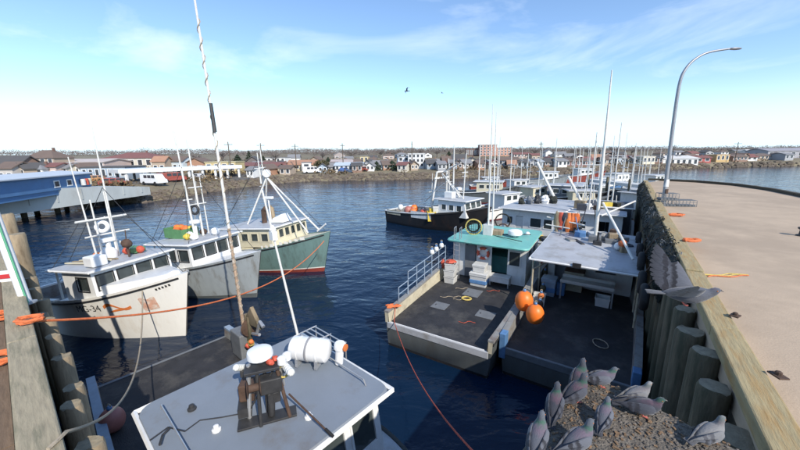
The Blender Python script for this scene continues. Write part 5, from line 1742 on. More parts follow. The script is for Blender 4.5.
# top sheet with an uneven rim
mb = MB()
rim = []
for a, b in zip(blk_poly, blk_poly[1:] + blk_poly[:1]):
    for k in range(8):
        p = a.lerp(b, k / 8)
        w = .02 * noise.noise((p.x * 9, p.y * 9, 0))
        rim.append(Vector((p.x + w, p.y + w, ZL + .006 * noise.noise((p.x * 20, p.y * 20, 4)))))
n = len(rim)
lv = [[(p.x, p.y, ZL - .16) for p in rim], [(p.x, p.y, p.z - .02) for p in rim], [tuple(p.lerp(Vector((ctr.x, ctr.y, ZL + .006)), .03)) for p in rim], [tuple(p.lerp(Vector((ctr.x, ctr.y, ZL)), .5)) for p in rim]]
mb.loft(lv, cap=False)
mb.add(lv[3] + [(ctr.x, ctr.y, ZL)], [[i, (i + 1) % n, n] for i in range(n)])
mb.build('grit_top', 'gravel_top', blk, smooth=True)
for k, (a, b) in enumerate(zip(blk_poly, blk_poly[1:] + blk_poly[:1])):
    d = b - a
    m_ = max(1, int(d.length / .26))
    for j in range(m_):
        p = a + d * ((j + .5) / m_)
        inw = (Vector((ctr.x, ctr.y, 0)) - Vector((p.x, p.y, 0))).normalized()
        p2 = p + inw * .16
        MB().tube([(p2.x, p2.y, -2), (p2.x, p2.y, ZL - .165)], .125, 8).build('pile', 'wood_pile', blk)
gr = MB()
for k in range(420):
    u, v = random.random(), random.random() ** 1.5
    p = cF + eL * u * .98 + eR * v * .98
    if u + v > 1.5:
        continue
    s_ = random.uniform(.005, .016)
    gr.box((p.x + .0, p.y, ZL + .005), (s_ * random.uniform(1, 3.2), s_ * 1.2, s_ * .8), random.random() * 3)
structure(gr.build('straw_chips', mat('straw', (.2, .125, .07), .9, .6, 30, .2)), 'stuff')
gr = MB()
for k in range(700):
    u, v = random.random(), random.random()
    p = cF + eL * u * .98 + eR * v * .98
    s_ = random.uniform(.005, .013)
    gr.blob((p.x, p.y, ZL + .004), (s_ * 1.4, s_, s_ * .7), 5, 3, .3)
structure(gr.build('grit', 'stone'), 'stuff')


def bird_mats():
    def ramp_mat(name, stops, axis, rough=.85, scale=40):
        m = bpy.data.materials.new(name)
        m.use_nodes = True
        t = m.node_tree
        b = t.nodes['Principled BSDF']
        n, l = t.nodes.new, t.links.new
        co, sx, ns, ad, rp_ = n('ShaderNodeTexCoord'), n('ShaderNodeSeparateXYZ'), n('ShaderNodeTexNoise'), n('ShaderNodeMath'), n('ShaderNodeValToRGB')
        l(co.outputs['Object'], sx.inputs[0])
        ns.inputs['Scale'].default_value = scale
        l(co.outputs['Object'], ns.inputs['Vector'])
        ad.operation = 'MULTIPLY_ADD'
        l(ns.outputs['Fac'], ad.inputs[0])
        ad.inputs[1].default_value = .05
        l(sx.outputs[axis], ad.inputs[2])
        mr = n('ShaderNodeMapRange')
        mr.inputs['From Min'].default_value = stops[0][0] + .025
        mr.inputs['From Max'].default_value = stops[-1][0] + .025
        l(ad.outputs[0], mr.inputs['Value'])
        l(mr.outputs['Result'], rp_.inputs['Fac'])
        lo_, hi = stops[0][0], stops[-1][0]
        rp_.color_ramp.elements[0].color = (*stops[0][1], 1)
        rp_.color_ramp.elements[1].color = (*stops[-1][1], 1)
        for p_, c_ in stops[1:-1]:
            e_ = rp_.color_ramp.elements.new((p_ - lo_) / (hi - lo_))
            e_.color = (*c_, 1)
        l(rp_.outputs['Color'], b.inputs['Base Color'])
        b.inputs['Roughness'].default_value = rough
        bp_ = n('ShaderNodeBump')
        bp_.inputs['Strength'].default_value = .7
        bp_.inputs['Distance'].default_value = .006
        b.inputs['Specular IOR Level'].default_value = .25
        b.inputs['Sheen Weight'].default_value = .25
        n2 = n('ShaderNodeTexNoise')
        n2.inputs['Scale'].default_value = 70
        n2.inputs['Detail'].default_value = 3
        m2 = n('ShaderNodeMapping')
        m2.inputs['Scale'].default_value = (.35, 1.6, 1.6)
        l(co.outputs['Object'], m2.inputs['Vector'])
        l(m2.outputs['Vector'], n2.inputs['Vector'])
        l(n2.outputs['Fac'], bp_.inputs['Height'])
        l(bp_.outputs['Normal'], b.inputs['Normal'])
        MATS[name] = m
    G, D_, P = (.09, .095, .115), (.04, .042, .054), (.40, .40, .41)  # plumage tones darkened, the birds' shade is put into the colour
    ramp_mat('bird_grey', [(0, (.075, .08, .095)), (.13, G), (.165, (.13, .10, .13)), (.19, (.05, .12, .085)), (.215, (.09, .10, .115)), (.27, (.11, .12, .14))], 2)
    ramp_mat('bird_dark', [(0, (.05, .052, .063)), (.13, D_), (.165, (.10, .06, .08)), (.19, (.03, .085, .06)), (.215, (.05, .055, .065)), (.27, (.06, .065, .08))], 2)
    ramp_mat('bird_pale', [(0, (.17, .165, .16)), (.13, (.2, .195, .195)), (.165, (.15, .135, .14)), (.19, (.12, .135, .13)), (.215, (.24, .235, .23)), (.27, (.28, .275, .265))], 2)
    for nm, base, bar in (('grey', (.11, .115, .135), (.028, .028, .034)), ('dark', (.06, .063, .078), (.03, .03, .038)), ('pale', (.16, .16, .165), (.08, .08, .09))):
        ramp_mat('wing_' + nm, [(-.24, bar), (-.19, tuple(k * .6 for k in base)), (-.125, base), (-.12, bar), (-.10, bar), (-.09, base), (-.065, bar), (-.05, bar), (-.04, base), (.1, base)], 0)
    mat('bird_leg', (.50, .12, .09), .6, .1, 30, .2)
    mat('beak', (.10, .09, .085), .5, .1, 30, .1)
    mat('bird_eye', (.55, .16, .03), .2, .1, 30, 0)


bird_mats()


def pigeon(label, loc, rz, kind='grey', tilt=0.0, head=(0, 0), crouch=0.0, sc=1.0, group='pigeons on the timber block'):
    """tilt raises the breast; head = (forward, up) shift of the head; crouch sinks the bird"""
    b = thing('pigeon', label, 'pigeon', loc, rz, group)
    b.scale = (sc, sc, sc)
    T = Matrix.Translation((0, 0, -.055 * crouch)) @ Matrix.Translation((0, 0, .1)) @ Matrix.Rotation(-tilt, 4, 'Y') @ Matrix.Translation((0, 0, -.1))
    hx, hz = head
    sp = [(-.135, .108, .012, .010), (-.11, .110, .030, .022), (-.08, .113, .046, .038), (-.04, .116, .058, .050), (0, .119, .064, .058), (.04, .126, .063, .060), (.07, .140, .055, .054), (.088 + hx * .3, .160 + hz * .3, .043, .044), (.097 + hx * .6, .182 + hz * .6, .033, .035), (.104 + hx * .85, .202 + hz * .85, .027, .029), (.112 + hx, .219 + hz, .0255, .0275), (.124 + hx, .231 + hz, .024, .0225), (.137 + hx, .234 + hz, .017, .015), (.146 + hx, .232 + hz, .006, .006)]
    secs_ = []
    P_ = [T @ Vector((x, 0, z)) for x, z, _, _ in sp]
    for i, (x, z, ry, rz_) in enumerate(sp):
        d = (P_[min(i + 1, len(sp) - 1)] - P_[max(0, i - 1)]).normalized()
        side = Vector((0, 1, 0))
        up = d.cross(side).normalized() * -1
        secs_.append([P_[i] + side * (ry * math.cos(a)) + up * (rz_ * math.sin(a)) for a in [2 * math.pi * k / 14 for k in range(14)]])
    body = MB().loft(secs_).build('body', 'bird_' + kind, b, smooth=True)
    hp_ = P_[-2]
    hd = (P_[-1] - P_[-3]).normalized()
    MB().tube([hp_, hp_ + hd * .016 + Vector((0, 0, -.002)), hp_ + hd * .027 + Vector((0, 0, -.007))], [.0065, .0045, .0012], 6).blob(hp_ + hd * .011 + Vector((0, 0, .004)), .0045, 6, 4).build('beak', 'beak', b, smooth=True)
    for s_ in (-1, 1):
        e = P_[-3].lerp(P_[-4], .2) + Vector((0, s_ * .0225, .004))
        MB().blob(e, .0042, 8, 6).build('eye', 'bird_eye', b, smooth=True)
        # folded wing: shell lying along the flank, tips crossing over the tail
        ws = []
        for (x, y, z, w, h_) in ((.075, .050, .128, .006, .012), (.06, .058, .128, .012, .034), (.02, .063, .126, .013, .046), (-.04, .058, .122, .013, .046), (-.10, .043, .119, .010, .034), (-.16, .024, .114, .006, .019), (-.205, .012, .109, .003, .009), (-.225, .008, .107, .001, .002)):
            ws.append([T @ Vector((x, s_ * (y + w * math.cos(a) + .25 * h_ * min(0, -math.sin(a))), z + h_ * math.sin(a))) for a in [2 * math.pi * k / 10 for k in range(10)]])
        MB().loft(ws).build('wing', 'wing_' + kind, b, smooth=True)
        fe_ = MB()
        for k in range(6):
            z_ = .132 - .0085 * k
            x0_, x1_ = -.02 - .012 * k, -.20 + .014 * k
            y0_, y1_ = .0745 - .0012 * k, .018 + .0035 * k
            c0_, c1_ = Vector((x0_, s_ * y0_, z_ - .004)), Vector((x1_, s_ * y1_, .113 - .002 * k))
            md = c0_.lerp(c1_, .5) + Vector((0, s_ * .008, 0))
            fe_.loft([[T @ (p_ + Vector((0, s_ * dy, dz))) for dy, dz in ((0, -w_), (.0025, 0), (0, w_), (-.003, 0))] for p_, w_ in ((c0_, .003), (md, .0075), (c1_.lerp(md, .15), .006), (c1_, .001))])
        fe_.build('flight_feathers', 'wing_' + ('dark' if kind != 'pale' else 'grey'), b, smooth=True)
        if crouch < .9:
            hipp = T @ Vector((-.015, s_ * .03, .075))
            ank = Vector((-.005, s_ * .03, .022))
            lg = MB().tube([hipp, hipp.lerp(ank, .55) + Vector((-.012, 0, 0)), ank, Vector((.008, s_ * .03, .006))], [.014, .008, .0042, .0042], 7)
            for da in (-.5, 0, .5, math.pi):
                ln = .032 if da != math.pi else .018
                lg.tube([(.008, s_ * .03, .006), (.008 + ln * math.cos(da) * .6, s_ * .03 + ln * math.sin(da) * .6, .006), (.008 + ln * math.cos(da), s_ * .03 + ln * math.sin(da), .0022)], [.0036, .0034, .0016], 5)
            lg.build('leg', 'bird_leg', b, smooth=True)
    tl = []
    for x, w, z in ((-.11, .022, .108), (-.16, .030, .103), (-.21, .038, .097), (-.235, .036, .094)):
        tl.append([T @ Vector((x, y, z + dz)) for y, dz in ((-w, -.003), (0, -.001), (w, -.003), (w, .003), (0, .007), (-w, .003))])
    MB().loft(tl).build('tail', 'wing_' + kind, b, smooth=True)
    return b


def face_px(px, py, px2, py2, z):
    a, b_ = at(px, py, z), at(px2, py2, z)
    return math.atan2(b_.y - a.y, b_.x - a.x)


PG = [
    ('grey pigeon cut by the bottom picture edge, leftmost on the block', 537, 447, 545, 425, 'grey', .3, (0, -.005), .3, 1.12),
    ('dark pigeon with green neck at the left rim, second from left', 554, 413, 558, 395, 'dark', .3, (0, -.005), .3, 1.08),
    ('largest dark upright pigeon in the cluster at the far corner', 575, 401, 590, 396, 'dark', .32, (0, -.005), .3, 1.14),
    ('dark pigeon behind the upright one, head highest of the far cluster', 578, 386, 585, 378, 'dark', .35, (0, .005), .1, 1.05),
    ('grey pigeon with white wing mark looking right at the far corner', 600, 386, 622, 388, 'grey', .1, (.01, -.015), .4, 1.05),
    ('blue-grey pigeon with green neck at bottom edge, facing right', 577, 450, 603, 442, 'grey', .15, (.0, 0), .3, 1.1),
    ('grey pigeon standing in the middle of the grit', 603, 424, 608, 412, 'grey', .2, (0, -.01), .35, .95),
    ('dark crouched pigeon facing right on the right rim', 642, 415, 662, 420, 'dark', .05, (.0, -.02), .5, 1.1),
    ('pale-headed pigeon behind the dark crouched one', 636, 401, 656, 400, 'pale', .1, (.01, -.01), .5, .95),
    ('pale pigeon resting alone at the far right end of the block', 708, 440, 722, 436, 'pale', .05, (-.005, -.005), .85, 1.05),
]
for lab, px, py, fx_, fy_, kd, tl, hd, cr, sc_ in PG:
    p = at(px, py, ZL)
    pigeon(lab, (p.x, p.y, ZL + .004), face_px(px, py, fx_, fy_, ZL), kd, tl, hd, cr, sc_ * .92)

# pigeon flying past the pier edge, wings raised
fpos = Vector((0, 0, H_CAM)) + ray(687, 290) * 2.35
fb_ = pigeon('grey pigeon flying past the pier edge with raised wings', tuple(fpos), R(-25), 'grey', -.05, (.03, -.045), 1.0, 1.0, None)
fb_.location = fpos - Vector((0, 0, .1))
for ch in [c_ for c_ in fb_.children if c_.name.split('.')[0] in ('wing', 'flight_feathers')]:
    bpy.data.objects.remove(ch)
for s_ in (-1, 1):
    root_ = Vector((.045, s_ * .045, .085))
    up = Vector((-.10, s_ * .10, .20)) if s_ > 0 else Vector((-.03, s_ * .17, .10))
    up = up.normalized()
    back = Vector((-1, 0, -.25))
    back = (back - up * back.dot(up)).normalized()
    nrm_ = up.cross(back).normalized()
    wg = MB()
    secs_ = []
    for f, ch_, th_ in ((0, .11, .016), (.07, .12, .014), (.14, .11, .010), (.19, .085, .007), (.22, .05, .004)):
        c_ = root_ + up * f
        secs_.append([c_ + back * (ch_ * u) + nrm_ * (th_ * v) for u, v in ((-.15, 0), (0, .7), (.4, 1), (1, .15), (1, -.15), (.4, -.5), (0, -.4))])
    w_ = wg.loft(secs_).build('wing', 'wing_grey', fb_, smooth=True)
    for k in range(15):
        f = k / 14
        st = root_ + up * (.03 + .185 * min(1, f * 1.05)) + back * (.07 - .05 * max(0, f - .5))
        dr_ = (back * (1 - .85 * max(0, f - .35) / .65) + up * (.15 + 1.0 * max(0, f - .35) / .65)).normalized()
        ln = .09 + .075 * f
        sd_ = dr_.cross(nrm_).normalized()
        off = nrm_ * (.0012 * (k % 2))
        MB().loft([[st + off - sd_ * .013 - nrm_ * .0006, st + off + sd_ * .013 - nrm_ * .0006, st + off + sd_ * .013 + nrm_ * .0006, st + off - sd_ * .013 + nrm_ * .0006],
                   [st + off + dr_ * ln * .7 - sd_ * .02, st + off + dr_ * ln * .7 + sd_ * .018, st + off + dr_ * ln * .7 + sd_ * .018 + nrm_ * .001, st + off + dr_ * ln * .7 - sd_ * .02 + nrm_ * .001],
                   [st + off + dr_ * ln - sd_ * .011, st + off + dr_ * ln + sd_ * .008, st + off + dr_ * ln + sd_ * .008 + nrm_ * .0006, st + off + dr_ * ln - sd_ * .011 + nrm_ * .0006]]).build('feather', 'wing_dark', w_)
MB().tube([(-.02, .015, .03), (-.015, .015, .005), (.005, .015, -.012)], [.009, .005, .003], 6).tube([(-.02, -.015, .03), (-.015, -.015, .005), (.005, -.015, -.012)], [.009, .005, .003], 6).blob((.008, 0, -.012), (.016, .02, .007), 7, 5).build('feet', 'bird_leg', fb_, smooth=True)


# gulls high over the harbour
def gull(label, px, py, depth, roll_, span=1.25):
    b = thing('gull', label, 'gull', deep(px, py, depth), R(200), 'gulls in the sky', rx=roll_)
    secs_ = []
    for x, r_ in ((-.22, .01), (-.15, .05), (0, .075), (.12, .065), (.2, .045), (.25, .04), (.3, .012)):
        secs_.append([(x, r_ * math.cos(a), r_ * math.sin(a)) for a in [2 * math.pi * k / 8 for k in range(8)]])
    MB().loft(secs_).build('body', 'bird_dark', b, smooth=True)
    for s_ in (-1, 1):
        ws = []
        for f, x, z, ch in ((.03, .03, .02, .17), (.25, .08, .16, .17), (.45, .05, .2, .13), (.62, -.04, .1, .06), (.68, -.1, .04, .01)):
            y = s_ * span / 2 * f / .68
            ws.append([(x + ch * .5, y, z), (x, y, z + .02), (x - ch * .5, y, z), (x, y, z - .01)])
        MB().loft(ws).build('wing', 'bird_dark', b, smooth=True)
    MB().loft([[(-.2, -.03, -.01), (-.2, .03, -.01), (-.2, .03, .01), (-.2, -.03, .01)], [(-.36, -.07, -.005), (-.36, .07, -.005), (-.36, .07, .005), (-.36, -.07, .005)]]).build('tail', 'bird_dark', b)
    return b


gull('dark gull gliding in the blue sky left of centre', 407, 91, 42, R(20))
gull('tiny far gull right of the larger gull in the sky', 442, 93, 95, R(-25))


# ------------------------------------------------------------------ left: ferry pier with blue shed, terminal canopy
P0, P1 = Vector((-46.5, 36.5, 0)), Vector((-41.5, 55.0, 0))
dP = (P1 - P0).normalized()
nP = Vector((-dP.y, dP.x, 0))
fp = thing('ferry_ramp', 'long grey steel ferry ramp tapering to the shore beneath the blue shed', 'ferry ramp', (0, 0, 0))
A0 = P0 - dP * 14
m_ = mat('ramp_grey', (.40, .43, .43), .6, .12, .6, .1, dirt=(.25, .24, .22), dirt_amt=.7, dirt_scale=.3, stretch=(1, 1, .4))
Ln = (P1 - A0).length
mb = MB()
secs = []
for f, zb_, zt_ in ((0, .9, 4.0), (.5, 1.0, 3.9), (.8, 1.2, 3.25), (1, 1.3, 2.6)):
    p = A0 + dP * Ln * f
    secs.append([(p.x, p.y, zb_), (p.x, p.y, zt_), (p.x + nP.x * 9, p.y + nP.y * 9, zt_), (p.x + nP.x * 9, p.y + nP.y * 9, zb_)])
mb.loft(secs).build('girder', m_, fp)
n = 12
for i in range(n):
    p = A0 + dP * Ln * (i + .5) / n
    zt_ = 3.9 if i < 7 else 3.9 - 1.0 * (i - 6) / 5
    MB().obox(Vector((p.x, p.y, 1.8)) - nP * .1 - dP * .06, dP * .12, nP * .1, (0, 0, zt_ - 1.95)).build('stiffener', m_, fp)
MB().obox(Vector((A0.x, A0.y, 3.25)) - nP * .16, dP * Ln * .62, nP * .16, (0, 0, .16)).build('rubbing_strake', 'bulwark_grey', fp)
for i in range(9):
    for w in (3.2, 7.5):
        p = A0 + dP * Ln * (.04 + .105 * i) + nP * w
        MB().tube([(p.x, p.y, -2), (p.x, p.y, 1.78)], .3, 8).build('pile', 'timber_dark', fp)
# blue shed
sh = thing('blue_shed', 'long bright blue shed with pale low roof and two white windows, far left', 'shed', (0, 0, 0))
mb_ = mat('shed_blue', (.085, .195, .38), .55, .1, .8, .06, dirt=(.10, .26, .48), dirt_amt=.6, dirt_scale=.4)
S1 = deep(93, 190, 50)
S1.z = 0
S0 = S1 - (dP * .80 + Vector((-1, 0, 0)) * .42).normalized() * 24
dS = (S1 - S0).normalized()
nS_ = Vector((-dS.y, dS.x, 0))
LS, zS0, zS1 = 24.0, 3.4, 5.15
body = MB()
holes = [(LS - 5.2, LS - 4.35, .45, 1.1), (LS - 7.6, LS - 6.75, .45, 1.1)]
holed_wall(body, S0 + Vector((0, 0, zS0)), dS, Vector((0, 0, 1)), -nS_, LS, zS1 - zS0, .15, holes)
body.obox(S1 + Vector((0, 0, zS0)) + nS_ * .151, -dS * .15, nS_ * 7, (0, 0, zS1 - zS0)).obox(S0 + Vector((0, 0, zS0)) + nS_ * .151, dS * .15, nS_ * 7, (0, 0, zS1 - zS0))
body.obox(S0 + Vector((0, 0, zS0)) + nS_ * 7.15, dS * LS, nS_ * .1, (0, 0, zS1 - zS0))
body.obox(S0 + Vector((0, 0, zS0 - .6)) - nS_ * .0 + nS_ * .16, dS * LS, nS_ * 6.9, (0, 0, .59))
body.build('wall', mb_, sh)
rf = MB()
e0, e1_ = S0 - dS * .4, S1 + dS * .4
rf.loft([[tuple(e + Vector((0, 0, zS1 + .003)) - nS_ * .5), tuple(e + Vector((0, 0, zS1 + .14)) - nS_ * .5), tuple(e + Vector((0, 0, zS1 + .5)) + nS_ * 3.6), tuple(e + Vector((0, 0, zS1 + .14)) + nS_ * 7.7), tuple(e + Vector((0, 0, zS1 + .003)) + nS_ * 7.7)] for e in (e0, e1_)])
rf.build('roof', mat('shed_roof', (.50, .54, .58), .5, .06, .5, .04), sh)
for h_ in holes:
    P = S0 + dS * h_[0] + Vector((0, 0, zS0 + h_[2]))
    w_ = ring_window(P, dS, Vector((0, 0, 1)), -nS_, h_[1] - h_[0], h_[3] - h_[2], sh, 'gel_white', 'glass_far', .13, .05)
    MB().obox(P + dS * (h_[1] - h_[0]) * .46 + nS_ * .02, dS * .09, nS_ * .02, (0, 0, h_[3] - h_[2])).build('glazing_bar', 'gel_white', w_)
    MB().obox(P + Vector((0, 0, .32)) + nS_ * .02, dS * (h_[1] - h_[0]), nS_ * .02, (0, 0, .08)).build('glazing_bar', 'gel_white', w_)
for k in range(3):
    p = S0 + dS * (LS - 2.6 + .7 * k) - nS_ * .4
    t_ = thing('oil_drum', ('white', 'red', 'pale')[k] + ' drum against the right end of the blue shed', 'drum', (p.x, p.y, 3.6), 0, 'drums by the blue shed')
    MB().lathe([(.25, 0), (.28, .02), (.28, .3), (.3, .32), (.28, .34), (.28, .6), (.3, .62), (.28, .64), (.28, .88), (.25, .9)], (0, 0, -.0), 12).build('drum', ('crate_white', 'life_red', 'bulwark_cream')[k], t_, smooth=True)

# terminal canopy on columns
cp_ = thing('terminal_canopy', 'long white flat canopy on columns along the left shore', 'canopy', (0, 0, 0))
c0, c1 = deep(118, 171, 66), deep(242, 167, 86)
dC = Vector((c1.x - c0.x, c1.y - c0.y, 0))
nC = Vector((-dC.y, dC.x, 0)).normalized()
zc = deep(180, 171, 74).z
MB().obox(Vector((c0.x, c0.y, zc)), dC, nC * 7, (0, 0, .75)).build('roof', 'gel_white', cp_)
for i in range(9):
    p = Vector((c0.x, c0.y, 0)) + dC * (.04 + .115 * i) + nC * .5
    z_ = terrain_z(p.x, p.y)
    MB().obox((p.x, p.y, z_ - .4), (.4, 0, 0), (0, .4, 0), (0, 0, zc - z_ + .397)).build('column', 'gel_white', cp_)
    p = p + nC * 6
    z_ = terrain_z(p.x, p.y)
    MB().obox((p.x, p.y, z_ - .4), (.35, 0, 0), (0, .35, 0), (0, 0, zc - z_ + .397)).build('column', 'hatch_grey', cp_)
ap = MB()
for i in range(13):
    for j in range(5):
        pass
# tarmac apron under it
ap = MB()
secs = []
for i in range(15):
    p = Vector((c0.x, c0.y, 0)) + dC * (-.25 + 1.4 * i / 14)
    secs.append([(*(p + nC * w).xy, terrain_z(*(p + nC * w).xy) + .05) for w in (-3.5, -1, 2, 6, 10)])
ap.loft(secs, cap=False, closed=False)
structure(ap.build('terminal_road', 'asphalt', smooth=True))


# ------------------------------------------------------------------ vehicles by the terminal
def car(label, p, rz, m, van=False, group='vehicles parked by the terminal'):
    z_ = terrain_z(p.x, p.y) + .06
    t_ = thing('parked_van' if van else 'parked_car', label, 'van' if van else 'car', (p.x, p.y, z_), rz, group)
    hL, hW = (2.5, .95) if van else (2.2, .88)
    if van:
        prof = [(-hL, .35), (hL, .35), (hL, 1.0), (hL - .5, 1.15), (hL - 1.1, 2.0), (-hL, 2.05)]
    else:
        prof = [(-hL, .3), (hL, .3), (hL, .7), (hL - 1.0, .85), (hL - 1.6, 1.4), (-hL + 1.0, 1.42), (-hL + .3, .9), (-hL, .85)]
    MB().loft([[(x, -hW * (1 if z < 1 else .9), z) for x, z in prof], [(x, hW * (1 if z < 1 else .9), z) for x, z in prof]]).build('body', m, t_, bevel=.05)
    for sg in (-1, 1):
        for x in (-hL * .62, hL * .62):
            MB().lathe([(.3, -.1), (.33, -.06), (.33, .06), (.3, .1)], (x, sg * (hW - .05), .33), 12, wheel_rot((0, 1, 0))).build('wheel', 'rubber', t_)
        zw = (1.3, 1.85) if van else (.95, 1.32)
        for k in range(3):
            x0 = -hL * .55 + k * hL * .42
            MB().obox((x0, sg * (hW * .95) - .02, zw[0]), (hL * .34, 0, 0), (0, .04 if sg > 0 else .04, 0), (0, 0, zw[1] - zw[0])).build('window', 'glass_far', t_)
    return t_


mcol = {k: mat('car_' + k, c_, .3, .04, 2, 0) for k, c_ in (('white', (.75, .75, .75)), ('red', (.3, .07, .05)), ('blue', (.08, .15, .35)), ('silver', (.45, .46, .48)), ('dark', (.04, .04, .05)), ('orange', (.4, .2, .08)))}
for k, (px, dp, c_, van, lab) in enumerate(((153, 64, 'white', True, 'white van with three dark windows near the left end of the canopy'), (113, 62, 'red', False, 'red car left of the canopy near the ramp end'), (172, 72, 'red', True, 'red van parked under the white canopy'), (196, 78, 'silver', False, 'silver car under the right half of canopy'), (96, 66, 'orange', False, 'orange car behind the blue shed corner'), (262, 96, 'dark', False, 'dark car on the bank below the evergreens'), (272, 99, 'white', False, 'white car on the bank right of a dark car'), (312, 101, 'white', True, 'white van in front of the orange-roofed building'), (345, 103, 'blue', False, 'blue car before the long white low building'), (362, 104, 'red', False, 'red car right of the blue car on far bank'))):
    p = deep(px, 175, dp)
    car(lab, p, R(10 + 40 * (k % 3) - 30), mcol[c_], van)


# ------------------------------------------------------------------ town
def wallmat(c_):
    g_ = sum(c_) / 3
    c_ = tuple(k * .68 + g_ * .32 for k in c_)          # mixed towards grey to mute the colours
    nm = 'wall_%02d%02d%02d' % tuple(int(k * 99) for k in c_)
    return mat(nm, c_, .8, .08, .5, .05, dirt=tuple(k * .7 for k in c_), dirt_amt=.4, dirt_scale=.3)


def building(label, x0, x1, ytop, dp, wall, roof, kind='gable', rows=2, cols=3, rz=0, dd=None, name='house', cat='house', group=None, zover=None, chim=True, base=None):
    a, b = deep(x0, ytop, dp), deep(x1, ytop, dp)
    w = b.x - a.x
    cx, cy = (a.x + b.x) / 2, dp
    dd = dd or max(5, min(11, w * .75))
    z0 = base if base is not None else min(terrain_z(cx, cy), terrain_z(cx - w / 2, cy), terrain_z(cx + w / 2, cy), terrain_z(cx, cy + dd)) - .2
    ztop = deep((x0 + x1) / 2, ytop, dp).z
    ht = max(3.0, ztop - z0)
    h_ = ht if kind == 'flat' else ht * (.66 if kind != 'low' else .8)
    t_ = thing(name, label, cat, (cx, cy, z0), rz, group)
    wm, rm = wallmat(wall), wallmat(roof)
    mb_ = MB()
    ww = w / 2
    hs = []
    px_w = (x1 - x0)
    cols_, rows_ = cols, rows
    if cols_:
        cw_, rh_ = w / cols_, (h_ - .6) / rows_
        for i in range(cols_):
            for j in range(rows_):
                hw_, hh_ = min(1.6, cw_ * .5), min(1.7, rh_ * .58)
                u, v = (i + .5) * cw_, .75 + j * rh_ + rh_ * .2
                if v + hh_ < h_ - .15:
                    hs.append((u - hw_ / 2, u + hw_ / 2, v, v + hh_))
    holed_wall(mb_, (-ww, 0, 0), Vector((1, 0, 0)), Vector((0, 0, 1)), Vector((0, -1, 0)), w, h_, .2, hs)
    mb_.obox((-ww, .2, 0), (.2, 0, 0), (0, dd - .4, 0), (0, 0, h_)).obox((ww - .2, .2, 0), (.2, 0, 0), (0, dd - .4, 0), (0, 0, h_)).obox((-ww, dd - .2, 0), (w, 0, 0), (0, .2, 0), (0, 0, h_))
    if kind == 'gable_front':
        for y in (0, dd - .2):
            mb_.add([(-ww, y, h_), (ww, y, h_), (0, y, ht), (-ww, y + .2, h_), (ww, y + .2, h_), (0, y + .2, ht)], [[0, 1, 2], [3, 5, 4], [0, 3, 4, 1], [1, 4, 5, 2], [2, 5, 3, 0]])
    elif kind in ('gable', 'low'):
        for x in (-ww, ww - .2):
            mb_.add([(x, 0, h_), (x, dd, h_), (x, dd / 2, ht), (x + .2, 0, h_), (x + .2, dd, h_), (x + .2, dd / 2, ht)], [[0, 1, 2], [3, 5, 4], [0, 3, 4, 1], [1, 4, 5, 2], [2, 5, 3, 0]])
    mb_.build('wall', wm, t_)
    r_ = MB()
    o = .35
    if kind in ('gable', 'low'):
        q = [(-o, h_ - .12), (dd / 2, ht + .05), (dd + o, h_ - .12), (dd + o, h_ + .1), (dd / 2, ht + .3), (-o, h_ + .1)]
        r_.loft([[(x, y, z) for y, z in q] for x in (-ww - o, ww + o)])
    elif kind == 'gable_front':
        q = [(-ww - o, h_ - .12), (0, ht + .05), (ww + o, h_ - .12), (ww + o, h_ + .1), (0, ht + .3), (-ww - o, h_ + .1)]
        r_.loft([[(x, y, z) for x, z in q] for y in (-o, dd + o)])
    elif kind == 'hip':
        i_ = min(ww, dd / 2) * .95
        r_.loft([[(-ww - o, -o, h_ + .003), (ww + o, -o, h_ + .003), (ww + o, dd + o, h_ + .003), (-ww - o, dd + o, h_ + .003)], [(-ww + i_, i_, ht), (ww - i_, i_, ht), (ww - i_, dd - i_ + .01, ht), (-ww + i_, dd - i_ + .01, ht)]])
    else:
        r_.obox((-ww - .12, -.12, h_ + .003), (w + .24, 0, 0), (0, dd + .24, 0), (0, 0, .25))
    rf_ = r_.build('roof', rm, t_)
    if chim and kind != 'flat' and (int(x0) % 2):
        MB().box((ww * .35, dd * .55, ht + .1), (.5, .5, 1.1)).build('chimney', mat('chimney_brick', (.17, .10, .08), .9, .2), rf_)
    for q in hs:
        w_ = ring_window((-ww + q[0], 0, q[2]), Vector((1, 0, 0)), Vector((0, 0, 1)), Vector((0, -1, 0)), q[1] - q[0], q[3] - q[2], t_, 'gel_white', 'glass_far', .12, .05)
    return t_


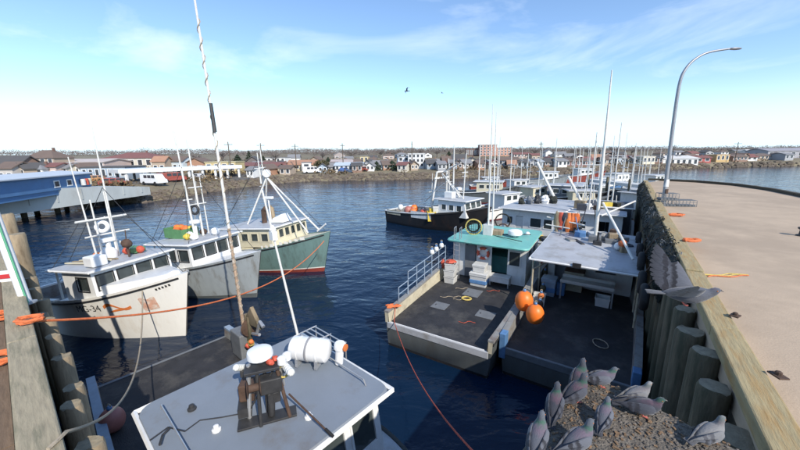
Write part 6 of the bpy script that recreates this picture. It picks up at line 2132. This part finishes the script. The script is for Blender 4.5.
W, CR, YE, TA, BR, GR, BL, PK = (.72, .71, .68), (.60, .54, .42), (.62, .46, .14), (.45, .33, .22), (.30, .16, .10), (.34, .35, .37), (.28, .38, .48), (.55, .40, .34)
RD, RG, RB, RR, RO = (.09, .085, .085), (.22, .22, .23), (.17, .11, .08), (.24, .075, .06), (.45, .20, .09)
TOWN = [
    ('tan hip-roofed house above the blue shed, leftmost of the tall houses', 21, 51, 150, 95, TA, RB, 'hip', 2, 4),
    ('brown low house at the far left picture edge above the shed', -8, 18, 157, 84, BR, RD, 'gable', 1, 3),
    ('long cream low building between the tan and red-roofed houses', 48, 102, 160, 100, PK, (.5, .42, .38), 'low', 1, 8),
    ('large building with dark red roof at left, near the canopy', 101, 150, 152.5, 112, CR, RR, 'hip', 1, 6),
    ('dark blue-grey flat terminal shed left of the white canopy', 82, 124, 170, 74, BL, RD, 'flat', 1, 7),
    ('tan gabled house right of the large red roof', 151, 163, 157, 108, TA, RO, 'gable', 2, 2),
    ('pale blue house with brown roof above the canopy', 164, 183, 157, 112, (.50, .60, .66), RB, 'gable', 2, 3),
    ('brown house with tan gable right of the pale blue house', 186, 203, 158.5, 110, RO, RB, 'gable_front', 2, 2),
    ('yellow box building at the right end of the canopy', 205, 235, 162.5, 92, YE, (.5, .42, .2), 'flat', 1, 4),
    ('long low red-roofed shed below the evergreens', 236, 279, 167, 104, BR, RR, 'low', 1, 6),
    ('dark gabled cottage between the two evergreens', 246, 258, 157, 116, (.16, .13, .12), RD, 'gable_front', 1, 1),
    ('white flat-roofed school on the rise above the red shed', 262, 285, 159, 150, W, RG, 'flat', 1, 5),
    ('cream building with orange roof in front of the round tree', 286, 314, 161, 110, (.62, .50, .26), RO, 'gable', 1, 4),
    ('white lean-to on the right end of the orange-roofed building', 302, 311, 168, 108, W, RG, 'flat', 1, 1),
    ('white house with grey roof above the orange-roofed building', 288, 299, 155, 160, W, RG, 'gable', 2, 2),
    ('brown-roofed tall house behind the round tree', 310, 318, 157, 140, TA, RB, 'gable_front', 2, 1),
    ('long low white building with pale blue roof on the bank', 335, 362, 169, 103, W, (.42, .52, .62), 'low', 1, 6),
    ('pinkish long house above the low white building', 331, 352, 161, 118, PK, (.45, .36, .34), 'low', 1, 5),
    ('steep grey house on the skyline above the pinkish house', 334, 345, 152, 190, (.36, .30, .28), RG, 'gable_front', 2, 2),
    ('small yellow house on the rise, left of the conifers', 360, 368, 156.5, 150, YE, RG, 'flat', 1, 2),
    ('grey-blue house right of the small yellow house', 369, 377, 156, 160, BL, RD, 'gable', 2, 2),
    ('white house between the two dark conifers', 374, 386, 162, 106, W, RG, 'gable', 1, 3),
    ('beige skyline house above the right conifer', 383, 394, 153.5, 185, PK, RB, 'hip', 2, 2),
    ('large white apartment block standing on the far bank', 408, 424, 154, 112, W, (.6, .6, .58), 'flat', 3, 4),
    ('lower white wing left of the white apartment block', 398, 409, 157, 115, (.62, .65, .70), RG, 'flat', 2, 2),
    ('blue-grey skyline house behind the white apartment block', 397, 408, 152.5, 190, BL, RG, 'hip', 1, 2),
    ('white low house right of the white apartment block', 431, 441, 160, 110, W, RG, 'gable', 1, 3),
    ('grey gabled house at right of the low white house', 443, 451, 157, 113, GR, RB, 'gable', 2, 2),
    ('tan house behind the gallows of the black dragger', 452, 465, 155, 118, TA, RD, 'gable', 2, 3),
    ('small white skyline house left of the brick blocks', 424, 432, 155, 190, W, RB, 'gable_front', 1, 1),
    ('dark brick wing left of the orange brick block', 466, 481, 148.5, 205, (.17, .10, .085), RD, 'flat', 4, 4),
    ('tall orange brick block, tallest building on the skyline', 480, 497, 145, 200, (.50, .19, .10), (.4, .2, .14), 'flat', 4, 5),
    ('lower orange brick block right of the tallest block', 497, 511, 148, 202, (.52, .22, .12), (.4, .2, .14), 'flat', 3, 4),
    ('red-roofed long house right of the brick blocks', 514, 531, 154, 180, PK, RR, 'low', 1, 5),
    ('grey-blue warehouse behind the boom of the grey-white boat', 518, 544, 160, 114, BL, (.30, .36, .42), 'low', 1, 6),
    ('pale warehouse with brown roof beside the grey-blue warehouse', 499, 518, 158, 112, GR, RB, 'low', 1, 4),
    ('white steep-gabled house on the skyline, right of the warehouse', 546, 553, 150, 190, W, RG, 'gable_front', 2, 1),
    ('white house with grey roof near the leaning booms', 556, 566, 152, 185, W, RG, 'gable', 2, 2),
    ('brick-red warehouse behind the far red-brown boat', 566, 592, 160, 120, (.25, .09, .07), RB, 'low', 1, 5),
    ('tan house right of the brick-red warehouse', 594, 604, 155, 128, TA, RO, 'gable', 2, 2),
    ('grey hillside house left of the tall white mast', 604, 612, 153, 200, GR, RB, 'gable', 1, 2),
    ('brown hillside house right of the tall white mast', 616, 626, 154, 190, BR, RD, 'gable', 1, 2),
    ('pale house with red roof left of the long white plant', 628, 642, 156, 134, CR, RR, 'low', 1, 3),
    ('long white fish plant across the water on the right', 647, 700, 156.5, 133, W, (.6, .58, .54), 'low', 1, 9),
    ('cream rounded end hall of the long white fish plant', 642, 657, 157, 130, (.66, .58, .40), (.64, .58, .44), 'flat', 1, 3),
    ('red shed with pale door right of the white fish plant', 697, 711, 157, 137, (.50, .07, .05), RR, 'low', 1, 2),
    ('orange-yellow box building right of the red shed', 716, 731, 155, 140, (.62, .38, .09), (.5, .34, .14), 'flat', 1, 3),
    ('brown low sheds right of the orange-yellow building', 733, 748, 157.5, 143, BR, RB, 'low', 1, 4),
    ('white-roofed building on the hill at right', 752, 771, 150, 175, W, W, 'gable', 1, 3),
    ('tan house below the white-roofed hill building', 756, 770, 156.5, 147, TA, RB, 'low', 1, 3),
    ('large grey-roofed plant at the right picture edge', 770, 812, 148.5, 158, (.36, .35, .38), (.30, .29, .33), 'low', 1, 6),
]
for q in TOWN:
    building(*q, rz=R(random.uniform(-14, 14)) if (q[2] - q[1]) < 25 else R(random.uniform(-4, 4)), name='house' if q[8 - 1] not in ('flat', 'low') else 'town_building', cat='house' if q[7] not in ('flat', 'low') else 'building')


FILL = [
    (-6, 10, 163, 78, (.5, .45, .4), RB, 'grey-beige cottage behind the blue shed roof, left of a tan one'), (12, 24, 164, 80, TA, RD, 'tan cottage behind the blue shed roof'),
    (27, 40, 164.5, 82, W, RG, 'white cottage behind the right half of the blue shed roof'), (42, 54, 164, 84, PK, RR, 'pink cottage with red roof behind the shed end'),
    (56, 66, 164, 86, CR, RG, 'cream cottage with grey roof right of the pink cottage'), (68, 80, 165, 88, W, RB, 'white cottage with brown roof left of the terminal shed'),
    (240, 250, 162, 112, TA, RB, 'tan house with brown roof above the left end of the red shed'), (252, 261, 163, 113, W, RG, 'white cottage above the middle of the red shed'),
    (264, 273, 162.5, 114, YE, RB, 'yellow cottage above the right end of the red shed'), (274, 284, 164, 112, PK, RD, 'pinkish cottage left of the orange-roofed building'),
    (281, 287, 169, 104, TA, RR, 'small tan shed touching the orange-roofed building'), (330, 338, 166, 108, RO, RB, 'orange-brown cottage left end of the low white building'),
    (352, 360, 164, 118, W, RB, 'white cottage with brown roof above the low white building'), (364, 371, 165, 112, GR, RD, 'grey cottage left of the left conifer'),
    (385, 391, 163, 122, PK, RG, 'pink cottage peeping out left of the right conifer'), (346, 353, 157, 150, CR, RG, 'cream house with grey roof on the rise above the bank'),
    (369, 376, 160.5, 135, YE, RB, 'mustard house with brown roof above the left conifer'), (424, 431, 163, 112, TA, RB, 'tan shed with brown roof right of the white apartment block'),
    (441, 447, 166, 106, W, RR, 'white cottage with red roof near the dragger masts'), (449, 457, 167, 105, BL, RG, 'blue-grey shed by the dragger masts'),
    (459, 467, 164, 112, W, RB, 'white house with brown roof below the dark brick wing'), (469, 477, 164, 118, CR, RD, 'cream house below the dark brick wing'),
    (480, 489, 163.5, 122, GR, RB, 'grey house at the foot of the tallest brick block'), (490, 498, 165, 110, W, RG, 'white shed at the foot of the lower brick block'),
    (508, 516, 165, 108, TA, RO, 'tan shed with orange roof right of the twin antennas'), (545, 553, 162, 126, W, RR, 'white house with red roof left of the brick-red warehouse'),
    (554, 563, 163, 122, GR, RD, 'grey house with dark roof left of the brick-red warehouse'), (532, 541, 154.5, 165, TA, RR, 'tan house with red roof above the grey-blue warehouse'),
    (566, 574, 154.5, 165, PK, RG, 'pink house above the brick-red warehouse'), (577, 585, 155, 160, W, RB, 'white house with brown roof above the brick-red warehouse'),
    (596, 604, 162, 128, W, RG, 'white shed beside the far twin-masted boat'), (607, 616, 161, 132, TA, RB, 'tan shed behind the tall white mast'),
    (618, 626, 161, 134, BL, RG, 'blue-grey shed right of the tall white mast'), (628, 640, 161, 133, CR, RB, 'cream shed with brown roof at the water left of the fish plant'),
    (660, 669, 151.5, 190, TA, RB, 'tan hill house above the left part of the fish plant'), (676, 685, 151, 195, W, RG, 'white hill house above the middle of the fish plant'),
    (691, 700, 152, 190, PK, RR, 'pink hill house with red roof above the fish plant end'), (706, 715, 150.5, 200, GR, RD, 'grey hill house above the red shed'),
    (721, 730, 150.5, 205, W, RB, 'white hill house above the orange-yellow building'), (736, 746, 151, 205, TA, RG, 'tan hill house left of the white-roofed building'),
    (747, 757, 158.5, 146, W, RR, 'white shed with red roof at the water below the white-roofed building'), (780, 792, 158, 150, CR, RB, 'cream shed at the water before the grey-roofed plant'),
]
for k, (x0, x1, yt, dp, wc, rc_, lab) in enumerate(FILL):
    building(lab, x0, x1, yt, dp, wc, rc_, ('gable', 'gable_front', 'hip', 'low')[k % 4], 1 + (k % 3 == 0), 2, rz=R(random.uniform(-15, 15)))


def shore_depth(px):
    a = math.atan((px - 400) / F_PX)
    return lerp_tab(SHORE_T, a) * math.cos(a)


ROWC = [(W, RG, 'white', 'grey'), (TA, RB, 'tan', 'brown'), (BR, RD, 'brown', 'dark'), (CR, RR, 'cream', 'red'), (GR, RG, 'grey', 'pale grey'), (RO, RB, 'rust-orange', 'brown'), (BL, RD, 'blue-grey', 'dark')]
xs_ = [246, 257, 268, 279, 318, 328, 352, 366, 383, 397, 411, 427, 438, 452, 463, 478, 489, 503, 517, 530, 545, 558, 571, 586, 603, 617, 634, 655, 673, 690, 722, 741, 763, 785]
SPOT = ['below the left dark evergreen', 'below the dark gabled cottage', 'below the yellow cottage', 'left of the orange-roofed building', 'at the foot of the round olive tree', 'just right of the round olive tree', 'at the right end of the low white building', 'left of the left conifer', 'between the two conifers', 'just right of the right conifer', 'before the white apartment block', 'just right of the white apartment block', 'below the low white house', 'left of the dragger gallows top', 'behind the dragger gallows', 'below the dark brick wing', 'below the tallest brick block', 'below the lower brick block', 'before the left end of the grey-blue warehouse', 'before the middle of the grey-blue warehouse', 'before the right end of the grey-blue warehouse', 'left of the brick-red warehouse', 'before the brick-red warehouse', 'at the right end of the brick-red warehouse', 'left of the tall white mast', 'right of the tall white mast', 'left of the cream rounded hall', 'before the left part of the fish plant', 'before the middle of the fish plant', 'before the right end of the fish plant', 'below the orange-yellow building', 'below the brown low sheds', 'below the tan house at right', 'below the grey-roofed plant']
for k, x0 in enumerate(xs_):
    wc, rc_, a_, b__ = ROWC[(k * 5) % 7]
    dp = shore_depth(x0 + 5) + 5.5 + 2.5 * (k % 3)
    ytop = 153 + F_PX * (H_CAM - 1.9) / dp - (5.5 + 2.0 * (k % 2))
    building('low %s waterside shed with %s roof, %s' % (a_, b__, SPOT[k]), x0, x0 + 7 + (k * 3) % 5, ytop - (x0 - 400) * math.tan(ROLL), dp, wc, rc_, ('low', 'gable_front', 'gable')[k % 3], 1, 2, rz=R(random.uniform(-18, 18)), chim=False, name='waterside_shed', cat='shed', group='waterside sheds on the far shore')
sb = MB()
for k in range(5200):
    a = random.uniform(-.9, .93)
    s0_ = random.uniform(3, 30) if k % 3 else random.uniform(30, 110)
    d = lerp_tab(SHORE_T, a) + s0_
    x, y = math.sin(a) * d, math.cos(a) * d
    if noise.noise((x * .08, y * .08, 2)) < .02:
        continue
    z = terrain_z(x, y)
    for j in range(5):
        c_ = Vector((x + random.gauss(0, .5), y + random.gauss(0, .5), z + random.random() * 1.1))
        u = Vector((random.gauss(0, 1), random.gauss(0, 1), random.gauss(0, 1))).normalized() * random.uniform(.15, .4)
        v = Vector((random.gauss(0, 1), random.gauss(0, 1), random.gauss(0, 1))).normalized() * random.uniform(.15, .4)
        sb.add([c_ - u, c_ + v, c_ + u, c_ - v], [[0, 1, 2, 3]])
structure(sb.build('shore_scrub', mat('scrub', (.16, .115, .065), .95, .4, .3, .1)), 'stuff')


# ------------------------------------------------------------------ trees
def conifer(label, px, ytop, dp, wpx, m='leaf_dark', group='evergreens on the far bank'):
    top_, z0 = deep(px, ytop, dp), None
    z0 = terrain_z(top_.x, dp) - .2
    h_ = max(3, top_.z - z0)
    r_ = wpx / 2 * dp / F_PX
    t_ = thing('evergreen_tree', label, 'tree', (top_.x, dp, z0), random.random() * 6, group)
    MB().tube([(0, 0, 0), (0, 0, h_ * .95)], [.22, .04], 6).build('trunk', 'bark', t_)
    mb_ = MB()
    for k in range(420):
        f = random.random() ** .8
        z = h_ * (.1 + .9 * f)
        rr = r_ * (1 - f) ** .8 * (.5 + .5 * random.random() ** .5) * (1 + .3 * math.sin(f * 40))
        a = random.random() * 6.283
        c_ = Vector((rr * math.cos(a), rr * math.sin(a), z))
        s_ = r_ * .22 * (1.15 - f * .6)
        o_ = Vector((math.cos(a), math.sin(a), -.35)) * s_
        sd_ = Vector((-math.sin(a), math.cos(a), random.uniform(-.3, .3))) * s_ * .55
        mb_.add([c_ - o_ - sd_ * .4, c_ - o_ + sd_ * .4, c_ + sd_ + o_ * .3, c_ + o_ * 1.2, c_ - sd_ + o_ * .3], [[0, 1, 2, 3, 4]])
    mb_.build('crown', m, t_)


def round_tree(label, px, ytop, dp, wpx, m='leaf_olive', group=None, name='round_tree', n=700):
    top_ = deep(px, ytop, dp)
    z0 = terrain_z(top_.x, dp) - .2
    h_ = max(2.5, top_.z - z0)
    r_ = wpx / 2 * dp / F_PX
    t_ = thing(name, label, 'tree', (top_.x, dp, z0), 0, group)
    tr_ = MB().tube([(0, 0, 0), (.1, 0, h_ * .5), (0, .1, h_ * .85)], [.25, .16, .04], 6)
    for k in range(7):
        a = k * .9
        tr_.tube([(0, 0, h_ * (.25 + .05 * k)), (r_ * .7 * math.cos(a), r_ * .7 * math.sin(a), h_ * (.5 + .06 * k))], [.09, .02], 5)
    tr_.build('trunk', 'bark', t_)
    mb_ = MB()
    for k in range(n):
        v = Vector((random.gauss(0, 1), random.gauss(0, 1), random.gauss(0, 1))).normalized() * random.random() ** .4
        c_ = Vector((v.x * r_, v.y * r_, h_ * .56 + v.z * h_ * .44))
        if noise.noise(c_ * (2.2 / r_)) < -.22:
            continue
        s_ = r_ * .13
        a, b = Vector((random.gauss(0, 1), random.gauss(0, 1), random.gauss(0, 1))).normalized() * s_, Vector((random.gauss(0, 1), random.gauss(0, 1), random.gauss(0, 1))).normalized() * s_
        mb_.add([c_ - a, c_ + b, c_ + a, c_ - b * .8], [[0, 1, 2, 3]])
    mb_.build('crown', m, t_)


def bare_tree(label, px, ytop, dp, wpx, group='bare trees among the houses'):
    top_ = deep(px, ytop, dp)
    z0 = terrain_z(top_.x, dp) - .2
    h_ = max(4, top_.z - z0)
    r_ = wpx / 2 * dp / F_PX
    t_ = thing('bare_tree', label, 'tree', (top_.x, dp, z0), random.random() * 6, group)
    MB().tube([(0, 0, 0), (.1, 0, h_ * .45), (0, .1, h_ * .8)], [.3, .2, .06], 6).build('trunk', 'bark', t_)
    mb_ = MB()
    for k in range(26):
        a, f = random.random() * 6.283, .3 + .5 * random.random()
        b0_ = Vector((0, 0, h_ * f))
        e_ = Vector((r_ * math.cos(a) * random.uniform(.5, 1), r_ * math.sin(a) * random.uniform(.5, 1), h_ * min(1, f + .25 + .2 * random.random())))
        mb_.tube([b0_, b0_.lerp(e_, .5) + Vector((0, 0, .3)), e_], [.09, .06, .03], 4)
        for j in range(7):
            p_ = b0_.lerp(e_, random.uniform(.35, 1))
            q_ = p_ + Vector((random.gauss(0, .4), random.gauss(0, .4), abs(random.gauss(.4, .3)))) * r_ * .45
            mb_.tube([p_, q_], [.045, .02], 3)
    mb_.build('crown', 'twig', t_)


conifer('left dark evergreen above the red-roofed shed', 237, 154.5, 124, 13)
conifer('tall pointed evergreen left of the dark cottage', 248.5, 151, 132, 10)
conifer('dark evergreen right of the dark cottage', 263, 156, 128, 10)
conifer('left dark conifer on the far bank beside the white house', 376.5, 163, 106, 11)
conifer('right, bushier conifer on the far bank beside the white house', 392, 161.5, 107, 15)
conifer('small evergreen left of the pinkish long house', 328, 157, 150, 7)
conifer('evergreen on the skyline left of brick blocks', 449, 151, 200, 6)
round_tree('round olive-brown tree right of the orange-roofed building', 321.5, 160, 106, 17)
round_tree('dark round tree at the left wall of the white apartment block', 405, 161.5, 122, 9, 'leaf_dark')
for k, (px, yt, dp, w) in enumerate(((156, 153, 125, 12), (196, 155, 130, 11), (222, 153, 140, 14), (275, 154, 150, 14), (322, 153, 175, 12), (352, 153, 185, 13), (380, 153, 200, 12), (392, 151.5, 205, 14), (420, 153, 205, 10), (437, 153, 195, 12), (460, 152, 205, 12), (534, 150, 200, 14), (545, 151, 205, 12), (575, 150, 210, 16), (588, 151, 210, 13), (600, 150, 215, 14), (615, 148.5, 215, 16), (632, 150, 215, 14))):
    bare_tree('bare grey tree on the skyline, %s' % ('left of the pale blue house', 'above the brown canopy house', 'above the yellow box building', 'above the white school', 'behind the round tree', 'right of the steep grey house', 'above the left conifer', 'above the right conifer', 'behind the white apartment block', 'above the low white house', 'above the tan dragger house', 'right of the red-roofed long house', 'left of the white steep gable', 'above the brick-red warehouse', 'above the right end of the brick-red warehouse', 'left of the tall white mast', 'directly behind the tall white mast', 'right of the tall white mast')[k], px, yt, dp, w)
for k, (px, dp, lab) in enumerate(((230, 88, 'right of the yellow box building'), (262, 102, 'below the evergreens'), (296, 106, 'before the orange-roofed building'), (343, 106, 'before the low white building'), (412, 106, 'before the white apartment block'), (540, 112, 'before the grey-blue warehouse'), (672, 128, 'before the long white fish plant'), (735, 138, 'before the brown low sheds'))):
    p = deep(px, 160, dp)
    z_ = terrain_z(p.x, p.y)
    up_ = thing('utility_pole', 'wooden utility pole on the far shore, ' + lab, 'utility pole', (p.x, p.y, z_ - .3), R(20 * k), 'utility poles on the far shore')
    MB().tube([(0, 0, 0), (0, 0, 9)], [.17, .11], 7).build('post', 'bark', up_)
    MB().box((0, 0, 8.3), (2.2, .12, .14)).build('cross_arm', 'bark', up_)
    for x_ in (-.95, -.4, .4, .95):
        MB().lathe([(.05, 0), (.07, .08), (.03, .16)], (x_, 0, 8.372), 6).build('insulator', 'gel_white', up_)
# far wood along the ridge that reads as one mass
wd = MB()
for k in range(420):
    a = -.98 + 1.96 * (k + random.random()) / 420
    d = random.uniform(240, 330)
    x, y = math.tan(a) * d * .95, d
    z = terrain_z(x, y)
    big = .5 + .5 * noise.noise((x * .02, 3, 0)) + .25 * noise.noise((x * .1, 0, 0))
    hh, rr_ = 2.4 + 3.4 * max(0, big), random.uniform(3.0, 6.0)
    for j in range(170):
        v = Vector((random.gauss(0, 1), random.gauss(0, 1), random.gauss(0, 1))).normalized() * random.random() ** .5
        c_ = Vector((x + v.x * rr_, y + v.y * rr_, z + hh * .5 + v.z * hh * .55))
        s_ = random.uniform(.16, .42)
        u = Vector((random.gauss(0, 1), random.gauss(0, .5), random.gauss(0, 1))).normalized() * s_
        v2 = Vector((random.gauss(0, 1), random.gauss(0, .5), random.gauss(0, 1))).normalized() * s_ * .7
        wd.add([c_ - u, c_ + v2, c_ + u, c_ - v2], [[0, 1, 2, 3]])
structure(wd.build('far_wood', 'twig'), 'stuff')
